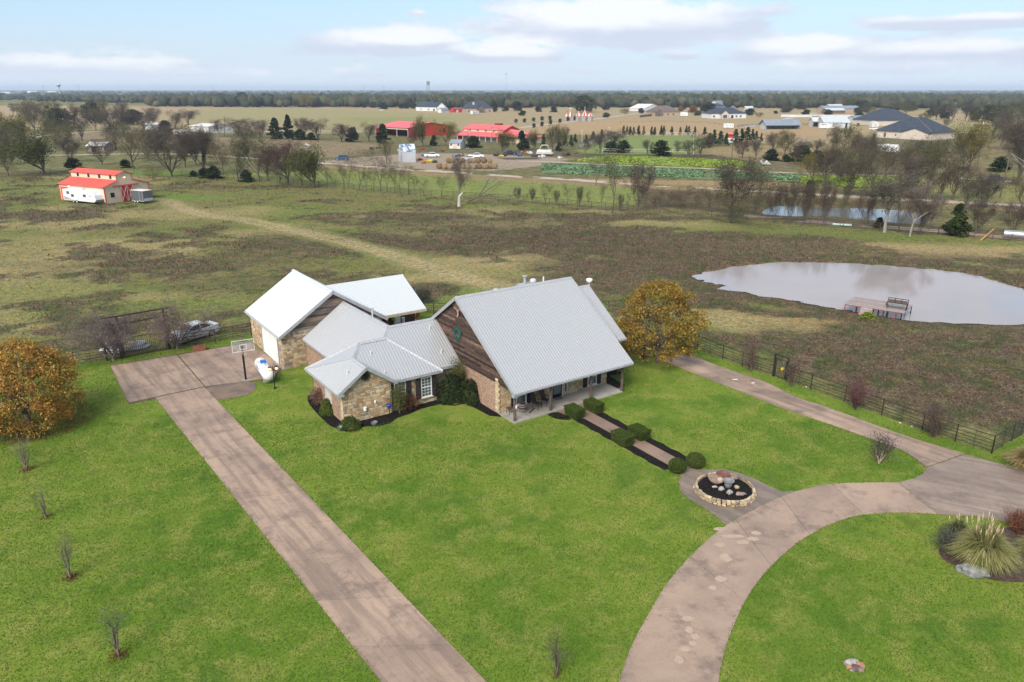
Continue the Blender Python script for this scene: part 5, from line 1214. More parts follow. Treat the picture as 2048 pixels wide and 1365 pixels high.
# agave
x,y = G(681,862); m = MB()
for k in range(34):
    a = k*2.4; el = math.radians(20+50*((k*7) % 34)/34); l = .42; d = Vector((math.cos(a)*math.cos(el),math.sin(a)*math.cos(el),math.sin(el))); s_ = Vector((-math.sin(a),math.cos(a),0))*.035
    m.add([-s_,s_,d*l*.6+s_*.8,d*l,d*l*.6-s_*.8],[(0,1,2,3,4)])
tag(m.build('agave',M('agave_leaf',(.14,.22,.16),(.20,.29,.21),4,.7),None,(x,y,.06)),'small blue green agave in the bed at the front left corner','plant')
def pampas(px,py,top,wpx,seed,label,n=1500,plumes=14,cols=((.24,.25,.07),(.42,.36,.16),(.15,.19,.045),(.52,.42,.22)),name='pampas_grass'):
    x,y = G(px,py); H = HT((x,y),top); Wm = wpx/PXM((x,y)); rs = np.random.RandomState(seed); V = []; F = []; Cc_ = []; K = 6
    az = rs.rand(n)*6.283; out = rs.rand(n)**.7*Wm*.5; hh = H*.75*(1-.35*(out/(Wm*.5))**2)*rs.uniform(.7,1.05,n); w = rs.uniform(.010,.020,n)
    t = np.linspace(0,1,K)[None]; rad = .22*Wm*.3*rs.rand(n)[:,None]+out[:,None]*t**1.2; z = hh[:,None]*(2.1*t-1.35*t*t*(.6+out[:,None]/(Wm*.5)*.6)); z = np.maximum(z,.03)
    X_ = rad*np.cos(az)[:,None]; Y_ = rad*np.sin(az)[:,None]; sx = -np.sin(az)[:,None]*w[:,None]*(1-t*.8); sy = np.cos(az)[:,None]*w[:,None]*(1-t*.8)
    A = np.stack([X_-sx,Y_-sy,z],-1); B = np.stack([X_+sx,Y_+sy,z],-1); V = np.stack([A,B],2).reshape(-1,3)
    base = (np.arange(n)*2*K)[:,None]; F = np.concatenate([base+np.array([[2*i,2*i+1,2*i+3,2*i+2]]) for i in range(K-1)],0)
    lc = np.array(cols); c = lc[rs.randint(0,len(lc),n)]*(.7+.6*rs.rand(n,1)); c = np.repeat(c,2*K,0)
    e = empty(name,(x,y,0),0,label,'grass'); link('blades',mesh_np('blades',V,F,LEAF,c),e)
    if plumes:
        m = MB()
        for k in range(plumes):
            a = rs.rand()*6.283; r = rs.rand()*Wm*.22; h = H*rs.uniform(.8,1.0); p = Vector((r*.4*math.cos(a),r*.4*math.sin(a),H*.4)); q = Vector((r*math.cos(a)*1.3,r*math.sin(a)*1.3,h*.85)); e2 = q+Vector((.06*math.cos(a),.06*math.sin(a),h*.17))
            m.tube(p,q,.008,.006,4,False); m.tube(q,(q+e2)/2,.010,.035,6,False); m.tube((q+e2)/2,e2,.035,.006,6,False)
        m.build('plumes',M('plume',(.48,.38,.25),(.38,.29,.18),6,.9),e)
    return e
pampas(1962,1128,1036,138,1,'largest pampas grass clump, beside the pale boulder',3800,26)
pampas(1912,1080,1032,70,2,'pampas grass clump at the drive edge, left of the largest one',1300,10,((.13,.15,.05),(.22,.21,.09),(.08,.11,.03)))
pampas(2062,1120,1050,84,3,'pampas grass clump cut by the right edge of the picture below the drive',1300,8)
pampas(2052,938,878,96,4,'golden pampas grass clump outside the corner of the black fence',1700,0,((.30,.24,.09),(.24,.20,.07),(.38,.30,.14)))
bare_shrub(1893,1104,1066,40,70,'dark bare twiggy shrub left of the largest pampas grass',(.10,.09,.08),(.12,.11,.10),twn=3)
bare_shrub(2042,1066,1036,40,71,'russet dead shrub behind the pampas grass at the right edge',(.14,.06,.04),(.20,.085,.055),twn=6,lvs=700,lcols=[(.22,.09,.05)])
sheet('pampas_bed',smooth(GP([(1878,1100),(1900,1080),(1960,1060),(2060,1060),(2140,1100),(2120,1160),(2035,1166),(1980,1160),(1930,1140),(1888,1122)]),4,True),.034,M('brown_mulch',(.055,.035,.026),(.095,.065,.05),5,.95,world=True,bump=.03))
ROCK = M('pale_boulder',(.24,.245,.24),(.13,.135,.135),3,.9,bump=.03,bscale=5)
x,y = G(1946,1150); o = MB().blob((0,0,.22),.58,5,.35,3,(1.25,.6,.6),1.4).build('boulder',ROCK,None,(x,y,0)); o.rotation_euler.z = -.45; tag(o,'pale grey boulder lying before the largest pampas grass','rock')
# ---------------------------------------------------------------- grass blades over the lawn, weeds over the pasture
def scatter_blades(name,x,y,z,h,w,cols,mat):
    n = len(x); rs = np.random.RandomState(n % 9999); a = rs.rand(n)*6.283; l = rs.normal(size=(n,2))*.45*h[:,None]
    V = np.zeros((n,3,3)); V[:,0] = np.stack([x-np.cos(a)*w,y-np.sin(a)*w,z],1); V[:,1] = np.stack([x+np.cos(a)*w,y+np.sin(a)*w,z],1); V[:,2] = np.stack([x+l[:,0],y+l[:,1],z+h],1)
    o = link(name,mesh_np(name,V.reshape(-1,3),np.arange(3*n).reshape(-1,3),mat,np.repeat(cols,3,0))); tag(o,kind='stuff'); return o
drive_polys = [[dl0,ext(dl0,dl1,1.45),ext(dr0,dr1,1.45),dr0],GP([(221,733),(502,684),(570,738),(546,759),(412,776),(310,797),(257,808)]),up+dn[::-1],junction,outer+inner[::-1],ap,
    [wk(-.8,1.45),wk(wl,1.45),wk(wl,-1.45),wk(-.8,-1.45)],LB([(-.2,-.1),(11.1,-.1),(11.1,2.2),(-.2,2.2)]),LB([(-11.6,13.8),(-11.6,5.9),(-6.8,5.8),(-.2,1.9),(11.1,2),(14,3.2),(14,16),(4,31.5),(-10.9,31.5),(-10.9,20)]),
    GP([(411,779),(440,772),(491,764),(508,768),(512,776),(498,789),(465,797),(430,799)]),GP([(1872,1110),(1900,1078),(1960,1058),(2060,1055),(2140,1100),(2120,1165),(2035,1170),(1980,1166),(1930,1146)])]
rs = np.random.RandomState(12)
def lawn_pts(n,y0,y1):
    y = rs.uniform(y0,y1,n); x = rs.uniform(-1,1,n)*(y*.72+14); k = inpoly(x,y,lawn_poly)
    z = np.full(n,.02)
    for q,P in enumerate(drive_polys):
        i_ = inpoly(x,y,P)
        if q in (0,1,2,3,4,5): s_ = i_ & (pdist(x,y,P) < rs.rand(n)**2*.16); z[s_] = .055; i_ &= ~s_
        k &= ~i_
    zs.append(z[k]); return x[k],y[k]
xx,yy,zs = [],[],[]
for n,a,b in ((170000,23,36),(160000,36,52),(90000,52,80)):
    x,y = lawn_pts(n,a,b); xx.append(x); yy.append(y)
x = np.concatenate(xx); y = np.concatenate(yy); n = len(x)
t1 = np.clip(fbm(x,y,4,3)*2-.5,0,1)[:,None]; t2 = rs.rand(n,1)
cols = (np.array((.072,.140,.015))*(1-t1)+np.array((.150,.198,.032))*t1)*(.5+.95*t2); cols[rs.rand(n) < .06] = (.22,.21,.07)
kk = .75+y/60
scatter_blades('grass_blades',x,y,np.concatenate(zs),rs.uniform(.03,.075,n)*kk,rs.uniform(.008,.020,n)*kk,cols,leafmat('grass_leaf',.9,.25))
def past_pts(n,y0,y1):
    y = rs.uniform(y0**.5,y1**.5,n)**2; x = rs.uniform(-1,1,n)*(y*.70+14); k = ~inpoly(x,y,lawn_poly) & (pdist(x,y,pond) > .3) & ~inpoly(x,y,pond) & (pdist(x,y,pond2) > .3) & ~inpoly(x,y,pond2)
    return x[k],y[k]
x,y = past_pts(340000,48,235); c,wv,z = sample_ground(x,y)
msk = (fbm(x,y,1.7,4)*.7+fbm(x+70,y,7)*.3+wv*.14) > .54; keep = msk & (rs.rand(len(x)) < .20+.8*np.clip(wv,0,1)); keep |= rs.rand(len(x)) < .10
far_ok = (pdist(x,y,GP([(p[0],p[1]) for p in far_row]),False) > 1.2); row_y = np.interp(x,[G(*p)[0] for p in far_row],[G(*p)[1] for p in far_row]); keep &= (y < row_y-1)
x,y,c,wv,z,msk = x[keep],y[keep],c[keep],wv[keep],z[keep],msk[keep]; n = len(x); r = rs.rand(n,1)
wc = np.array((.062,.043,.032))*(1-r)+np.array((.170,.122,.085))*r; og = c*(.55+.85*r)
m2 = (rs.rand(n) < np.clip(wv,0,1)*.75) & msk; cols = np.where(m2[:,None],wc,og); kk = np.clip(.22+y/190,.3,1.5)
scatter_blades('pasture_weeds',x,y,z-.02,np.where(m2,rs.uniform(.18,.50,n),rs.uniform(.10,.26,n))*kk,rs.uniform(.04,.13,n)*kk,cols,leafmat('weed_leaf',.9,.2))
# leaf litter under the left oak
ox,oy = G(58,852); n = 5000; a = rs.rand(n)*6.283; r = rs.rand(n)**.6*4.6; x = ox-.3+r*np.cos(a); y = oy+.8+r*np.sin(a)*.9
V,F = quads(np.stack([x,y,np.full(n,.06)+rs.rand(n)*.05],1),.05,rs); c = np.array([(.20,.095,.04)])*(.5+.9*rs.rand(n,1))
tag(link('fallen_leaves',mesh_np('fallen_leaves',V,F,LEAF,np.repeat(c,4,0))),kind='stuff')
# ================================================================ NEAR THINGS
FEN = M('dark_fence_pipe',(.014,.013,.013),(.03,.026,.024),5,.6)
def fence(label,pts,h=1.35,rails=(.25,.50,.75,1.0,1.33),pr=.045,rr_=.022,sp=3.4,mat=None,name='pipe_fence',cat='fence',corner=None,mids=True,rail_name='rail'):
    mat = mat or FEN; o = pts[0]; e = empty(name,(*o,0),0,label,cat); PT = {}
    def post(p,r,hh,nm='post'):
        k = (r,hh)
        if k not in PT: PT[k] = MB().tube((0,0,-.1),(0,0,hh),r,n=7).mesh('post',mat)
        q = link(nm,PT[k],e); q.location = (p[0]-o[0],p[1]-o[1],0)
    for i in range(len(pts)-1):
        a,b = pts[i],pts[i+1]; L = math.dist(a,b); n = max(1,round(L/sp))
        for k in range(n if i < len(pts)-2 else n+1):
            t = k/n; post((a[0]+(b[0]-a[0])*t,a[1]+(b[1]-a[1])*t),pr if k in (0,n) else pr*.8,h+.05)
            if mids and k < n: t = (k+.5)/n; post((a[0]+(b[0]-a[0])*t,a[1]+(b[1]-a[1])*t),pr*.35,h,'stay')
        for z in rails:
            q = MB().tube((a[0]-o[0],a[1]-o[1],z),(b[0]-o[0],b[1]-o[1],z),rr_ if z < rails[-1] else rr_*1.45,n=5).build(rail_name,mat,e)
    return e
# left fence: garage to the gate, and on behind the left oak
gp0,gp1 = G(247,718),G(338,700)
fence('black pipe fence with horizontal rails between the driveway gate and the garage',[G(503,671),G(431,685),G(352,698)])
fence('black pipe fence running left from the arched gate behind the autumn oak',[G(214,722),G(150,733),ext(G(214,722),G(150,733),3),ext(G(214,722),G(150,733),9)])
def panel(label,a,b,h=1.5,n=5,name='pipe_panel_fence',ph=None):
    e = empty(name,(*a,0),0,label,'fence'); d = (b[0]-a[0],b[1]-a[1])
    for p in ((0,0),d): MB().tube((*p,0),(*p,ph or h+.1),.07,n=8).build('post',FEN,e)
    for k in range(n): z = .2+(h-.2)*k/(n-1); MB().tube((0,0,z),(*d,z),.03,n=5).build('rail',FEN,e)
    return e
panel('short black pipe panel left of the arched driveway gate',G(214,722),G(243,718.5)); panel('short black pipe panel between arched gate and silver car',G(341,699.5),G(351,698))
# the tall framed gate
def arch_gate(label,a,b,H,frame=True,gh=(1.55,1.95),nb=22,over=1.3,beams=(0,-.75)):
    e = empty('entrance_gate',(*a,0),0,label,'gate'); d = Vector((b[0]-a[0],b[1]-a[1],0)); L = d.length; u = d/L
    for s in (0,L): MB().tube(u*s,u*s+Vector((0,0,H)),.085,n=10).build('post',FEN,e)
    for z in beams:
        MB().tube(u*-over*(1 if z == 0 else .35)+Vector((0,0,H+z)),u*(L+over*(.55 if z == 0 else -.2))+Vector((0,0,H+z)),.065,n=8).build('beam',FEN,e)
    top = lambda s: gh[0]+(gh[1]-gh[0])*math.sin(math.pi*s/L)
    l = MB().tube(u*.15+Vector((0,0,.15)),u*(L-.15)+Vector((0,0,.15)),.04,n=6); l.tube(u*.15+Vector((0,0,.15)),u*.15+Vector((0,0,top(.15))),.04,n=6); l.tube(u*(L-.15)+Vector((0,0,.15)),u*(L-.15)+Vector((0,0,top(L-.15))),.04,n=6)
    N = 12
    for i in range(N): s0 = .15+(L-.3)*i/N; s1 = .15+(L-.3)*(i+1)/N; l.tube(u*s0+Vector((0,0,top(s0))),u*s1+Vector((0,0,top(s1))),.035,n=6)
    gl = l.build('gate_leaf',FEN,e)
    for i in range(nb):
        s = .15+(L-.3)*(i+.5)/nb; MB().tube(u*s+Vector((0,0,.15)),u*s+Vector((0,0,top(s)+.04)),.016,n=5).build('bar',FEN,gl)
    return e,u,L,gl
e,u,L,gl = arch_gate('tall black steel driveway gate with arched leaf and double overhead beam',gp0,gp1,4.15)
YEL = M('yellow_sign',(.75,.50,.04),(.68,.44,.03),3,.5)
c = u*.6+Vector((0,-.05,1.25)); MB().box(c.x-.22,c.x+.22,c.y-.06,c.y-.045,c.z-.16,c.z+.16).build('sign',YEL,gl)
# sedan
def car(label,x,y,rz,paint,L=4.75,Wd_=1.82,kind='sedan',name='parked_car',cat='car',z=0.0,scale=1.0):
    e = empty(name,(x,y,z),rz,label,cat); e.scale = (scale,)*3; hw = Wd_/2
    if kind == 'sedan':
        st = [(0,.38,.62,.80),(.12,.25,.74,.88),(.55,.2,.86,.97),(1.35,.2,.96,1.0),(2.2,.2,.98,1.0),(3.6,.2,1.02,1.0),(4.3,.22,1.08,.97),(4.65,.3,1.05,.90),(4.75,.4,.85,.84)]
        cab = [(1.25,.95,.90,.0),(2.0,1.40,.74,1),(2.7,1.46,.72,1),(3.3,1.40,.72,1),(4.15,1.06,.86,0)]; wx = (.92,3.72); wr = .335
    elif kind == 'pickup':
        st = [(0,.45,.85,.86),(.12,.35,1.0,.94),(.5,.32,1.08,.98),(1.5,.32,1.14,1.0),(2.6,.32,1.14,1.0),(3.65,.32,1.14,1.0),(3.68,.32,1.12,1.0),(5.5,.35,1.15,1.0),(5.6,.45,1.12,.97)]
        cab = [(1.35,1.12,.90,0),(1.95,1.72,.76,1),(2.8,1.80,.76,1),(3.5,1.74,.76,1),(3.66,1.14,.88,0)]; wx = (1.0,4.4); wr = .40
    else:
        st = [(0,.4,.85,.86),(.12,.3,.98,.94),(.5,.28,1.05,.98),(1.3,.28,1.08,1.0),(2.4,.28,1.08,1.0),(4.3,.3,1.08,1.0),(4.45,.35,1.02,.95)]
        cab = [(1.05,1.06,.90,0),(1.6,1.68,.80,1),(2.8,1.74,.80,1),(4.1,1.70,.80,1),(4.38,1.08,.9,0)]; wx = (.85,3.55); wr = .37
    m = MB(); vs = []
    for (X_,zl,zt,w) in st:
        w *= hw; zm = zl+(zt-zl)*.55; vs += [(X_,-w*.9,zl),(X_,-w,zl+.12),(X_,-w,zm),(X_,-w*.955,zt-.02),(X_,-w*.80,zt+.015),(X_,w*.80,zt+.015),(X_,w*.955,zt-.02),(X_,w,zm),(X_,w,zl+.12),(X_,w*.9,zl)]
    k = 10; fs = []
    for i in range(len(st)-1):
        for j in range(k): fs.append((i*k+j,i*k+(j+1) % k,(i+1)*k+(j+1) % k,(i+1)*k+j))
    fs = [f[::-1] for f in fs]; fs.append(tuple(range(k))[::-1][::-1]); fs.append(tuple(range((len(st)-1)*k,len(st)*k))[::-1])
    m.add([(v[0]-L/2 if kind == 'sedan' else v[0]-st[-1][0]/2,v[1],v[2]) for v in vs],fs); body = m.build('body',paint,e); off = L/2 if kind == 'sedan' else st[-1][0]/2
    me = body.data; bm = bmesh.new(); bm.from_mesh(me); bmesh.ops.recalc_face_normals(bm,faces=bm.faces); bm.to_mesh(me); bm.free()
    g_ = MB(); vs = []
    for (X_,zt,w,f_) in cab: vs += [(X_-off,-w*hw,zt),(X_-off,w*hw,zt)]
    zb = st[3][2]-.02
    low = [(X_-off,s_*hw*.90,zb) for (X_,zt,w,f_) in cab for s_ in (-1,1)]
    n = len(cab); V = vs+low; fs = []
    for i in range(n-1):
        fs += [(2*i,2*i+1,2*i+3,2*i+2),(2*i,2*i+2,2*n+2*i+2,2*n+2*i),(2*i+1,2*n+2*i+1,2*n+2*i+3,2*i+3)]
    g_.add(V,fs); gl_ = g_.build('windows',M('car_glass',(.015,.018,.022),None,1,.08,spec=.8),e)
    bm = bmesh.new(); bm.from_mesh(gl_.data); bmesh.ops.recalc_face_normals(bm,faces=bm.faces); bm.to_mesh(gl_.data); bm.free()
    rf = MB(); tp = [c_ for c_ in cab if c_[3]]
    for i in range(len(tp)-1):
        a,b = tp[i],tp[i+1]; rf.slab([(a[0]-off-.02,-a[2]*hw-.01,a[1]+.02),(b[0]-off+.02,-b[2]*hw-.01,b[1]+.02),(b[0]-off+.02,b[2]*hw+.01,b[1]+.02),(a[0]-off-.02,a[2]*hw+.01,a[1]+.02)],.05)
    for s_ in (-1,1):
        a,b = cab[0],cab[1]; rf.bar((a[0]-off,s_*a[2]*hw*1.0,zb),(b[0]-off,s_*(b[2]*hw+.005),b[1]),.06,.06)
        a,b = cab[-1],cab[-2]; rf.bar((a[0]-off,s_*a[2]*hw,zb),(b[0]-off,s_*(b[2]*hw+.005),b[1]),.10,.08)
        mi = cab[2]; rf.bar((mi[0]-off,s_*hw*.91,zb),(mi[0]-off,s_*(mi[2]*hw+.01),mi[1]),.06,.05)
    rf.build('roof_and_pillars',paint,e)
    for xx_ in wx:
        for s_ in (-1,1):
            t_ = MB(); t_.tube((xx_-off,s_*(hw-.20),wr),(xx_-off,s_*(hw+.012),wr),wr,n=18); w_ = t_.build('wheel',M('tyre',(.012,.012,.012),None,1,.8),e)
            MB().tube((xx_-off,s_*(hw+.011),wr),(xx_-off,s_*(hw+.02),wr),wr*.66,wr*.55,n=14).build('rim',M('alloy',(.42,.43,.45),(.30,.31,.33),14,.35,.6),w_)
    for s_ in (-1,1):
        MB().box(-off-.01,-off+.12,s_*hw*.70-.16,s_*hw*.70+.16,.60 if kind == 'sedan' else .72,.72 if kind == 'sedan' else .90).build('headlight',M('headlamp',(.6,.62,.65),None,1,.15),e)
        MB().box(st[-1][0]-off-.14,st[-1][0]-off-.02+.03,s_*hw*.74-.16,s_*hw*.74+.16,.78,.95).build('tail_light',M('red_lamp',(.35,.01,.01),None,1,.3),e)
        MB().box(cab[0][0]-off+.35,cab[0][0]-off+.5,s_*(hw+.09)-.1,s_*(hw+.09)+.1,zb-.02,zb+.12).build('mirror',paint,e)
    if kind == 'pickup': MB().box(3.75-off,5.45-off,-hw*.82,hw*.82,1.15,1.172).build('bed',M('dark_bed',(.05,.05,.05),None,1,.8),e)
    return e
SILV = M('silver_car_paint',(.56,.58,.60),None,1,.3,.15); WHT = M('white_car_paint',(.72,.73,.74),None,1,.25,0,spec=.5)
BLU = M('blue_car_paint',(.06,.10,.20),None,1,.25,.3); GRYP = M('grey_car_paint',(.22,.24,.26),None,1,.3,.3); DKP = M('dark_car_paint',(.03,.035,.04),None,1,.3,.2)
a_,b_ = G(368,688),G(423,672); cc_ = ((a_[0]+b_[0])/2,(a_[1]+b_[1])/2); an = math.atan2(b_[1]-a_[1],b_[0]-a_[0])
car('silver sedan parked behind the black pipe fence, nose towards the gate',cc_[0]-math.sin(an)*.85+.1,cc_[1]+math.cos(an)*.85,an,SILV,scale=1.07)
x,y = G(252,700); m = MB().blob((0,0,.3),1.3,6,.35,3,(1.5,.55,.45),1.6); m.blob((-1.4,.1,.5),.7,9,.3,2,(.6,.7,1.1)); o = m.build('tarp_heap',M('white_tarp',(.55,.56,.58),(.42,.43,.45),2,.6),None,(x,y,0)); o.rotation_euler.z = .6; tag(o,'heap under a pale white tarp behind the left side of the black gate','tarp')
# brick planter at the pad's edge
x,y = G(399,702); e = empty('brick_planter',(x,y,0),TH,'small red brick planter box at the back edge of the concrete pad','planter')
RBR = M('red_brick',(.28,.10,.06),(.20,.075,.05),9,.9,rand=.2)
for r_ in range(4):
    for s_ in range(4):
        for f_,(px_,py_,rz_) in enumerate((((-.39+.26*s_),-.26,0),((-.39+.26*s_),.26,0))): o = MB().box(-.125,.125,-.05,.05,0,.115).build('brick',RBR,e); o.location = (px_+(.06 if r_ % 2 else 0),py_,r_*.125)
    for s_ in (-1,1):
        for q in (-.1,.12): o = MB().box(-.05,.05,-.1,.1,0,.115).build('brick',RBR,e); o.location = (s_*.47,q,r_*.125)
MB().box(-.42,.42,-.21,.21,0,.44).build('soil',SOIL,e)
x,y = G(497,681); tag(MB().blob((0,0,.12),.4,3,.5,2,(1.4,.7,.5)).build('debris_pile',M('old_wood_debris',(.14,.09,.06),(.09,.06,.05),5,.9),None,(x-.6,y-.3,0)),'small brown pile of debris at the garage corner on the pad','debris')
# basketball hoop
x,y = G(492,761); e = empty('basketball_hoop',(x,y,0),math.radians(28),'black pole basketball hoop with clear backboard at the edge of the pad','basketball hoop')
MB().box(-.35,.35,-.3,.3,0,.09).build('base',CONC_L,e); MB().box(-.075,.075,-.075,.075,.05,3.15).build('pole',DARK,e)
m = MB(); [m.bar((s_*.10,0,3.0+z_),(s_*.10,-.75,3.25+z_),.05,.06) for s_ in (-1,1) for z_ in (0,.35)]; m.bar((0,.35,2.6),(0,-.1,3.2),.06,.06); m.build('arm',DARK,e)
MF = M('backboard_frame',(.30,.31,.33),None,1,.4,.4)
bb = MB().box(-.90,.90,-.80,-.76,2.90,2.93).box(-.90,.90,-.80,-.76,3.89,3.92).box(-.90,-.87,-.80,-.76,2.93,3.89).box(.87,.90,-.80,-.76,2.93,3.89)
bb.box(-.30,.30,-.815,-.80,3.1,3.13).box(-.30,.30,-.815,-.80,3.5,3.53).box(-.30,-.27,-.815,-.80,3.13,3.5).box(.27,.30,-.815,-.80,3.13,3.5); bb = bb.build('backboard',WHITE,e)
gm2 = bpy.data.materials.new('clear_acrylic'); gm2.use_nodes = True; pb = gm2.node_tree.nodes['Principled BSDF']; pb.inputs['Transmission Weight'].default_value = .92; pb.inputs['Roughness'].default_value = .05; pb.inputs['Base Color'].default_value = (.85,.88,.9,1); pb.inputs['IOR'].default_value = 1.1
MB().box(-.87,.87,-.79,-.77,2.93,3.89).build('pane',gm2,bb)
m = MB()
for k in range(20):
    a,b = 6.2832*k/20,6.2832*(k+1)/20; m.tube((.23*math.cos(a),-1.08+.23*math.sin(a),3.05),(.23*math.cos(b),-1.08+.23*math.sin(b),3.05),.012,n=5,caps=False)
rim_ = m.build('rim',M('orange_rim',(.5,.12,.02),None,1,.5),e)
m = MB()
for k in range(12): a = 6.2832*k/12; m.tube((.23*math.cos(a),-1.08+.23*math.sin(a),3.04),(.13*math.cos(a+.3),-1.08+.13*math.sin(a+.3),2.65),.006,n=3)
m.build('net',WHITE,rim_)
# propane tank
ta,tb = G(523,744),G(539,768); x,y = (ta[0]+tb[0])/2,(ta[1]+tb[1])/2; an = math.atan2(tb[1]-ta[1],tb[0]-ta[0])
e = empty('propane_tank',(x,y,0),an,'white horizontal propane tank with blue dome cover on the lawn by the pad','propane tank')
TL = math.dist(ta,tb)*.62; R_ = .52; prof = [(.01,-TL)]+[(R_*math.sin(t),-TL+R_*.7*(1-math.cos(t))) for t in [math.pi/2*k/6 for k in range(1,7)]]; prof += [(r_,-z_) for r_,z_ in prof[::-1]]
m = MB().lathe(prof,24); m.v = [(v[2],v[0],v[1]+.82) for v in m.v]; m.build('tank',M('tank_white',(.68,.69,.68),(.55,.56,.55),1.2,.5,lo=.5,hi=.75),e,smooth=True)
MB().box(-.45,-.05,-.22,.22,1.3,1.52).build('dome_cover',M('blue_cover',(.02,.17,.55),None,1,.4),e)
m = MB(); m.box(.15,.75,-.012,.012,1.33,1.42); m.tube((.2,0,1.3),(.2,0,1.46),.05,n=8); m.build('fittings',M('grey_fitting',(.3,.3,.32),None,1,.5),e)
for s_ in (-1,1): MB().box(s_*TL*.55-.08,s_*TL*.55+.08,-.4,.4,0,.42).build('leg',M('grey_fitting',(.3,.3,.32)),e)
for k in range(6): MB().box(-.75+k*.17,-.66+k*.17,-.525,-.50,.86,1.0).build('lettering',M('faded_grey_print',(.22,.24,.27),None,1,.6),e)
# lamp post with two lit lanterns
x,y = G(550,778); e = empty('lamp_post',(x,y,0),math.radians(20),'black garden lamp post with two orange glowing lanterns beside the propane tank','lamp')
MB().lathe([(.12,0),(.12,.08),(.05,.2),(.035,.4),(.03,1.6),(.05,1.65),(.02,1.9),(.03,1.95),(.005,2.05)],10).build('post',DARK,e)
BULB = M('warm_bulb',(1,.35,.1),None,1,.4,emit=((1,.30,.06),5.0))
for s_ in (-1,1):
    MB().tube((0,0,1.7),(s_*.28,0,1.62),.02,n=6).tube((s_*.28,0,1.62),(s_*.28,0,1.70),.02,n=6).build('arm',DARK,e)
    l_ = MB().lathe([(.05,1.68),(.10,1.72),(.11,1.73)],8,(s_*.28,0,0)).lathe([(.15,1.92),(.10,1.99),(.02,2.06)],8,(s_*.28,0,0)).build('lantern',DARK,e)
    MB().lathe([(.07,1.74),(.09,1.83),(.07,1.92)],8,(s_*.28,0,0)).build('bulb',BULB,l_)
# porch things
def on(u,v,z=.14): p = Wp(u,v); return (p[0],p[1],z)
ch0 = None
for i,(u_,v_,rz,lab) in enumerate(((2.95,1.15,.35,'brown high backed patio chair beside the left porch window'),(3.95,1.3,.25,'brown high backed patio chair nearer the front door'))):
    e = empty('patio_chair',on(u_,v_),TH+rz,lab,'chair','patio chairs on the porch'); cm = M('brown_wicker',(.075,.055,.042),(.045,.035,.03),20,.8)
    MB().bar((0,-.28,.50),(0,.26,.44),.52,.05).build('seat',cm,e); MB().bar((0,.24,.46),(0,.52,1.25),.52,.05,up=(0,1,0)).build('backrest',cm,e)
    for sx in (-1,1):
        for sy in (-1,1): MB().tube((sx*.26,sy*.26,0),(sx*.24,sy*.22,.48),.018,n=6).build('leg',DARK,e)
        MB().tube((sx*.28,-.26,.68),(sx*.28,.32,.70),.025,n=6).tube((sx*.28,-.26,.68),(sx*.27,-.26,.45),.018,n=6).build('armrest',DARK,e)
e = empty('whiskey_barrel',on(1.66,1.3),0,'dark wooden barrel with steel hoops on the porch behind the first post','barrel')
MB().lathe([(.24,0),(.29,.18),(.31,.38),(.29,.58),(.24,.74),(.22,.74),(.22,.70),(.01,.70)],20).build('staves',M('barrel_wood',(.10,.06,.04),(.06,.04,.03),8,.7),e,smooth=True)
for z_,r_ in ((.08,.268),(.24,.303),(.50,.305),(.66,.270)): MB().lathe([(r_,z_-.025),(r_+.012,z_-.025),(r_+.012,z_+.025),(r_,z_+.025)],20).build('hoop',TRIMG,e)
e = empty('side_table',on(.66,1.55),TH,'small dark slatted side table at the left end of the porch','table')
for k in range(5): MB().box(-.26+.105*k,-.17+.105*k,-.24,.24,.46,.48).build('slat',M('brown_wicker',(.08,.06,.05)),e)
for sx in (-1,1):
    for sy in (-1,1): MB().tube((sx*.22,sy*.2,0),(sx*.20,sy*.18,.46),.018,n=6).build('leg',DARK,e)
o = MB().box(-.35,.35,-.22,.22,0,.015).build('door_mat',M('grey_mat',(.16,.15,.14),(.10,.095,.09),12,.9),None,on(5.6,1.75)); o.rotation_euler.z = TH; tag(o,'grey door mat lying before the black front door','mat')
o = MB().tube((0,0,0),(0,0,.12),.02,n=6).box(-.05,.05,-.03,.03,.1,.3).build('porch_lantern',WHITE,None,on(.2,.07,1.15)); tag(o,'little white lantern fixed to the leftmost porch post','lantern')
o = MB().box(-.5,.5,-.04,.04,0,.06).build('fallen_broom',M('brown_wicker',(.08,.06,.05)),None,on(2.35,1.0)); o.rotation_euler.z = TH+.5; tag(o,'dark broom lying on the porch between the barrel and chairs','broom')
# things by the stone wing
for u_,z_,r_,lab in ((-8.95,.95,.12,'white round box fixed low on the stone gable wall'),(-8.1,1.35,.08,'small white box on the stone gable, right of the larger one')):
    p = Wp(u_,7.0); o = MB().tube((0,0,-r_),(0,0,r_),r_,n=12).box(-.04,.04,.02,.14,-.05,.05).build('wall_box',WHITE,None,(p[0],p[1],z_)); o.rotation_euler.z = TH; tag(o,lab,'wall box')
p = Wp(-7.25,6.4); e = empty('blue_planter',(p[0],p[1],0),0,'cobalt blue glazed planter on a thin stand by the stone gable','planter'); MB().tube((0,0,0),(0,0,.8),.03,n=8).lathe([(.12,0),(.12,.02),(.03,.04)],8).build('stand',DARK,e); MB().lathe([(.08,.8),(.17,.95),(.2,1.15),(.17,1.15),(.13,1.05),(.01,1.05)],16).build('pot',M('cobalt_glaze',(.01,.03,.22),None,1,.2,spec=.7),e,smooth=True)
p = Wp(-8.75,5.9); tag(MB().lathe([(.2,0),(.27,.2),(.25,.22),(.22,.1),(.01,.08)],14).build('grey_bowl',M('grey_glaze',(.10,.11,.12),(.16,.17,.18),4,.4),None,(p[0],p[1],.04)),'shallow dark grey bowl in the black mulch before the stone gable','bowl')
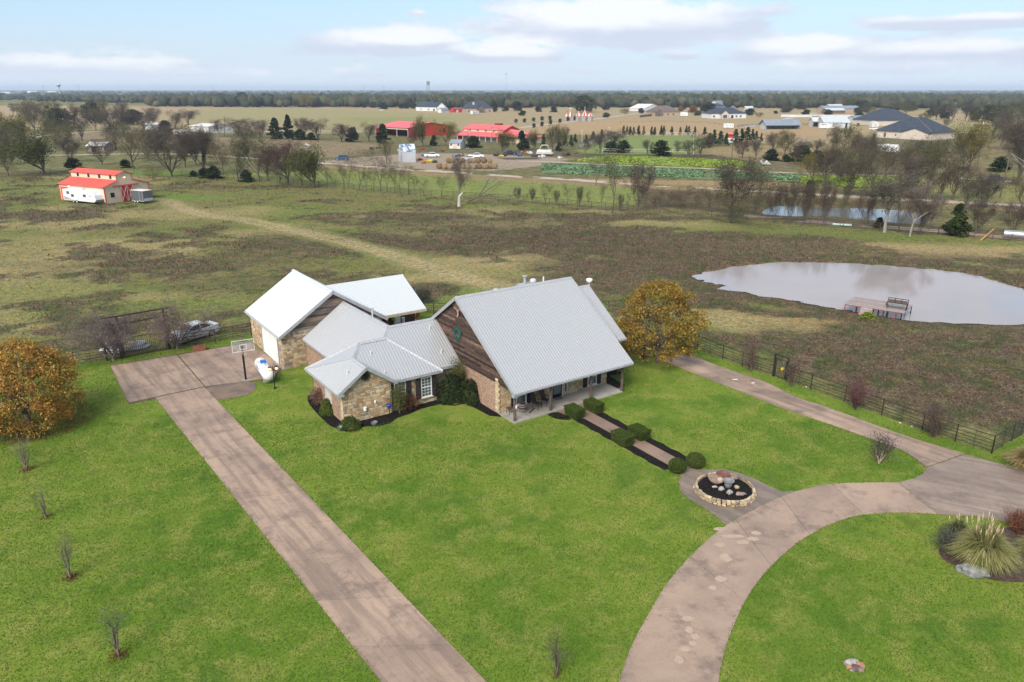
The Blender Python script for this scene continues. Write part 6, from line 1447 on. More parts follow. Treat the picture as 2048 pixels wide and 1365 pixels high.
p = Wp(-8.0,20.9); o = MB().tube((0,0,0),(0,.3,.5),.03,n=6).tube((.3,0,0),(.3,.3,.5),.03,n=6).bar((0,.1,.3),(.3,.1,.3),.04,.04).box(-.1,.4,-.1,.35,.35,.42).build('hand_cart',M('grey_fitting',(.3,.3,.32)),None,(p[0],p[1]-.4,0)); o.rotation_euler.z = TH; tag(o,'small grey garden cart in the corner between garage and brick wall','cart')
# ---------------- stone ring with its fountain
c0 = G(1449,985); e = empty('stone_ring',(*c0,0),0,'low round ring of stacked pale stones around a black mulch bed','garden bed'); rs2 = random.Random(4)
RR = 1.75; WTS = (0,3,6,5,4,6,1)
for lv in range(3):
    n = 44-lv*2
    for k in range(n):
        a = 6.2832*(k+.5*(lv % 2)+rs2.uniform(-.15,.15))/n; r_ = RR-.03*lv+rs2.uniform(-.03,.03)
        o = link('stone',stone_mesh(rs2.randrange(7),rs2.choice(WTS)),e,(r_*math.cos(a),r_*math.sin(a),.06+.125*lv+.06)); o.rotation_euler = (rs2.uniform(-.08,.08),rs2.uniform(-.06,.06),a+math.pi/2); o.scale = (6.2832*RR/n*.96,-.0+.13*rs2.uniform(.8,1.2),.11*rs2.uniform(.85,1.25))
MB().lathe([(RR-.12,0),(RR-.12,.30),(RR-.6,.36),(.01,.40)],40).build('mulch_fill',MULCH,e)
URN = M('weathered_stoneware',(.27,.19,.14),(.19,.135,.105),3,.75); URNG = M('grey_stoneware',(.20,.20,.21),(.14,.13,.13),3,.6)
def rk(px,py,r,sz,label,mat,seed,h=.38): x,y = G(px,py,.5); tag(MB().blob((0,0,r*sz[2]*.5),r,seed,.3,2,sz,1.7).build('rock',mat,None,(x,y,h)),label,'rock')
PINK = M('pinkish_rock',(.25,.19,.17),(.18,.14,.125),4,.9,bump=.02); PALE = M('whitish_rock',(.34,.32,.30),(.24,.22,.20),4,.9,bump=.02); TAN_ = M('tan_rock',(.38,.29,.19),(.28,.21,.14),4,.9,bump=.02)
rk(1459,984,.20,(1,.8,.8),'pale holed rock at the front of the stone ring',PALE,3); rk(1482,986,.24,(1.3,.7,.5),'flat pink rock at the right front of the stone ring',PINK,4); rk(1443,977,.18,(1,.8,.9),'round pale brown rock left of the holed rock in the ring',PALE,5)
rk(1474,973,.16,(1,.9,.8),'tan rock right of the grey urn inside the ring',TAN_,6); rk(1430,972,.15,(1.2,.6,.6),'long white rock below the brown bowl in the ring',PALE,7); rk(1421,951,.15,(1,.8,.8),'small pale rock at the back left edge of the ring',PALE,8); rk(1465,955,.26,(1.2,.8,.6),'flat grey rock at the back of the ring beside the bowls',PINK,9)
def bowl(px,py,r,label,mat,tilt,h=.55,dr=.6):
    x,y = G(px,py,h); o = MB().lathe([(r*.35,-.0),(r*.75,.10),(r,.26),(r*1.04,.30),(r*.90,.30),(r*.6,.16),(.01,.12)],20).build('water_bowl',mat,None,(x,y,h-.12)); o.rotation_euler = tilt; tag(o,label,'bowl')
bowl(1430,962,.46,'wide brown stoneware bowl on the left of the ring fountain',URN,(.15,.1,0)); bowl(1446,953,.44,'reddish brown stoneware bowl at the back of the ring fountain',M('red_stoneware',(.16,.07,.05),(.11,.05,.04),3,.6),(.1,0,0),.6)
x,y = G(1456,974,.4); o = MB().lathe([(.16,0),(.24,.2),(.25,.36),(.36,.46),(.36,.50),(.26,.48),(.12,.40),(.01,.40)],20).build('fountain_urn',URNG,None,(x,y,.36)); tag(o,'blue grey stoneware urn standing in the middle of the ring','urn')
x,y = G(1441,963,.6); tag(MB().blob((0,0,0),.22,2,.12,2,(1,.9,.9)).build('sphere_stone',M('pale_sphere',(.42,.32,.24),(.33,.25,.19),3,.8),None,(x,y,.68)),'round pinkish stone ball lying between the two brown bowls','stone ball')
# rock cluster in the right lawn
x,y = G(1709,1335); e = empty('rock_cluster',(x,y,0),0,'round cluster of pale and orange rocks alone in the lower right lawn','rocks')
for k,(dx,dy,r_,mt) in enumerate(((-.18,.15,.22,PALE),(.0,.18,.24,PALE),(.22,.02,.22,M('orange_rock',(.36,.19,.11),(.26,.14,.09),4,.9)),(-.26,-.05,.16,M('orange_rock',(.5,.24,.12))),(-.02,-.12,.22,M('brown_rock',(.09,.06,.055),(.13,.09,.08),4,.9)),(.15,-.2,.16,PINK),(-.2,-.22,.12,PINK),(.2,.2,.14,PALE))): MB().blob((dx,dy,r_*.35),r_,k+20,.35,2,(1,.8,.7),1.8).build('rock',mt,e)
# scraps of paper on the side drive and verge
for px,py,rz,w_,lab in ((1470,761,.1,.5,'white paper scrap on the side drive, left one'),(1506,768,.3,.3,'white paper scrap on the side drive, right one'),(1800,848,.2,.14,'tiny white litter in the verge grass, left of two'),(1823,855,.5,.14,'tiny white litter in the verge grass, right of two'),(1612,776,.2,.14,'tiny white litter under the fence below the narrow myrtle')):
    x,y = G(px,py); o = MB().add([(-w_/2,-.05,0),(w_/2,-.07,.01),(w_/2*.8,.07,.02),(-w_/2*.9,.05,.015)],[(0,1,2,3)]).build('litter',WHITE,None,(x,y,PADZ+.01)); o.rotation_euler.z = rz; tag(o,lab,'litter')
tag(MB().tube((0,0,0),(1.6,.25,.03),.05,n=8).build('drain_pipe',M('pale_pipe',(.5,.5,.52),None,1,.5),None,(*G(1322,716),.09)),'pale pipe lying at the foot of the right oak','pipe')
# ---------------- right fences
fence('black pipe fence from the house to the oak',[fr[0],fr[1]]); panel('short black pipe panel left of the right oak',fr[1],fr[2],1.35)
panel('short black pipe panel right of the oak at the side drive',G(1374,698),G(1395,698),1.35,ph=1.5)
e,u,L,gl = arch_gate('low black barred drive gate behind the right oak',G(1311,714),G(1372,699),1.5,gh=(1.1,1.35),nb=18,over=0,beams=())
fence('long black pipe fence from the oak to the walk gate',[fr[4],fr[5],fr[6],fr[7]],sp=2.7)
e,u,L,gl = arch_gate('narrow black walk gate with top beam and yellow sign',G(1546,753),G(1572,762.5),2.1,gh=(1.75,1.75),nb=7,over=.05,beams=(0,))
c = u*(L*.62)+Vector((0,-.06,.95)); MB().add([(c.x-.18,c.y,c.z),(c.x-.1,c.y,c.z+.15),(c.x+.1,c.y+.04,c.z+.17),(c.x+.2,c.y+.06,c.z+.03),(c.x+.05,c.y+.04,c.z-.12),(c.x-.12,c.y,c.z-.12)],[(0,1,2,3,4,5)]).build('sign',YEL,gl)
fence('long black pipe fence from the walk gate to the right corner',[G(1573,763)]+fr[8:],sp=3.0)
fence('black pipe fence leaving the right corner out of the picture',[fr[-1],(fr[-1][0]+(fr_end[0]-fr[-1][0])*3,fr[-1][1]+(fr_end[1]-fr[-1][1])*3)],sp=3.0)
fence('black pipe fence crossing behind the patio shelter',[Wp(14.4,24)[:2],Wp(6.5,31.5)[:2],Wp(-6,33)[:2]],sp=3.2)
bare_shrub(843,606,578,34,90,'dark leafless bush behind the right edge of the patio shelter',(.09,.08,.07),(.10,.09,.075),twn=9,lvs=500,lcols=[(.08,.09,.05)])
# ---------------- dock
DW = [M('dock_board_%d' % i,a,b,3,.9,stretch=(1,1,1),rand=.15) for i,(a,b) in enumerate((((.27,.225,.21),(.20,.165,.155)),((.32,.27,.25),(.24,.20,.185))))]
dz = .62; dA,dB,dC,dD = [Vector((*G(px,py,dz),dz)) for px,py in ((1686,608),(1809,627),(1826,611),(1710,594))]
ctr = (dA+dB+dC+dD)/4; e = empty('dock',(ctr.x,ctr.y,0),0,'weathered grey board dock on red and black legs in the large pond','dock')
DR = M('red_dock_frame',(.38,.045,.035),(.28,.04,.03),4,.6); off_ = Vector((ctr.x,ctr.y,0))
ux = (dB-dA); n = 15
for k in range(n):
    t0,t1 = k/n+.003,(k+1)/n-.003; P = [dA.lerp(dD,t0),dB.lerp(dC,t0),dB.lerp(dC,t1),dA.lerp(dD,t1)]; MB().slab([p-off_ for p in P],.05).build('board',DW[k % 2],e)
for a,b in ((dA.lerp(dB,.04),dA.lerp(dB,.96)),(dD.lerp(dC,.04),dD.lerp(dC,.96))): MB().bar(a-off_-Vector((0,-.12,.10)),b-off_-Vector((0,-.12,.10)),.06,.07).build('frame_beam',DR,e)
for t,mt in ((.05,DR),(.24,DARK),(.44,DARK),(.52,DARK),(.60,DARK),(.74,DARK),(.88,DR),(.97,DARK)):
    for s_,q in ((.05,dA.lerp(dB,t)),(.95,dD.lerp(dC,t))):
        p = q-off_+Vector((0,.15 if s_ < .5 else -.15,0)); MB().tube((p.x,p.y,-1.2),(p.x,p.y,dz-.1),.055,n=6).build('leg',mt,e)
r0,r1 = dA.lerp(dB,.30),dA.lerp(dB,.50); q0,q1 = [Vector((*G(px,py,.10),.10)) for px,py in ((1716,630),(1742,632))]
for k in range(8): MB().slab([r0.lerp(q0,k/8+.005)-off_,r1.lerp(q1,k/8+.005)-off_,r1.lerp(q1,(k+1)/8-.01)-off_,r0.lerp(q0,(k+1)/8-.01)-off_],.04).build('ramp_board',DW[k % 2],e)
for a,b in ((r0,q0),(r1,q1)): MB().bar(a-off_+Vector((0,0,.03)),b-off_+Vector((0,0,.03)),.06,.07).build('ramp_rail',DR,e)
bp = dA.lerp(dB,.83).lerp(dD.lerp(dC,.83),.35); ba = math.atan2(ux.y,ux.x); e = empty('dock_bench',(bp.x,bp.y,dz),ba,'black metal bench with three panel back on the dock','bench')
GB = M('greenish_slat',(.20,.23,.21),(.15,.17,.16),3,.8)
for k in range(4): MB().box(-1.0,1.0,-.5+.13*k,-.39+.13*k,.52,.55).build('seat_slat',GB,e)
for k in range(3): MB().bar((-.66+.66*k,.10,.98),(-.66+.66*k,.06,.62),.60,.02,up=(0,1,0)).build('back_panel',M('brown_back',(.10,.07,.06),(.07,.05,.045),9,.8),e)
m = MB()
for a,b in (((-1.02,.06,.58),(-1.02,.14,1.15)),((1.02,.06,.58),(1.02,.14,1.15)),((-1.02,.14,1.13),(1.02,.14,1.13)),((-.33,.07,.6),(-.33,.12,1.1)),((.33,.07,.6),(.33,.12,1.1)),((-1.02,.07,.62),(1.02,.07,.62))): m.bar(a,b,.06,.06)
m.build('back_frame',DARK,e)
for s_ in (-1,1): MB().tube((s_*.95,-.5,0),(s_*1.0,-.42,.5),.035,n=6).tube((s_*.95,.15,0),(s_*1.0,.06,.55),.035,n=6).tube((s_*1.02,-.5,.72),(s_*1.02,.1,.78),.035,n=6).tube((s_*1.02,-.5,.72),(s_*1.0,-.48,.45),.03,n=6).build('leg',DARK,e)
x,y = dA.lerp(dB,.62).lerp(dD.lerp(dC,.62),.62)[:2]; tag(MB().tube((0,0,0),(0,0,.28),.09,.07,8).build('dock_cleat',DARK,None,(x,y,dz)),'small black cleat left of the bench on the dock','cleat')
x,y = G(1735,637); bush('reed_tuft',x,y,1.5,1.0,.7,[(.16,.20,.03),(.22,.26,.05)],500,.10,71,'bright yellow green tuft at the foot of the dock ramp')
# ================================================================ THE FAR COUNTRY
REDR = M('red_metal_roof',(.60,.10,.075),(.54,.09,.07),.3,.5); PINKR = M('sunfaded_red_roof',(.62,.115,.12),(.56,.10,.11),.3,.5)
REDW_ = M('red_wall',(.52,.035,.025),(.44,.03,.025),.5,.6); CREAMW = M('cream_metal_wall',(.64,.52,.38),(.59,.475,.345),.4,.6); NAVY = M('dark_blue_shingles',(.028,.036,.055),(.045,.055,.075),.6,.9)
GREYR = M('blue_grey_roof',(.20,.23,.27),(.17,.20,.24),.3,.5); BROWNR = M('brown_shingles',(.10,.08,.075),(.14,.11,.10),.7,.9); TANW = M('tan_brick_wall',(.38,.29,.21),(.32,.24,.18),1.5,.9); WHW = M('white_wall',(.62,.61,.58),(.55,.54,.52),.5,.7)
DKO = M('dark_opening',(.015,.015,.017),None,1,.9); LIMEW = M('pale_limestone_wall',(.55,.48,.42),(.48,.41,.35),1.0,.9); PALEM = M('pale_metal_wall',(.46,.48,.50),(.42,.44,.46),.5,.6)
def frame(A,B):
    a,b = (G(*A) if isinstance(A,tuple) else A),(G(*B) if isinstance(B,tuple) else B); L = math.dist(a,b); return a,L,math.atan2(b[1]-a[1],b[0]-a[0])
def bld(name,label,cat,A,B,C=None,eave=None,ridge=None,kind='gable',axis='x',wall=WHW,roof=NAVY,depth=None,over=.5,wins=(),gmat=None,extra=None,open_front=False,posts=0,rt=.18,wn='window',hs=None):
    """A, B: front ground corners in the survey; eave / ridge: the rows where those lines show"""
    a,L,an = frame(A,B); b = G(*B)
    if depth is None: depth = math.dist(b,G(*C))
    hw = HT(b,eave) if hs is None else hs[0]; mid = (a[0]+L/2*math.cos(an)-depth/2*math.sin(an),a[1]+L/2*math.sin(an)+depth/2*math.cos(an)); hr = (HT(mid,ridge) if hs is None else hs[1])
    hr = max(hr,hw+.6); e = empty(name,(*a,0),an,label,cat)
    t = .2
    if open_front:
        wallrect(e,(L,depth),(0,depth),0,hw,t,wall); wallrect(e,(0,depth),(0,0),0,hw,t,wall); wallrect(e,(L,0),(L,depth),0,hw,t,gmat or wall)
        MB().box(0,L,-.02,.16,hw*.80,hw).build('fascia',CREAMW if gmat else wall,e)
        for k in range(posts): MB().box(L*k/(posts-1)-.12,L*k/(posts-1)+.12,-.06,.14,0,hw*.8).build('post',DARK if not gmat else WHW,e)
    else:
        wallrect(e,(0,0),(L,0),0,hw,t,wall); wallrect(e,(L,0),(L,depth),0,hw,t,gmat or wall,topf=([(depth,hw),(depth/2,hr),(0,hw)] if kind == 'gable' and axis == 'x' else None))
        wallrect(e,(L,depth),(0,depth),0,hw,t,wall); wallrect(e,(0,depth),(0,0),0,hw,t,gmat or wall,topf=([(depth,hw),(depth/2,hr),(0,hw)] if kind == 'gable' and axis == 'x' else None))
    if open_front and kind == 'gable' and axis == 'x':
        for s in (0,L-.2): MB().ext([(s,0,hw),(s,depth,hw),(s,depth/2,hr-.1)],(.2,0,0)).build('gable_wall',gmat or wall,e)
    o = over
    if kind == 'gable' and axis == 'x':
        k = (hr-hw)/(depth/2)*o
        for P in ([(-o,-o,hw-k+rt),(L+o,-o,hw-k+rt),(L+o,depth/2,hr+rt),(-o,depth/2,hr+rt)],[(-o,depth+o,hw-k+rt),(L+o,depth+o,hw-k+rt),(L+o,depth/2,hr+rt),(-o,depth/2,hr+rt)]): MB().slab(P,rt*.9).build('roof',roof,e)
    elif kind == 'gable':
        k = (hr-hw)/(L/2)*o
        for P in ([(-o,-o,hw-k+rt),(-o,depth+o,hw-k+rt),(L/2,depth+o,hr+rt),(L/2,-o,hr+rt)],[(L+o,-o,hw-k+rt),(L+o,depth+o,hw-k+rt),(L/2,depth+o,hr+rt),(L/2,-o,hr+rt)]): MB().slab(P,rt*.9).build('roof',roof,e)
        for y_ in (0,depth-.2): MB().ext([(0,y_,hw),(L,y_,hw),(L/2,y_,hr-.02)],(0,.2,0)).build('gable_wall',gmat or wall,e)
    else:
        i_ = min(depth,L)/2*.95; R0,R1 = (((i_,depth/2),(L-i_,depth/2)) if L >= depth else ((L/2,i_),(L/2,depth-i_)))
        m = MB(); c4 = [(-o,-o),(L+o,-o),(L+o,depth+o),(-o,depth+o)]; vs = [(*p,hw) for p in c4]+[(*R0,hr),(*R1,hr)]
        m.add(vs,[(0,1,5,4),(1,2,5),(2,3,4,5),(3,0,4),(3,2,1,0)] if L >= depth else [(0,1,4),(1,2,5,4),(2,3,5),(3,0,4,5),(3,2,1,0)]); m.build('roof',roof,e)
    for wv in wins:
        f,s,z,w,h = wv[:5]; mt = wv[5] if len(wv) > 5 else GLASS; nm = wv[6] if len(wv) > 6 else wn
        if f == 'f': MB().box(s*L-w/2,s*L+w/2,-.07,.02,z,z+h).build(nm,mt,e)
        elif f == 'r': MB().box(L-.02,L+.07,s*depth-w/2,s*depth+w/2,z,z+h).build(nm,mt,e)
        elif f == 'l': MB().box(-.07,.02,s*depth-w/2,s*depth+w/2,z,z+h).build(nm,mt,e)
    return e,L,depth,hw,hr
def subroof(e,x0,x1,y0,y1,h0,h1,roof,wall,axis='y',over=.4,name='wing_roof',glass=None):
    """a cross gable in front of a building: ridge runs along y"""
    MB().box(x0,x1,y0,y1,0,h0).build('wing_wall',wall,e); xm = (x0+x1)/2
    for P in ([(x0-over,y0-over,h0-.1),(x0-over,y1,h0-.1),(xm,y1,h1),(xm,y0-over,h1)],[(x1+over,y0-over,h0-.1),(x1+over,y1,h0-.1),(xm,y1,h1),(xm,y0-over,h1)]): MB().slab(P,.18).build(name,roof,e)
    MB().ext([(x0,y0,h0),(x1,y0,h0),(xm,y0,h1-.2)],(0,.2,0)).build('gable_wall',wall,e)
    if glass: MB().box(xm-glass/2,xm+glass/2,y0-.08,y0-.01,.3,h0*.85).build('window',GLASS,e)
# ---- the cream and red monitor barn at left
P0,P1,P2 = G(213,409),G(303,404.5),G(118,400)
ga = math.radians(62); Wg = 11.0; Lg = 16.0
e = empty('red_roof_barn',(*P0,0),ga,'cream metal barn with red stepped roof and red sliding door in the left pasture','barn')
def hb(fr,py): return HT((P0[0]+fr*Wg*math.cos(ga),P0[1]+fr*Wg*math.sin(ga)),py)
h1,h2,h3,h4 = hb(0,375),hb(.30,361.5),hb(.30,350),hb(.47,343.5); s1,s2 = .30*Wg,.64*Wg; sm = (s1+s2)/2
prof = [(0,0),(Wg,0),(Wg,h1),(s2,h2),(s2,h3),(sm,h4),(s1,h3),(s1,h2),(0,h1)]
MB().ext([(x_,0,z_) for x_,z_ in prof],(0,.2,0)).build('front_wall',CREAMW,e); MB().ext([(x_,Lg-.2,z_) for x_,z_ in prof],(0,.2,0)).build('rear_wall',CREAMW,e)
MB().box(0,.15,.2,Lg-.2,0,h1).build('side_wall',CREAMW,e); MB().box(Wg-.15,Wg,.2,Lg-.2,0,h1).build('side_wall',CREAMW,e)
for x_ in (s1,s2-.15): MB().box(x_,x_+.15,.2,Lg-.2,h2-.6,h3).build('monitor_wall',CREAMW,e)
for nm,a,b in (('lower_roof',(-.35,h1-.1),(s1,h2+.08)),('lower_roof',(Wg+.35,h1-.1),(s2,h2+.08)),('monitor_roof',(s1-.3,h3-.05),(sm,h4+.12)),('monitor_roof',(s2+.3,h3-.05),(sm,h4+.12))):
    ribs(e,[(a[0],-.3,a[1]),(a[0],Lg+.3,a[1]),(b[0],Lg+.3,b[1]),(b[0],-.3,b[1])],REDR,sp=.9,rh=.05,rw=.08,name=nm,t=.08)
m = MB()
for x_,z_ in ((0,h1),(Wg,h1)): m.box(x_-.10,x_+.10,-.06,.10,0,z_)
for x_ in (s1,s2): m.box(x_-.08,x_+.08,-.06,.04,h2,h3)
m.bar((-.35,-.06,h1-.12),(s1,-.06,h2+.02),.10,.18); m.bar((Wg+.35,-.06,h1-.12),(s2,-.06,h2+.02),.10,.18); m.bar((s1-.3,-.06,h3-.1),(sm,-.06,h4+.05),.10,.18); m.bar((s2+.3,-.06,h3-.1),(sm,-.06,h4+.05),.10,.18)
m.box(-.08,.02,Lg-.10,Lg+.05,0,h1); m.build('red_trim',REDR,e)
dr = MB().box(.345*Wg,.63*Wg,-.16,-.06,.1,3.5).build('sliding_door',REDW_,e); da,db = .345*Wg,.63*Wg; dm_ = (da+db)/2
for x0_,x1_ in ((da,dm_),(dm_,db)):
    MB().bar((x0_+.1,-.18,.2),(x1_-.1,-.18,3.4),.04,.13,up=(0,1,0)).bar((x0_+.1,-.20,3.4),(x1_-.1,-.20,.2),.04,.13,up=(0,1,0)).build('cross_brace',WHW,dr)
m = MB(); [m.box(x_-.06,x_+.06,-.19,-.15,.1,3.5) for x_ in (da+.06,dm_,db-.06)]; m.build('door_stile',WHW,dr)
MB().box(.19*Wg,.76*Wg,-.25,-.06,3.5,3.75).build('door_rail',REDR,e)
MB().box(.12*Wg,.20*Wg,-.08,.0,1.3,2.3).build('window',DKO,e)
for k in range(4): MB().box(s1-.06,s1+.02,Lg*(.10+.24*k),Lg*(.10+.24*k)+.7,h2+.25,h3-.25).build('window',DKO,e)
MB().box(-.08,.02,Lg*.80,Lg*.97,0,3.0).build('side_door',REDR,e)
LAMPM = M('warm_barn_lamp',(1,.8,.4),None,1,.5,emit=((1,.72,.35),4.0))
for p in ((sm,-.2,h3-.6),(-.2,Lg*.76,h1-.35)): lm_ = MB().box(p[0]-.12,p[0]+.12,p[1]-.12,p[1]+.12,p[2]-.02,p[2]+.12).build('lamp',DARK,e); MB().box(p[0]-.10,p[0]+.10,p[1]-.10,p[1]+.10,p[2]-.14,p[2]-.025).build('bulb',LAMPM,lm_)
# travel trailer and cargo trailer beside it
def rv(label,A,B,H=2.9,Wt=2.5,name='travel_trailer',nose=True,mats=WHW,wins=((.12,1.9),(.25,1.35),(.62,1.5)),cat='trailer',red=True):
    a,L,an = frame(A,B); e = empty(name,(*a,0),an,label,cat)
    P = [(0,.55),(L*.94,.55),(L,1.1),(L*.97,2.0),(L*.90,H-.15),(L*.88,H),(0,H)] if nose else [(0,.5),(L,.5),(L,H),(0,H)]
    MB().ext([(x_,0,z_) for x_,z_ in P],(0,Wt,0)).build('body',M('trailer_white',(.70,.71,.72),(.64,.65,.66),.8,.35),e)
    for f_,z_ in wins: MB().box(f_*L,f_*L+.085*L,-.03,.02,z_,z_+.6).build('window',GLASS,e)
    MB().box(L*.40,L*.48,-.025,.02,.65,H-.35).build('door',M('trailer_door',(.58,.59,.60),None,1,.4),e); MB().box(L*.35,L*.5,Wt*.4,Wt*.7,H,H+.22).build('roof_unit',WHW,e)
    for f_ in (.30,.40) if L > 6 else (.45,):
        w_ = MB().tube((f_*L,.25,.36),(f_*L,-.03,.36),.36,n=14).build('wheel',M('tyre',(.012,.012,.012)),e); MB().tube((f_*L,-.02,.36),(f_*L,-.045,.36),.2,n=10).build('rim',WHW,w_)
    if red: m = MB(); m.add([(L*.80,-.035,1.75),(L*.88,-.035,1.85),(L*.86,-.035,1.95),(L*.79,-.035,1.9)],[(0,1,2,3)]); m.add([(L*.72,-.035,1.15),(L*.80,-.035,1.1),(L*.79,-.035,1.2)],[(0,1,2)]); m.build('decal',M('red_decal',(.5,.04,.05),None,1,.5),e); MB().add([(L*.02,-.03,.7),(L*.28,-.03,.7),(L*.25,-.03,.85),(L*.02,-.03,1.4)],[(0,1,2,3)]).build('stripe',M('grey_decal',(.30,.32,.36),None,1,.5),e)
    if nose: MB().tube((L*.98,Wt/2,.5),(L+1.1,Wt/2,.5),.06,n=6).build('hitch',DARK,e)
    return e
rv('white travel trailer parked along the left side of the red roofed barn',(129,404.5),(194,411))
cA,cB,cC = G(289,408),G(310.6,405.8),G(264.5,405.4); va = math.atan2(cC[1]-cA[1],cC[0]-cA[0]); e = empty('cargo_trailer',(*cA,0),va-math.pi,'grey enclosed cargo trailer parked before the red sliding door','trailer')
CG = M('cargo_grey',(.14,.145,.155),(.12,.125,.135),.8,.4,.3); LC = 4.2
MB().box(-LC,0,0,2.3,.5,2.7).build('body',CG,e); MB().box(-LC-.03,.03,-.03,2.33,2.7,2.78).build('roof',WHW,e); MB().box(-.02,.03,.1,2.2,.5,1.1).build('gravel_guard',PALEM,e); MB().box(-1.4,-1.35,-.03,.02,.6,2.6).box(-.35,-.30,-.03,.02,.6,2.6).box(-LC,0,-.03,.02,.45,.56).build('trim',PALEM,e); MB().box(-1.3,-.4,-.035,.02,.6,2.55).build('door',CG,e)
for f_ in (2.2,3.1): w_ = MB().tube((-f_,.2,.34),(-f_,-.05,.34),.34,n=14).build('wheel',M('tyre',(.012,.012,.012)),e); MB().tube((-f_,-.04,.34),(-f_,-.06,.34),.2,n=10).build('rim',WHW,w_)
# ---- red barns
bld('open_red_barn','open fronted red metal barn with faded red roof, left of the two','barn',(752,270),(816,274.5),(861,268),257,244,wall=REDW_,roof=PINKR,gmat=REDW_,open_front=True,posts=4,wins=(('r',.8,1.5,1.6,2.5,DKO,'door'),))
a,L,an = frame((915,281),(994,286)); e = empty('red_stable',(*a,0),an,'large stable with stepped faded red roof and pale posts behind the garden shed','barn'); D = 20
hA,hB_,hC_,hD_ = 2.7,4.2,5.4,7.3; pr = [(0,0),(D,0),(D,hA),(D-4.5,hB_),(D-4.5,hC_),(D/2,hD_),(4.5,hC_),(4.5,hB_),(0,hA)]
for x_ in (0,L-.2): MB().ext([(x_,y_,z_) for y_,z_ in pr],(.2,0,0)).build('end_wall',REDW_,e)
MB().box(.2,L-.2,4.5,4.7,0,hC_).build('monitor_wall',CREAMW,e); MB().box(.2,L-.2,3.0,3.1,0,1.3).build('stall_rail',PALEM,e)
for a_,b_ in (((-.4,hA-.1),(4.5,hB_+.1)),((D+.4,hA-.1),(D-4.5,hB_+.1)),((4.1,hC_),(D/2,hD_+.15)),((D-4.1,hC_),(D/2,hD_+.15))): MB().slab([(-.5,a_[0],a_[1]),(L+.5,a_[0],a_[1]),(L+.5,b_[0],b_[1]),(-.5,b_[0],b_[1])],.15).build('roof',PINKR,e)
for k in range(8): MB().box(L*k/7-.12,L*k/7+.12,-.1,.12,0,hA-.1).build('post',WHW,e)
MB().box(-.1,L+.1,-.16,-.1,hA-.45,hA-.1).build('fascia',CREAMW,e)
for k in range(4): MB().box(L*(.15+.2*k),L*(.15+.2*k)+.9,4.4,4.5,hB_+.35,hC_-.2).build('window',DKO,e)
MB().box(L,L+15,3,15,0,2.6).build('annex_wall',CREAMW,e); m = MB(); vs = [(L-.3,2,2.7),(L+16,2,2.7),(L+16,16,2.7),(L-.3,16,2.7),(L-.3,9,5.6),(L+9,9,5.0)]; m.add(vs,[(0,1,5,4),(1,2,5),(2,3,4,5),(3,2,1,0),(0,4,3)]); m.build('annex_roof',PINKR,e)
MB().bar((L+9,9,5.1),(L+16,2,2.75),.4,.1).bar((L-.3,9,5.7),(L+9,9,5.1),.4,.1).build('ridge_trim',WHW,e); MB().box(L*.52,L*.62,D/2+2,D/2+5,hD_-.6,hD_+.7).build('roof_box',M('dark_red_box',(.20,.02,.03),None,1,.6),e)
# ---- sheds and junk yard
bld('garden_shed','small white garden shed with grey roof, shuttered windows and double doors','shed',(898.5,297.5),(921,298),(927,296),288,280,wall=WHW,roof=GREYR,over=.15,wins=(('f',.18,1.2,.8,1.0,M('brown_trim',(.10,.06,.05),None,1,.8)),('f',.82,1.2,.8,1.0,M('brown_trim',(.1,.06,.05))),('f',.5,0,1.5,1.9,LIMEW,'door')))
bld('tall_metal_shed','tall pale metal shed with peeling blue and white roof by the dirt road','shed',(803.5,325.5),(832.5,324.5),None,304,289.5,wall=PALEM,roof=M('peeling_blue_roof',(.10,.15,.24),(.52,.56,.60),.5,.6,lo=.42,hi=.52),depth=4.5,over=.1)
car('white pickup truck beside the tall metal shed',*G(864,315),math.pi+.05,WHT,kind='pickup',name='pickup_truck',cat='truck')
car('white crew pickup truck behind the round hay bales',*G(953,316),math.pi-.1,WHT,kind='pickup',name='pickup_truck',cat='truck')
car('blue grey off-road wagon facing the camera behind the hay bales',*G(911,319),-1.35,GRYP,kind='suv')
car('pale silver car just behind the hay bales',*G(936,320.5),.1,SILV); car('dark truck by the olive tree in the junk yard',*G(1020,310),.1,DKP,kind='pickup',name='pickup_truck',cat='truck')
car('blue car parked on the dirt yard by the wide oak tree',*G(684,321),.05,BLU,kind='suv',scale=1.1); car('blue pickup truck on the field road at the far right',*G(1990,362.5),.02,BLU,kind='pickup',name='pickup_truck',cat='truck',scale=.9)
car('dark car beside the far white house',*G(842,222),0,DKP); car('white car beside the white gambrel shed',*G(1746,260),.05,WHT); car('dark car before the white gambrel shed',*G(1716,252),1.2,DKP,kind='suv'); car('small white car at the end of the far lane',*G(763,221.5),.1,WHT)
HAY = [M('hay_bale_%d' % i,a,b,5,.95,bump=.05,rand=.12) for i,(a,b) in enumerate((((.26,.175,.085),(.17,.11,.055)),((.20,.13,.07),(.13,.085,.05)),((.24,.19,.12),(.16,.12,.08))))]
HM = []
for i in range(3):
    m = MB(); m.lathe([(.01,-.75),(.80,-.75),(.86,-.66),(.86,.66),(.80,.75),(.01,.75)],16); m.v = [(v[0],v[2],v[1]+.86) for v in m.v]; HM.append(m.mesh('hay_bale',HAY[i],True))
bx_ = [878.8,889.7,900.5,910,926,936.5,947.5,958.4,971,981.9,989.7]; tx_ = [897.5,906,925.6,939.7,946,956,967.8,979.5]; hr_ = random.Random(8)
words = ['first','second','third','fourth','fifth','sixth','seventh','eighth','ninth','tenth','last']
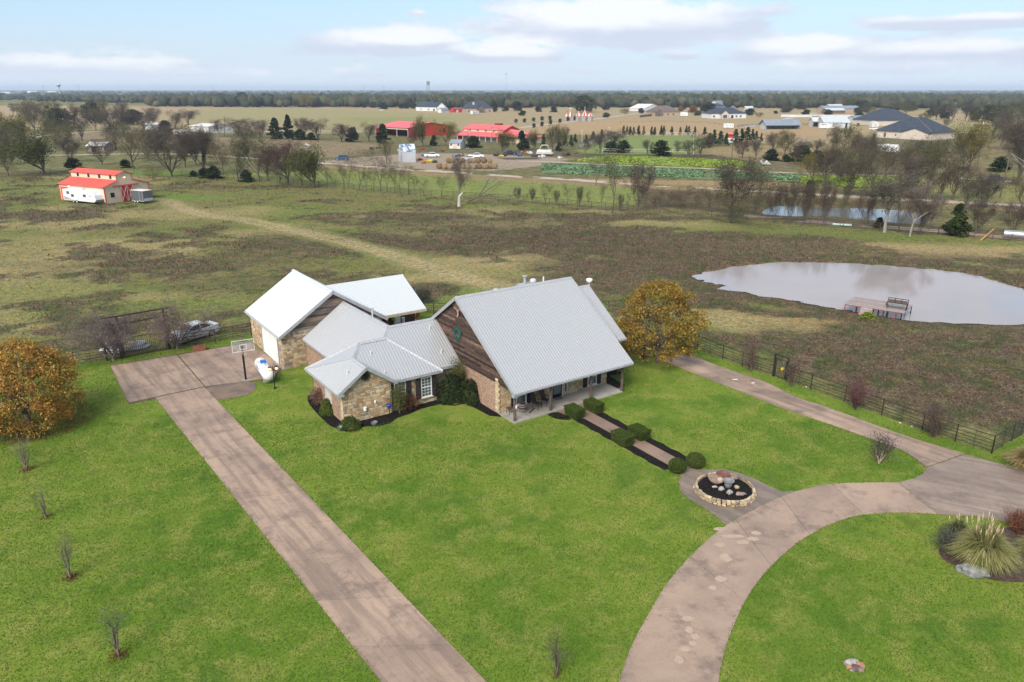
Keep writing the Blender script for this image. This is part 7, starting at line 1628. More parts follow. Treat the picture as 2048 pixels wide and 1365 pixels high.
for row,L_,py,zz in (('bottom',bx_,338.5,0),('top',tx_,337,1.42)):
    for k,px in enumerate(L_):
        x,y = G(px,py+hr_.uniform(-1,1)*(zz == 0)); o = link('hay_bale',HM[hr_.randrange(3)],None,(x,y+(1.0 if zz else 0),zz)); o.rotation_euler.z = hr_.uniform(-.35,.35)
        tag(o,'%s round hay bale from the left in the %s row of the stack' % (words[k] if k < len(L_)-1 else 'last',row),'hay bale','round hay bales beside the dirt road')
# pontoon boat, junk
x,y = G(1090,312); e = empty('pontoon_boat',(x,y,0),-.15,'white pontoon boat with raised canopy frame at the right end of the yard','boat')
for s_ in (-1,1): MB().tube((-3.2,s_*.9,.9),(2.6,s_*.9,.9),.32,n=10).tube((2.6,s_*.9,.9),(3.3,s_*.9,1.1),.32,.05,n=10).build('pontoon',PALEM,e)
MB().box(-3.1,2.8,-1.25,1.25,1.25,1.4).build('deck',WHW,e); m = MB(); [m.box(-3,2.4,s_*1.2-.04,s_*1.2+.04,1.4,2.2) for s_ in (-1,1)]; m.box(2.36,2.44,-1.2,1.2,1.4,2.2); m.build('side_panel',WHW,e)
m = MB(); [m.tube((-2.2,s_*1.2,2.1),(-1.4,s_*1.1,3.9),.05,n=5).tube((1.6,s_*1.2,2.1),(1.0,s_*1.1,3.9),.05,n=5).tube((-1.4,s_*1.1,3.9),(1.0,s_*1.1,3.9),.05,n=5) for s_ in (-1,1)]; m.bar((-1.4,0,3.93),(1.0,0,3.93),2.2,.06); m.build('canopy',WHW,e)
MB().box(-2.2,-1.8,-.6,.6,0,.6).box(1.2,1.6,-.6,.6,0,.6).build('trailer_frame',DARK,e)
JK = [((.30,.03,.03),'red'),((.55,.42,.04),'yellow'),((.04,.14,.34),'blue'),((.50,.50,.48),'white'),((.08,.055,.045),'brown'),((.03,.03,.03),'black'),((.45,.16,.04),'orange'),((.20,.21,.22),'grey')]
jr = random.Random(31)
def junk(px,py,s,ci,what,shape=0):
    x,y = G(px,py); m = MB(); nm,cat = ('junk_pile','junk')
    for k in range(5 if shape == 0 else 3):
        dx,dy,r_ = jr.uniform(-.6,.6)*s,jr.uniform(-.3,.3)*s,jr.uniform(.2,.45)*s
        if jr.random() < .5: m.blob((dx,dy,r_*.6),r_,jr.randrange(99),.4,1,(1.2,1,.9))
        else: a0 = jr.uniform(0,3); m.bar((dx-r_*math.cos(a0),dy-r_*math.sin(a0),.2*s),(dx+r_*math.cos(a0),dy+r_*math.sin(a0),jr.uniform(.2,.8)*s),r_*.6,r_*.5)
    tag(m.build(nm,M('junk_'+JK[ci][1],JK[ci][0],tuple(v*.6 for v in JK[ci][0]),2,.7),None,(x,y,0)),what,cat)
for a in ((839,321,1.6,0,'red scrap heap against the right side of the tall metal shed'),(845,300,1.6,0,'red and rusty scrap behind the white pickup'),(858,325,1.6,1,'yellow tank shaped scrap between shed and hay bales'),(849,327,1.5,6,'orange scrap heap left of the yellow scrap'),(868,326,1.5,5,'black scrap between the yellow scrap and hay bales'),
          (848,313,1.4,2,'blue barrel like scrap right of the tall metal shed'),(921,313,1.7,4,'rusty brown scrap behind the blue grey wagon'),(993,313,1.7,5,'black scrap heap right of the crew pickup'),(1001,314,1.3,1,'yellow scrap right of the crew pickup'),(1009,313,1.6,5,'black scrap left of the dark truck'),
          (1038,313,2.0,2,'flat blue tarp heap right of the dark truck'),(1047,307,1.4,6,'orange scrap below the dark cedar'),(1060,309,1.8,3,'white drums left of the pontoon boat'),(1052,306,1.2,0,'small red scrap left of the white drums'),(1085,316,2.2,3,'broken white rubble before the pontoon boat'),(1070,314,2.0,4,'brown brush heap left of the white rubble'),
          (1120,318,1.6,3,'white sheet metal lying right of the rubble'),(1132,312,2.6,4,'reddish brush pile right of the pontoon boat'),(1145,311,2.6,4,'second reddish brush pile, farther right'),(884,304,1.4,4,'brown scrap right of the white pickup'),(890,301,1.2,6,'orange scrap below the garden shed'),(935,300,1.3,7,'grey scrap right of the garden shed'),
          (757,298,1.8,4,'rusty brown heap left of the tall metal shed'),(742,299,1.8,4,'rusty heap farther left of the tall metal shed'),(778,296,1.4,6,'orange heap below the cedar at the open barn'),(800,302,1.2,3,'white barrel behind the tall metal shed'),(613,293,1.8,3,'white rubble in the brown field behind the oaks'),(1532,332,2.2,3,'white sheet lying by the blue green crop'),(1515,331,2.6,7,'pale gravel heap at the right end of the yellow crop')): junk(*a)
# ---- far houses
bld('white_far_house','far white house with dark blue gable roof, left of the far pair','house',(832,222),(873,223),None,214.5,205,roof=NAVY,depth=13,wins=(('f',.25,1,1.8,1.4),('f',.62,1,2.4,1.4),('f',.88,.2,2.5,2.2,DKO,'porch_opening')))
e = bld('white_far_wing','white gabled wing with dark roof right of the far white house','house',(874,223.5),(893,223.5),None,215,205.5,roof=NAVY,depth=16,axis='y',wins=(('f',.5,1,2,1.6),))
bld('white_small_shed','little white shed in front of the far white gabled wing','shed',(883,226),(897,225.5),None,219.5,216,roof=GREYR,depth=5,wins=(('f',.4,.2,1.6,2.2,PALEM,'door'),))
bld('far_red_shed','small red shed between the two far houses','shed',(907,225.5),(930,225),None,219,216,wall=REDW_,roof=M('dull_red_roof',(.25,.06,.05),None,1,.7),depth=7,wins=(('f',.33,.1,2.6,2.8,WHW,'door'),))
e,L,d_,hw,hr = bld('brick_far_house','far brick house with large dark hipped roof and front gable','house',(931,226),(986,225.5),None,217,202,kind='hip',wall=TANW,roof=NAVY,depth=18,wins=(('f',.12,1,2,1.4),('f',.88,.9,2.4,1.6)))
subroof(e,L*.42,L*.66,-3,6,3.6,8.2,NAVY,M('dark_brick',(.14,.10,.085),None,1,.9),glass=3); MB().box(L*.30,L*.36,4,6,4,10.5).build('chimney',LIMEW,e)
rv('silver horse trailer parked before the far brick house',(945,229.5),(958,229),3.2,name='horse_trailer',nose=False,red=False)
bld('white_arched_barn','white metal barn behind the brown roofed house','barn',(1288,223),(1324,222),None,216.5,208.5,roof=WHW,depth=22,axis='y')
e,L,d_,hw,hr = bld('brown_roof_house','brick house with brown hipped roof behind the tan field','house',(1306,233),(1360,232.5),None,224,211.5,kind='hip',wall=TANW,roof=BROWNR,depth=17,wins=(('f',.35,.8,1.6,1.6),('f',.55,.8,1.6,1.6),('f',.75,.8,1.6,1.6)))
subroof(e,L*.08,L*.28,-2.5,6,3.4,6.5,BROWNR,M('dark_brick',(.14,.10,.085)),glass=2.5)
rv('white camper trailer right of the brown roofed house',(1361,233.5),(1376,233.5),3.6,red=False)
fence('dark board fence left of the brown roofed house',[G(1280,236),G(1303,233)],1.9,(.4,.7,1.0,1.3,1.6,1.9),.1,.13,6,M('dark_board',(.07,.05,.04),None,1,.9),name='board_fence',mids=False)
e,L,d_,hw,hr = bld('dark_roof_house','white house with dark hipped roof and glazed gable porch behind the tan field','house',(1422,237.5),(1492,237),None,227.5,215,kind='hip',wall=WHW,roof=NAVY,depth=20,wins=(('f',.08,.9,1.8,1.6),('f',.72,.9,1.6,1.6),('f',.84,.9,1.6,1.6),('f',.60,.2,2.2,2.4,DKO,'porch_opening')))
subroof(e,L*.24,L*.46,-3,8,3.6,6.8,NAVY,LIMEW,glass=6)
for fx_ in (.28,.42): MB().box(L*fx_-.3,L*fx_+.3,-3.4,-3.1,0,3.8).build('column',WHW,e)
bld('grey_roof_house','grey roofed pale house behind the dark hipped house','house',(1440,217),(1479,215),None,209.5,201.5,wall=PALEM,roof=GREYR,depth=18,axis='x')
bld('navy_roof_house','low navy roofed house left behind the grey roofed one','house',(1428,219),(1450,218),None,213,207,wall=WHW,roof=NAVY,depth=14,kind='hip')
bld('tall_red_barn','tall dull red barn standing before the far woods','barn',(1471,206),(1488,206),None,198.5,195,wall=M('dull_red_wall',(.22,.075,.055),None,1,.8),roof=M('dull_red_roof2',(.32,.13,.10),None,1,.7),depth=12)
bld('pale_roof_barn','long barn with blue white gabled roofs before the far woods','barn',(1507,213),(1535,213),None,206.5,198.5,wall=PALEM,roof=M('pale_blue_roof',(.48,.54,.60),None,1,.4),depth=30,axis='y'); bld('pale_roof_barn','second blue white roofed barn right of the long one','barn',(1530,210),(1552,209.5),None,204,199.5,wall=PALEM,roof=M('pale_blue_roof',(.48,.54,.60)),depth=22)
bld('small_white_hut','small white hut with pale roof right of the dark hipped house','shed',(1491,221),(1506,221),None,216,213,depth=7,roof=PALEM)
bld('open_cattle_shed','long open cattle shed with blue grey roof on dark posts','shed',(1533,259),(1598,258.5),None,249,239.5,wall=PALEM,roof=GREYR,depth=9,open_front=True,posts=6,over=1.2)
bld('white_long_barn','bright white metal barn with white gable right of the cattle shed','barn',(1647,257),(1698,257.5),(1706,254),246,234.5,roof=GALVN,wall=PALEM,wins=(('f',.88,.1,1.2,3.4,DKO,'door'),('r',.5,0,3,3.4,DKO,'door')),gmat=WHW)
bld('white_lean_shed','white roofed open shelter joined left of the bright white barn','shed',(1626,254),(1648,254),None,243,235.5,roof=GALVN,wall=PALEM,depth=8,open_front=True,posts=3)
rv('long white horse trailer before the bright white barn',(1639,258.5),(1671,258.5),3.3,name='horse_trailer',nose=True,red=False,wins=((.08,2.3),(.18,2.3),(.30,2.3),(.80,2.2)))
rv('small white horse trailer with dark windows behind the young pines',(1448,257.5),(1467,257.5),2.9,name='horse_trailer',nose=False,red=False,wins=((.15,1.7),(.32,1.7),(.62,1.7),(.8,1.7)))
bld('blue_grey_shelter','open blue grey roofed shelter left of the big dark roofed house','shed',(1711,245.5),(1751,245),None,238,231.5,wall=PALEM,roof=GREYR,depth=10,open_front=True,posts=5)
x,y = G(1750,254); a,L,an = frame((1743.5,254.5),(1757,254.5)); e = empty('gambrel_shed',(*a,0),an,'small white gambrel roofed shed left of the big dark roofed house','shed'); pg = [(0,0),(L,0),(L,2.2),(L*.82,3.2),(L*.5,3.7),(L*.18,3.2),(0,2.2)]
MB().ext([(x_,0,z_) for x_,z_ in pg],(0,4,0)).build('body',WHW,e); MB().box(L*.3,L*.7,-.06,.02,.1,2.3).build('door',PALEM,e)
for i in range(2,6): MB().slab([(pg[i][0],-.15,pg[i][1]+.08),(pg[i+1][0],-.15,pg[i+1][1]+.08),(pg[i+1][0],4.15,pg[i+1][1]+.08),(pg[i][0],4.15,pg[i][1]+.08)],.07).build('roof',PALEM,e)
bld('rear_dark_house','dark hipped roof house behind and left of the large limestone one','house',(1752,252),(1838,251),None,241,217.5,kind='hip',wall=LIMEW,roof=NAVY,depth=26)
e,L,d_,hw,hr = bld('limestone_house','large pale limestone house with broad dark blue hipped roofs at right','house',(1752,275),(1862,281),None,266,235,kind='hip',wall=LIMEW,roof=NAVY,depth=22,over=.8,wins=(('f',.16,.4,1.2,2.2,M('brown_trim',(.10,.06,.05)),'door'),('f',.36,1.2,.7,.9),('f',.62,.9,1.3,1.4),('f',.9,.9,1.0,1.4)))
subroof(e,L*.50,L*.98,-2.5,9,3.3,5.6,NAVY,LIMEW)
for a_,b_ in (((L/2-.0,10.5,hr-.2),(L+.3,-.6,hw+.1)),((10.5,10.8,hr-.1),(-.5,-.6,hw+.1))): MB().bar(Vector(a_)+Vector((0,0,.1)),Vector(b_)+Vector((0,0,.1)),.3,.12).build('ridge_cap',M('slate_cap',(.12,.13,.15),None,1,.8),e)
bld('tan_cabin','small tan cabin with metal roof before the far woods','house',(1631.5,226),(1648,227),(1657,225),218,212,wall=TANW,roof=GREYR,axis='y')
bld('two_tier_barn','brown barn with two tier pale metal roof right of the tan cabin','barn',(1655,228),(1690,227.5),None,221,217,wall=M('dark_brick',(.14,.10,.085)),roof=PALEM,depth=9); bld('two_tier_barn_upper','taller rear half of the two tier brown barn','barn',(1660,223),(1687,222.5),None,214.5,209,wall=M('dark_brick',(.14,.10,.085)),roof=PALEM,depth=9)
bld('dark_blue_house','dark blue roofed house with white cupola half hidden by trees','house',(1683,213),(1709,212),None,206,196,kind='hip',wall=PALEM,roof=GREYR,depth=24); bld('shade_house','pale greenhouse like roof behind the hedge by the far lane','shed',(1606,216),(1634,214),None,210,205,roof=GREYR,wall=PALEM,depth=16)
# low store buildings far right
for A,B,ev,rg_,wl,rf,nm,lb in (((1731,214),(1774,212),207,200.5,WHW,WHW,'white_store','long white building at the left end of the far red row'),((1776,212),(1835,211),203.5,201.5,REDW_,WHW,'red_store','long dark red building with white roof line in the far row'),((1836,212),(1886,211),201,198.5,M('navy_wall',(.03,.035,.08),None,1,.5),WHW,'dark_store','dark navy building with white roof edge in the far row'),((1885,211),(1915,210.5),204.5,202.5,WHW,WHW,'pale_store','low white building right of the dark navy one'),((1914,212),(1950,211.5),208.5,207,REDW_,REDR,'low_red_store','low red sheds at the right end of the far row')):
    bld(nm,lb,'building',A,B,None,ev,rg_,wall=wl,roof=rf,depth=22,over=.6)
bld('rv_roof_house','brown roofed house behind bare trees below the limestone house','house',(1812,316),(1890,322),None,305,286,kind='hip',wall=TANW,roof=BROWNR,depth=13); rv('white motorhome parked left of the brown roofed house at right',(1753,306),(1797,308),3.3,red=True)
# left far sheds
bld('left_pale_shed','pale metal shed among the trees at the far left','shed',(289,260),(319,260.5),None,250,246,wall=PALEM,roof=WHW,depth=10); bld('left_long_barn','long white windowless building beside the white travel trailer at far left','barn',(382,264),(418,266),None,254,248,wall=WHW,roof=WHW,depth=16)
rv('white travel trailer before the long white building at far left',(347,272),(383,273),3.2,red=False); bld('old_shack','tumbledown shack with white tin roof behind the red roofed barn','shed',(176,303),(210,303),None,292,285,wall=M('pale_pink_board',(.40,.31,.27),(.30,.22,.19),1,.9),roof=WHW,depth=7,wins=(('f',.36,0,1.8,2.4,DKO,'door'),))
# play tower
x,y = G(1459,285); e = empty('play_tower',(x,y,0),.1,'red and white play tower among the young pines','play tower'); [MB().box(sx*1.2-.12,sx*1.2+.12,sy*1.2-.12,sy*1.2+.12,0,2.2).build('leg',WHW,e) for sx in (-1,1) for sy in (-1,1)]; MB().box(-1.4,1.4,-1.4,1.4,2.2,3.7).build('cabin',REDW_,e); MB().add([(-1.9,-1.9,3.7),(1.9,-1.9,3.7),(1.9,1.9,3.7),(-1.9,1.9,3.7),(-1.2,0,4.4),(1.2,0,4.4)],[(0,1,5,4),(1,2,5),(2,3,4,5),(3,0,4),(3,2,1,0)]).build('roof',PINKR,e); MB().box(-1.0,1.0,-1.6,-1.4,0,2.0).build('slide',WHW,e)
# striped cone tents on legs
SW = M('stripe_white',(.66,.60,.56),None,1,.7)
for k,(px,top,lb) in enumerate(((1133.5,222,'red and white striped cone tower, leftmost of five'),(1140,216,'red and white striped cone tower, second from left'),(1157,218,'red and white striped cone tower in the middle of five'),(1169,214,'red and white striped cone tower, fourth from left'),(1180,221,'red and white striped cone tower, rightmost of five'))):
    x,y = G(px,243); hh = HT((x,y),top+5); ht_ = HT((x,y),top); e = empty('striped_tower',(x,y,0),.3*k,lb,'tower','striped cone towers on the far lane')
    MB().box(-1.6,1.6,-1.6,1.6,0,3.8).build('base',M('tower_stone',(.30,.27,.25),None,1,.9),e)
    for s_ in range(8):
        a0,a1 = 6.2832*s_/8,6.2832*(s_+1)/8; MB().add([(2.1*math.cos(a0),2.1*math.sin(a0),3.8),(2.1*math.cos(a1),2.1*math.sin(a1),3.8),(0,0,hh)],[(0,1,2)]).build('roof_panel',SW if s_ % 2 else REDW_,e)
    m = MB().tube((0,0,hh-.5),(0,0,ht_),.08,n=5); m.box(0,.9,-.03,.03,ht_-.7,ht_); m.build('flag',(REDW_,SW)[k % 2],e)
# ---- poles, masts, water towers
WP = M('pole_wood',(.10,.075,.06),(.14,.11,.09),3,.9)
def pole(px,py,tx,ty,label,r=.16,arm=True,mat=None,lamp=False):
    x,y = G(px,py); h = HT((x,y),ty); k = (y*CP+CAMH*SP-0)/FX; dx = (tx-px)*k; ln = dx-(h*SP*(px-1024)/FX)*-1*0
    e = empty('utility_pole',(x,y,0),0,label,'pole'); X_ = (tx-1024)/FX*(y*CP-(h-CAMH)*SP)-x; MB().tube((0,0,0),(X_,0,h),r,r*.7,8).build('pole',mat or WP,e)
    if arm: MB().bar((X_-.9,0,h-.5),(X_+.9,0,h-.5),.12,.12).build('crossarm',mat or WP,e); MB().tube((X_+.3,0,h-1.6),(X_+.3,0,h-.9),.2,n=8).build('transformer',PALEM,e)
    if lamp: MB().box(X_-.5,X_+.5,-.2,.2,h-.1,h+.2).build('lamp_head',PALEM,e)
    return x,y,h,X_,e
for a in ((449,272,449,233,'wooden utility pole among bare trees at the far left'),(626,276,626,238,'wooden utility pole right of the tall cedars'),(936,292,936,259,'wooden pole before the left part of the red stable'),(984,292,984,254,'wooden pole before the right part of the red stable'),(1463,322,1467,271,'tall dark wooden pole at the right end of the yellow crop'),(1954,344,1966,238,'tall leaning wooden utility pole at the far right'),(1908,238,1912,204,'pale utility pole beside the rear dark house')): pole(*a)
pole(1164,292,1164,261,'white light pole at the left corner of the green pen',.10,False,WHW,True); pole(1387,309,1387,270,'white light pole at the right side of the green pen',.10,False,WHW,True); pole(1219,283,1219,256,'white light pole behind the green pen',.10,False,WHW,True)
x,y,h,X_,e = pole(2000,396,2022,303,'leaning wooden pole with two guy wires at the right edge',.17,False)
for q in ((16,-6),(13,2)): MB().tube((X_,0,h-.4),(X_+q[0],q[1],0),.03,n=4).build('guy_wire',PALEM,e)
x,y = -1640*(1024-182)/FX*1.02,1640*1.0; hz = HT((x,y),169); e = empty('water_tower',(x,y,0),0,'pale bowl topped water tower on the left horizon','water tower'); MB().lathe([(1.6,0),(1.1,4),(1.1,hz-7),(1.8,hz-5.5),(4.6,hz-2),(5,hz-1),(4,hz),(1,hz+.6),(.1,hz+.7)],20).build('tank',PALEM,e,smooth=True)
x,y = -1600*(1024-865)/FX,1600; hz = HT((x,y),163); e = empty('water_tower',(x,y,0),0,'grey tank on tall legs above the woods left of centre','water tower'); MB().lathe([(.1,hz-7),(3.2,hz-6),(3.4,hz-.6),(2.4,hz),(.1,hz+.8)],16).build('tank',M('dull_tank',(.22,.23,.24),None,1,.7),e)
for k in range(4): a0 = k*1.57+.6; MB().tube((4.4*math.cos(a0),4.4*math.sin(a0),0),(2.8*math.cos(a0),2.8*math.sin(a0),hz-5),.35,n=5).build('leg',M('dull_tank',(.22,.23,.24)),e)
x,y = -1560*(1024-1013)/FX,1560; hz = HT((x,y),147); e = empty('radio_mast',(x,y,0),0,'thin radio mast rising over the woods near the centre','mast'); MB().tube((0,0,0),(0,0,hz),.28,.22,4).build('mast',M('dull_tank',(.22,.23,.24)),e); MB().box(-1.3,1.3,-1,1,hz-2,hz).build('antenna',M('dull_tank',(.22,.23,.24)),e)
for px,top,lb in ((136,170,'faint lattice mast left of the bowl topped water tower'),(203,169,'faint lattice mast right of the bowl topped water tower'),(457,170,'faint pylon on the horizon at left centre'),(743,172,'faint thin pylon left of the tank on legs'),(781,171,'faint pylon nearest the tank on legs'),(1227,174,'faint pylon over the woods right of centre')):
    x,y = 1900*(px-1024)/FX,1900; hz = HT((x,y),top); e = empty('pylon',(x,y,0),0,lb,'pylon'); m = MB(); [m.tube((s_*2.4,0,0),(0,0,hz),.22,.12,4) for s_ in (-1,1)]; m.bar((-3,0,hz-4),(3,0,hz-4),.3,.3); m.build('frame',M('dull_tank',(.22,.23,.24)),e)
for A,B,ev,lb in (((0,187.5),(20,187.5),184,'white warehouse cut by the left edge of the horizon'),((55,188),(75,188),182,'tall white warehouse on the left horizon'),((87,186.5),(113,186.5),182.5,'long white warehouse on the left horizon'),((1243+0,183.6),(1262,183.6),181.8,'tiny white roof on the horizon right of centre')):
    bld('warehouse',lb,'warehouse',A,B,None,ev,ev-.6,depth=80,over=0,wins=())
# ---- country fences
FP = M('rusty_fence',(.075,.05,.042),(.11,.075,.06),3,.9)
fr_pts = [G(px,py-3) for px,py in far_row[1:-1]]
for lab,P in (('dark pipe fence behind the red roofed barn at left',[G(px,py-2) for px,py in far_row[1:5]]),('dark pipe fence under the oaks behind the left pasture',[G(px,py-2) for px,py in far_row[4:9]]),('dark pipe fence with saplings behind the middle pasture',[G(px,py-2) for px,py in far_row[8:12]]),('rusty rail fence in front of the brown brush',[G(px,py-2) for px,py in far_row[11:15]]),('rusty rail fence between the two ponds',[G(px,py-2) for px,py in far_row[14:18]]),('rusty rail fence at the far right below the cedar',[G(px,py-2) for px,py in far_row[17:20]])):
    fence(lab,P,1.35,(.35,.7,1.05,1.35),.07,.03,3.2,FP,mids=False)
WF = M('white_pipe',(.52,.50,.47),None,1,.6)
fence('pale pipe fence around the green pen, back side',[G(1160,297),G(1215,279),G(1262,271),G(1330,271.5),G(1395,272.5)],1.7,(.5,1.0,1.6),.09,.05,6,WF,mids=False); fence('white rail fence along the front of the green pen',[G(1205,306),G(1290,307),G(1372,308)],1.5,(.8,1.5),.08,.05,5,WF,mids=False)
fence('pale rail fence beside the far lane',[G(1030,249),G(1075,243),G(1110,240)],1.6,(.8,1.5),.1,.05,8,WF,mids=False)
fence('long white vinyl fence before the tan cabin',[G(1562,235),G(1712,235.5)],2.0,(.3,.6,.9,1.2,1.5,1.8,2.0),.12,.16,9,WHW,mids=False,name='vinyl_fence'); fence('dark pipe corral behind the long cattle shed',[G(1476,256),G(1530,252),G(1628,252),G(1650,258)],1.7,(.5,.9,1.3,1.7),.09,.06,6,FP,mids=False)
fence('dark wire fence across the tan field',[G(1240,247),G(1330,245.5),G(1430,249),G(1500,262)],1.4,(.7,1.3),.09,.03,12,FP,mids=False)
# pipes on the pond road, brace
m = MB(); a,b = G(2006,476),G(2080,482); d = Vector((b[0]-a[0],b[1]-a[1],0)); m.tube((0,0,.7),(d.x,d.y,.7),.7,n=18); o = m.build('culvert_pipe',M('galvanised_culvert',(.42,.44,.46),(.34,.36,.38),1.5,.35,.6),None,(*a,0)); tag(o,'large galvanised culvert pipe lying at the right end of the rusty fence','culvert')
a,b = G(1665,452),G(1703,454.5); tag(MB().tube((0,0,.3),(b[0]-a[0],b[1]-a[1],.3),.25,n=8).build('pale_pipe',M('aqua_pipe',(.42,.56,.54),None,1,.5),None,(*a,0)),'pale aqua pipe lying beside the pond road','pipe')
a,b = G(1961,483),G(1985,470); tag(MB().bar((0,0,.1),(b[0]-a[0],b[1]-a[1],1.0),.22,.12).build('leaning_board',M('yellow_board',(.42,.24,.06),None,1,.8),None,(*a,0)),'orange yellow board leaning on the rusty fence','board')
# fallen tree and snapped stump by the lone tree
x,y = G(918,414); tag(MB().tube((0,0,0),(.1,0,2.2),.38,.3,9).tube((.1,0,2.2),(.9,.2,3.0),.28,.12,7).build('snapped_stump',M('bleached_wood',(.46,.42,.38),(.36,.32,.28),3,.9),None,(x,y,0)),'bleached snapped trunk stub below the lone bare tree','stump')
x,y = G(935,408); t,c,H,Wd_ = PROTO['olive_a']; e = empty('fallen_tree',(x,y,.5),0,'uprooted grey tree lying right of the snapped stub','tree'); e.rotation_euler = (0,1.15,.12); e.scale = (.75,.75,1.25); link('trunk',t,e); link('crown',PROTO['dead'][1],e)
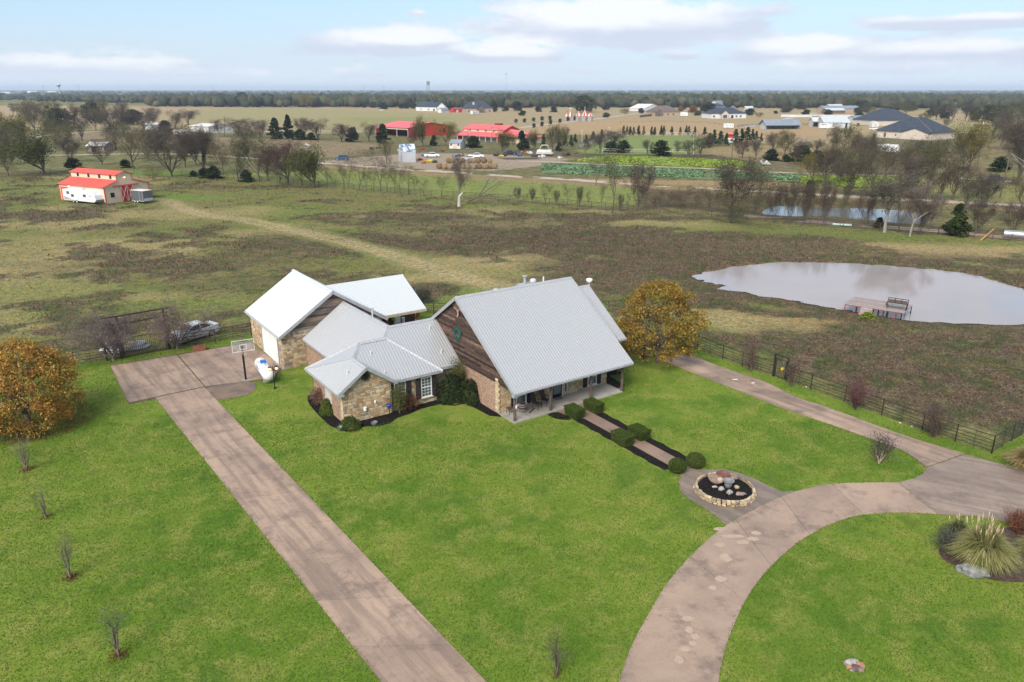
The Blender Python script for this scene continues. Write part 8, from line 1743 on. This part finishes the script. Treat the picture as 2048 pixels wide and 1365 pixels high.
# ================================================================ FAR TREES  (kind, base x, base y, top y, width, label)
ORD = 'first second third fourth fifth sixth seventh eighth ninth tenth eleventh twelfth thirteenth fourteenth fifteenth sixteenth seventeenth eighteenth nineteenth twentieth'.split()
T_ = [
('olive_b',88,350,272,108,'broad olive green tree left behind the red roofed barn'),('cedar_b',148,340,317,40,'dark evergreen clump directly behind the barn roof'),('yellow_olive',18,300,228,76,'olive yellow tree cut by the left edge above the pasture'),('olive_b',50,292,240,60,'dense olive tree second from the left edge'),
('sparse_olive',18,352,300,56,'grey bare tree at the left edge above the fence'),('olive_a',92,256,206,76,'wide grey green tree behind the olive ones at far left'),('bare_b',27,232,209,24,'small grey tree on the tan field at far left'),('round_olive',120,258,219,50,'grey green crown right of the wide grey green one'),('round_dark',189,247,208,46,'dark evergreen crown above the shack'),('olive_a',204,246,204,34,'olive crown beside the dark evergreen above the shack'),('bare_a',221,259,220,62,'grey bare tree right of the shack'),
('round_dark',267,250,221,40,'dark evergreen left of the pale metal shed'),('bare_c',310,250,219,38,'bare tree over the pale metal shed'),('bare_a',377,250,222,38,'round bare tree over the white travel trailer at left'),('cedar_b',332,262,242,34,'dark evergreen right of the pale metal shed'),('bare_a',150,258,214,40,'grey bare crown between the two dark evergreens'),('olive_a',128,300,252,58,'olive grey tree above the shack roof'),('bare_a',245,252,207,34,'bare top behind the dark evergreens at left'),
('sparse_olive',268,338,256,92,'wide half bare tree right behind the red roofed barn'),('bare_c',344,354,262,100,'widest bare vase shaped tree in the left fence row'),('bare_red',372,335,266,50,'reddish bare tree behind the widest vase shaped one'),('bare_a',410,350,264,62,'bare grey tree third from the barn'),('brush_olive',308,362,337,50,'yellowish shrub at the right side of the red roofed barn'),('cedar_b',252,336,320,32,'dark evergreen bush below the wide half bare tree'),('cedar_b',410,356,337,38,'dark evergreen bush on the fence right of the vase shaped tree'),('cedar_b',388,354,342,22,'low evergreen left of the fence evergreen bush'),
('bare_b',412,330,266,44,'grey bare tree behind the fence evergreen'),('cedar_b',428,358,333,30,'rounded evergreen bush right of its neighbour on the fence'),('sparse_olive',476,363,288,66,'leaning half bare tree left of the big fork'),('sparse_olive',517,364,275,96,'big forked half bare tree in the fence row'),('cedar_b',494,364,341,26,'small evergreen between the two half bare trees'),('bare_a',536,362,300,40,'fine grey bare tree right of the big fork'),('bare_red',578,371,291,98,'spreading reddish bare tree in the fence row'),('olive_b',629,376,301,82,'olive oak with round crown in the fence row'),
('cedar',552,279,236,34,'tall dark cedar, left one of the pair'),('cedar',578,278,230,26,'tall dark cedar, right one of the pair'),('cedar_b',601,280,260,30,'dark bush right of the tall cedar pair'),('cedar_b',623,281,266,22,'small dark bush by the wooden pole'),('bare_a',476,272,240,72,'grey bare thicket tree left of the cedar pair'),('bare_b',440,274,243,40,'grey bare tree around the far left pole'),('bare_a',636,280,242,50,'grey bare tree behind the wooden pole by the cedars'),('bare_c',608,276,240,34,'thin bare tree between cedars and pole'),('bare_red',683,285,252,48,'rusty bare tree in the brown field edge'),('cedar_b',705,284,256,24,'dark small tree right of the rusty one'),('cedar',684,268,250,14,'slim dark tip behind the rusty tree'),
('cedar',766,288,248,50,'broad dark cedar before the open red barn'),('bare_a',738,284,250,36,'bare tree left of the broad dark cedar'),('sparse_olive',774,328,283,32,'small olive tree left of the tall metal shed'),('olive_b',846,294,242,36,'upright olive tree before the red gable'),('bare_red',828,296,262,22,'rusty small tree before the red gable'),('yellow_olive',892,292,248,44,'round yellow olive tree between the two red barns'),('cedar',868,292,270,26,'dark cedar below the round yellow olive tree'),('cedar_b',946,296,273,40,'dark bush before the red stable'),('olive_b',1005,307,266,46,'olive tree at the right end of the red stable'),('cedar',1044,300,262,38,'dark cedar right of the red stable'),('olive_b',1070,300,266,30,'olive tree right of the dark cedar'),
('olive_a',1105,302,257,32,'grey green tree above the pontoon boat'),('olive_a',1124,302,256,32,'grey green tree right above the pontoon boat'),('cedar',1118,303,284,22,'dark cedar at the foot of the grey green trees'),('pine_b',1087,296,268,18,'young pine left of the pontoon boat trees'),('pine',1150,288,268,16,'young pine left of the green pen, first'),('pine',1172,288,269,14,'young pine at the left light pole'),('pine_b',1186,287,263,18,'young pine right of the left light pole'),('pine',1203,284,259,18,'tall young pine left of the pen corner'),('pine_b',1142,294,270,16,'young pine behind the brush piles'),('pine',1130,294,268,12,'slender young pine beside the grey green trees'),
('round_olive',1168,225,193,58,'big round olive tree standing before the far woods'),('round_dark',1213,221,209,16,'small dark tree right of the big round olive one'),('round_dark',1282,227,217,13,'round dark tree left of the white barn'),('round_orange',1361,224,213,11,'small orange tree behind the brown roofed house'),('round_orange',1385,227,212,19,'larger orange brown tree right of the brown roofed house'),('cedar',1369,219,203,13,'dark narrow tree above the small orange tree'),('round_dark',1416,229,205,28,'large dark tree left of the dark hipped house'),('round_dark',1405,224,214,14,'low dark tree left of the large dark one'),
('cedar',473,213,204,10,'tiny evergreen on the far left field'),('bare_a',435,212,186,32,'tall grey tree on the far field, leftmost'),('round_olive',486,213,186,30,'tall olive tree on the far field, second'),('cedar',515,215,202,12,'pointed small evergreen on the far field'),('round_dark',537,211,189,34,'broad dark tree on the far field'),('yellow_olive',613,216,191,30,'yellow grey tree alone on the far field'),('round_dark',624,212,200,14,'dark tree right of the yellow grey one'),('cedar_b',640,211,204,12,'low dark bush on the far field edge, first'),('cedar_b',655,212,203,16,'low dark bush on the far field edge, second'),('round_dark',668,214,203,14,'round dark tree on the far field edge'),('cedar_b',685,213,204,12,'dark bush on the far field edge, last'),
('round_dark',728,216,207,10,'small dark tree before the far woods, first of three'),('round_dark',746,216,204,14,'small dark tree before the far woods, second of three'),('cedar_b',767,219,206,20,'wider dark tree above the small white car'),('round_dark',802,218,207,12,'dark round tree left of the far white house, first'),('round_dark',813,218,204,16,'dark round tree left of the far white house, second'),('round_dark',827,218,207,11,'dark round tree touching the far white house'),('cedar',900,221,202,20,'dark cedar between the two far houses'),('cedar',989,224,205,16,'dark cedar right of the far brick house'),('cedar_b',1011,223,213,13,'low dark bush right of the cedar by the brick house'),('round_dark',1034,223,204,22,'dark broad tree alone on the tan strip'),('cedar_b',1077,224,213,20,'dark bushes before the woods left of the big round tree'),('cedar_b',1108,225,213,14,'last dark bush left of the striped towers'),
('bare_red',1485,317,283,40,'pinkish bare tree right of the tall dark pole'),('bare_a',1511,320,281,28,'grey bare tree second right of the tall dark pole'),('pine',1522,284,266,10,'slim pine left of the cattle shed'),('cedar_b',1542,322,299,40,'dark cedar bush above the blue green crop, left'),('cedar_b',1572,324,310,24,'small dark cedar above the blue green crop, middle'),('cedar_b',1602,324,292,44,'largest dark cedar above the blue green crop'),('cedar_b',1634,322,302,26,'dark cedar right of the largest one'),('cedar_b',1672,323,302,32,'dark cedar farthest right of the row above the crop'),('olive_a',1569,312,266,40,'grey green tree behind the small dark cedar'),('dead',1604,302,266,46,'dead pale forked tree in the tan field'),('bare_a',1545,308,270,44,'fine bare tree behind the left cedar bush'),
('olive_a',1686,320,258,50,'tall grey green tree left of the white motorhome'),('bare_b',1660,316,256,34,'thin bare tree left of the tall grey green one'),('yellow_cedar',1743,304,267,14,'narrow yellow green conifer left of the motorhome'),('bare_a',1727,322,272,44,'bare tree between grey green tree and motorhome'),('dead',1793,320,274,66,'large forked bare tree before the motorhome'),('bare_a',1632,308,282,36,'low bare tree in the tan field'),('bare_red',1716,330,290,44,'rusty bare tree below the motorhome'),
('yellow_olive',1624,368,313,60,'yellow brown round tree at the end of the blue green crop'),('cedar_b',1618,396,362,20,'dark shaggy small tree by the dirt road'),('bare_c',1650,372,300,46,'tall bare tree right of the yellow brown one'),('sparse_olive',1744,396,300,100,'large dark half bare tree over the bright crop'),('bare_a',1700,392,320,60,'bare tree left of the large dark one'),('sparse_olive',1850,398,290,116,'largest tangled tree over the right crop'),('olive_b',1868,352,292,60,'dark olive crown before the brown roofed house'),('bare_b',1800,400,318,60,'bare tree between the two largest tangled ones'),('bare_a',1905,400,330,66,'bare tree right of the largest tangled one'),('olive_a',1680,366,305,50,'olive bare tree above the right crop'),('bare_red',1770,352,296,60,'reddish bare tree behind the large dark one'),
('yellow_olive',1937,342,248,66,'tall yellow green tree left of the leaning utility pole'),('olive_a',1925,340,270,44,'olive tree just behind the tall yellow green one'),('cedar_b',1997,344,315,34,'round dark evergreen between the leaning poles'),('bare_a',2034,372,246,88,'huge bare tree filling the right edge'),('bare_red',2050,330,262,70,'rusty bare tree behind the right edge one'),('bare_b',2000,300,232,60,'tall grey bare tree behind the round dark evergreen'),('olive_a',2040,262,212,60,'grey tree above the right edge lane'),('round_olive',1975,245,212,30,'grey green tree in the far right row'),('bare_a',1872,240,212,24,'grey far tree right of the rear dark house, first'),('round_olive',1888,240,211,24,'grey green far tree right of the rear dark house, second'),('bare_a',1905,241,214,24,'grey far tree right of the rear dark house, third'),('bare_a',1930,243,215,24,'grey far tree right of the rear dark house, fourth'),('round_olive',1950,244,216,22,'grey green far tree right of the rear dark house, fifth'),
('white_trunk',1769,466,352,130,'big pale trunked bare tree on the bank between the ponds'),('white_trunk',1819,474,376,80,'slimmer pale bare tree right of the big pale one'),('bright_cedar',1910,472,408,54,'bright green pyramid cedar on the right pond road'),('bare_c',1952,469,406,56,'vase shaped bare tree right of the pyramid cedar'),('bare_c',2028,470,414,60,'bare tree behind the culvert pipe'),('cedar_b',1757,456,436,18,'dark mistletoe bush at the foot of the big pale tree'),('bare_a',1880,400,345,46,'bare tree above the pyramid cedar'),('bare_c',1960,415,362,60,'feathery bare tree above the right fence'),('bare_b',1858,460,400,30,'thin bare tree left of the pyramid cedar'),
('slim',1224,427,316,66,'tall pale trunked tree on the fence, dark clumps in its crown'),('slim',1203,419,373,22,'slim dark tree left of the tall pale trunked one'),('slim_b',1192,372,318,36,'dark leafy bare tree behind the tall pale trunked one'),('bare_c',1275,423,336,58,'bare tree right of the tall pale trunked one'),('slim_b',1288,424,372,24,'thin bare tree leaning beside it on the rail fence'),('bare_c',1461,436,330,110,'big bare tree rising from the brush heap'),('brush_olive',1461,446,392,104,'grey olive brush heap on the fence before the small pond'),('brush',1335,414,382,54,'brown brush clump, leftmost along the lane'),('brush',1364,414,376,50,'brown brush clump, second along the lane'),('brush',1392,418,374,56,'dark red brown brush clump, third along the lane'),('brush',1420,424,378,50,'brown brush clump left of the big bare tree'),('brush_olive',1508,432,372,56,'olive brush right of the big bare tree'),('brush',1310,416,392,34,'small brown brush beside the rail fence'),('brush',1535,438,385,40,'reddish brush at the left end of the small pond'),
('bare_b',918,402,322,44,'lone bare tree above the snapped stub'),]
for a in T_: tree(a[0],a[1],a[2],a[3],a[4],a[5])
for i,(px,py,ty,w,k) in enumerate(sorted([(8,330,270,60,0),(38,318,262,56,1),(70,262,214,46,3),(112,290,240,54,1),(140,325,280,50,3),(165,282,236,46,0),(192,262,216,46,1),(205,330,284,44,3),(232,300,246,52,0),(250,268,224,44,3),(288,272,228,44,0),(296,322,268,56,1),(322,300,254,50,3),(352,262,226,36,0),(392,330,268,56,3),(446,352,286,60,1),(490,300,254,46,0),(560,368,306,46,3),(520,276,244,40,3),(604,372,316,44,1)])): tree(('bare_a','sparse_olive','olive_a','bare_c')[k],px,py,ty,w,ORD[i]+' bare tree from the left in the grey thicket beyond the left pasture','tree',group='grey thicket trees beyond the left pasture')
for i,(px,py,ty,w,k) in enumerate(sorted([(1520,396,345,44,1),(1590,330,284,40,0),(1675,352,296,46,1),(1735,340,282,46,3),(1822,388,318,58,0),(1842,335,286,50,3),(1890,330,282,44,2),(1930,420,366,46,0),(1975,400,350,46,3),(2030,300,250,60,2),(2042,420,350,60,1),(1985,275,236,46,0)])): tree(('bare_a','sparse_olive','olive_a','bare_c')[k],px,py,ty,w,ORD[i]+' bare tree from the left in the tangled wood behind the small back pond','tree',group='tangled trees behind the small back pond')
# saplings of the fence rows: same kind, told apart only by their place in the row
SAPL = [(687,378,332,26),(698,379,346,18),(720,382,314,36),(733,383,350,18),(762,384,314,32),(775,385,346,22),(789,386,335,26),(800,387,345,20),(817,389,340,30),(847,391,366,14),(884,395,360,22),(830,390,360,16),(748,384,352,18),(655,376,342,20),(668,377,350,16)]
for i,(px,py,ty,w) in enumerate(sorted(SAPL)): tree(('slim','slim_b','slim')[i % 3],px,py,ty-4,w*1.5,ORD[i]+' slim bare sapling from the left on the fence right of the olive oak','sapling',group='saplings on the fence right of the olive oak')
for i,(px,py,ty,w) in enumerate(sorted([(1036,405,378,16),(1052,406,388,10),(1064,407,380,16),(1091,410,370,30),(1112,411,384,14),(1135,413,372,22),(1158,415,378,18),(1176,418,384,12),(1240,424,392,14),(1255,425,390,12)])): tree(('bare_c','slim_b')[i % 2],px,py,ty,w,ORD[i]+' small bare sapling, counted from the left, on the fence right of the fallen tree','sapling',group='small saplings right of the fallen tree')
for i,(px,py,ty,w) in enumerate(sorted([(1547,446,372,26),(1566,448,384,18),(1578,449,372,26),(1592,449,380,20),(1606,450,376,22),(1620,451,366,26),(1634,452,384,16),(1646,453,372,28),(1680,456,390,24),(1705,458,396,22),(1730,460,388,26),(1795,466,404,22),(1840,470,410,20),(1560,410,372,22),(1590,408,366,22),(1655,412,368,26),(1690,412,372,20),(1720,414,366,26),(1828,420,380,24)])): tree(('bare_c','slim_b','slim')[i % 3],px,py,ty,w,ORD[i]+' thin bare sapling, counted from the left, around the small back pond','sapling',group='saplings around the small back pond')
for i,(px,py) in enumerate(sorted([(1032,248),(1049,247),(1067,245),(1068,258),(1084,255),(1084,243),(1101,251),(1100,242),(1120,247.5),(1136,244),(1150,242.5)])): tree('young_round',px,py,py-9.5 if py < 250 else py-11,7.5,ORD[i]+' small round orchard tree, counted from the left, beside the far lane','orchard_tree',group='orchard trees beside the far lane')
for i,(px,w) in enumerate([(1247,11),(1254,9),(1260,12),(1267,11),(1277,13),(1287,9),(1303,11),(1309,11),(1322,11),(1327,12),(1343,12),(1360,10),(1372,11),(1377,12),(1389,11),(1409,15)]): tree(('pine','pine_b')[i % 2],px,271.5,251+(i*5 % 4),w,ORD[i]+' young pine from the left in the row behind the green pen','pine_tree',group='young pines behind the green pen')
for i,(px,py,ty,w) in enumerate(sorted([(1427,292,259,32),(1440,290,262,26),(1452,292,266,24),(1470,289,258,30),(1482,287,257,24),(1494,284,254,26),(1504,282,258,18),(1418,296,266,26),(1512,281,262,14)])): tree(('pine_b','pine')[i % 2],px,py,ty,w,ORD[i]+' bushy young pine from the left in the clump round the play tower','pine_tree',group='pines around the play tower')
for a in [('cedar_b',1221,305,284,32,'dark cedar bush left at the front of the green pen'),('cedar_b',1246,306,282,30,'dark cedar bush right beside it at the pen'),('cedar_b',1322,312,282,36,'wide dark cedar at the middle front of the pen'),('bare_a',1294,309,283,28,'grey bare tree between the pen cedars'),('bare_b',1353,312,285,26,'dark bare tree right of the wide pen cedar'),('bare_a',1400,314,272,46,'grey bare thicket at the right light pole'),('bare_c',1378,314,284,30,'low bare tree left of the right light pole'),('bare_a',1232,298,262,50,'grey bare trees in front of the pen corner'),('bare_a',1200,306,270,34,'bare tree at the left end of the yellow crop'),('bare_b',1170,310,280,30,'small grey bare tree above the brush piles')]: tree(a[0],a[1],a[2],a[3],a[4],a[5])
for i,(px,py,ty,w,k) in enumerate(sorted([(1470,213,197,24,0),(1495,214,194,24,1),(1560,209,194,30,0),(1585,212,196,30,2),(1600,220,204,44,0),(1625,210,192,36,2),(1650,214,193,40,0),(1670,209,196,30,1),(1705,224,199,36,2),(1722,226,202,34,0),(1745,216,200,30,2),(1770,214,200,28,2),(1795,222,204,40,2),(1820,222,204,36,0),(1715,228,216,20,1),(1655,233,220,18,1),(1551,228,222,12,1),(1590,214,205,24,1),(1790,216,203,30,1)])): tree(('round_olive','round_dark','olive_a')[k],px,py,ty,w,ORD[i]+' dusky tree from the left among the far houses at right','tree',group='trees among the far right houses')
for i,(px,py,ty,w,k) in enumerate([(1045,232,222,16,1),(1212,236,226,14,0),(1250,230,219,18,2),(1395,232,222,20,0),(1500,231,218,20,1),(1518,236,226,14,2),(1572,226,212,26,0),(1612,231,220,28,1),(1630,243,233,14,2),(1718,240,227,24,0),(1735,231,215,28,2),(1785,228,211,30,0),(1812,229,212,26,2),(1850,244,228,24,2),(1866,233,216,26,0),(1892,255,240,16,2),(1935,226,208,30,0),(1965,228,210,30,2),(2005,238,214,34,0),(2035,240,216,34,2)]): tree(('round_olive','round_dark','olive_a')[k],px,py,ty,w,ORD[i]+' dusky tree from the left in the middle distance behind the tan field','tree',group='trees scattered behind the tan field')
for i,(px,w) in enumerate(sorted([(2010,30),(2035,26),(1998,18)])): tree('yellow_olive',px,212,196,w,ORD[i]+' yellow autumn tree from the left at the right end of the far woods','tree',group='yellow trees at the right edge of the far woods')
# ================================================================ THE WOODS TO THE HORIZON
def woods(name,n,xr,yr,size,cols,seed,clear=None,hk=(10,17),ic=2):
    rs = np.random.RandomState(seed); bm = bmesh.new(); bmesh.ops.create_icosphere(bm,subdivisions=ic,radius=1.0); U = np.array([v.co[:] for v in bm.verts]); Ff = np.array([[v.index for v in f.verts] for f in bm.faces]); bm.free()
    y = rs.uniform(yr[0]**.5,yr[1]**.5,n)**2; x = rs.uniform(-1,1,n)*(y*.72+30) if xr is None else rs.uniform(xr[0],xr[1],n)
    if clear is not None: k = clear(x,y); x,y = x[k],y[k]; n = len(x)
    r = rs.uniform(*size,n); h = rs.uniform(*hk,n)/1.9; J = 1+rs.uniform(-.30,.30,(n,len(U),1)); V = U[None]*J
    V[...,0] = V[...,0]*r[:,None]+x[:,None]; V[...,1] = V[...,1]*r[:,None]+y[:,None]; V[...,2] = (V[...,2]*.9+.85)*h[:,None]; V[...,2] = np.maximum(V[...,2],0)
    F_ = (Ff[None]+(np.arange(n)*len(U))[:,None,None]).reshape(-1,3); lc = np.array(cols)[rs.randint(0,len(cols),n)]*(.7+.6*rs.rand(n,1)); c = np.repeat(lc,len(U),0)*(.75+.5*rs.rand(n*len(U),1))
    tag(link(name,mesh_np(name,V.reshape(-1,3),F_,BARK,c)),kind='stuff')
FC = [(.038,.046,.021),(.050,.054,.025),(.030,.038,.019),(.060,.054,.030),(.044,.041,.025)]
lx = lambda px,y: (px-1024)/FX*(y*CP+8)
def clr(x,y):
    edge = 1130+150*(fbm(x,y*0,400,3)-.5)*2; px = 1024+FX*x/(y*CP+8)
    edge = np.where(px < 300,1330+(300-px)*.9,edge); edge = np.where(px > 1450,1010+0*px,edge); edge = np.where((px > 1200) & (px < 1450),1050,edge)
    return y > edge
woods('far_woods',5200,None,(1000,1560),(5.0,9.5),FC,3,clr,(9,18),1)
woods('horizon_woods',2600,None,(1600,6500),(8,22),[(.035,.05,.03),(.05,.06,.035)],5,lambda x,y: (fbm(x,y,600,3) > .42),(7,15),1)
# ================================================================ AIR
hz_ = MB().box(-20000,20000,-6000,22000,-3,66).mesh('haze'); hm = bpy.data.materials.new('haze_air'); hm.use_nodes = True; g = NT(hm.node_tree); g.n.clear()
pv = g.new('ShaderNodeVolumePrincipled'); pv.inputs['Color'].default_value = (.68,.81,.98,1); pv.inputs['Density'].default_value = .00011; pv.inputs['Anisotropy'].default_value = .0
ou = g.new('ShaderNodeOutputMaterial'); g.l.new(pv.outputs[0],ou.inputs['Volume']); hz_.materials.append(hm); tag(link('haze',hz_),kind='stuff')
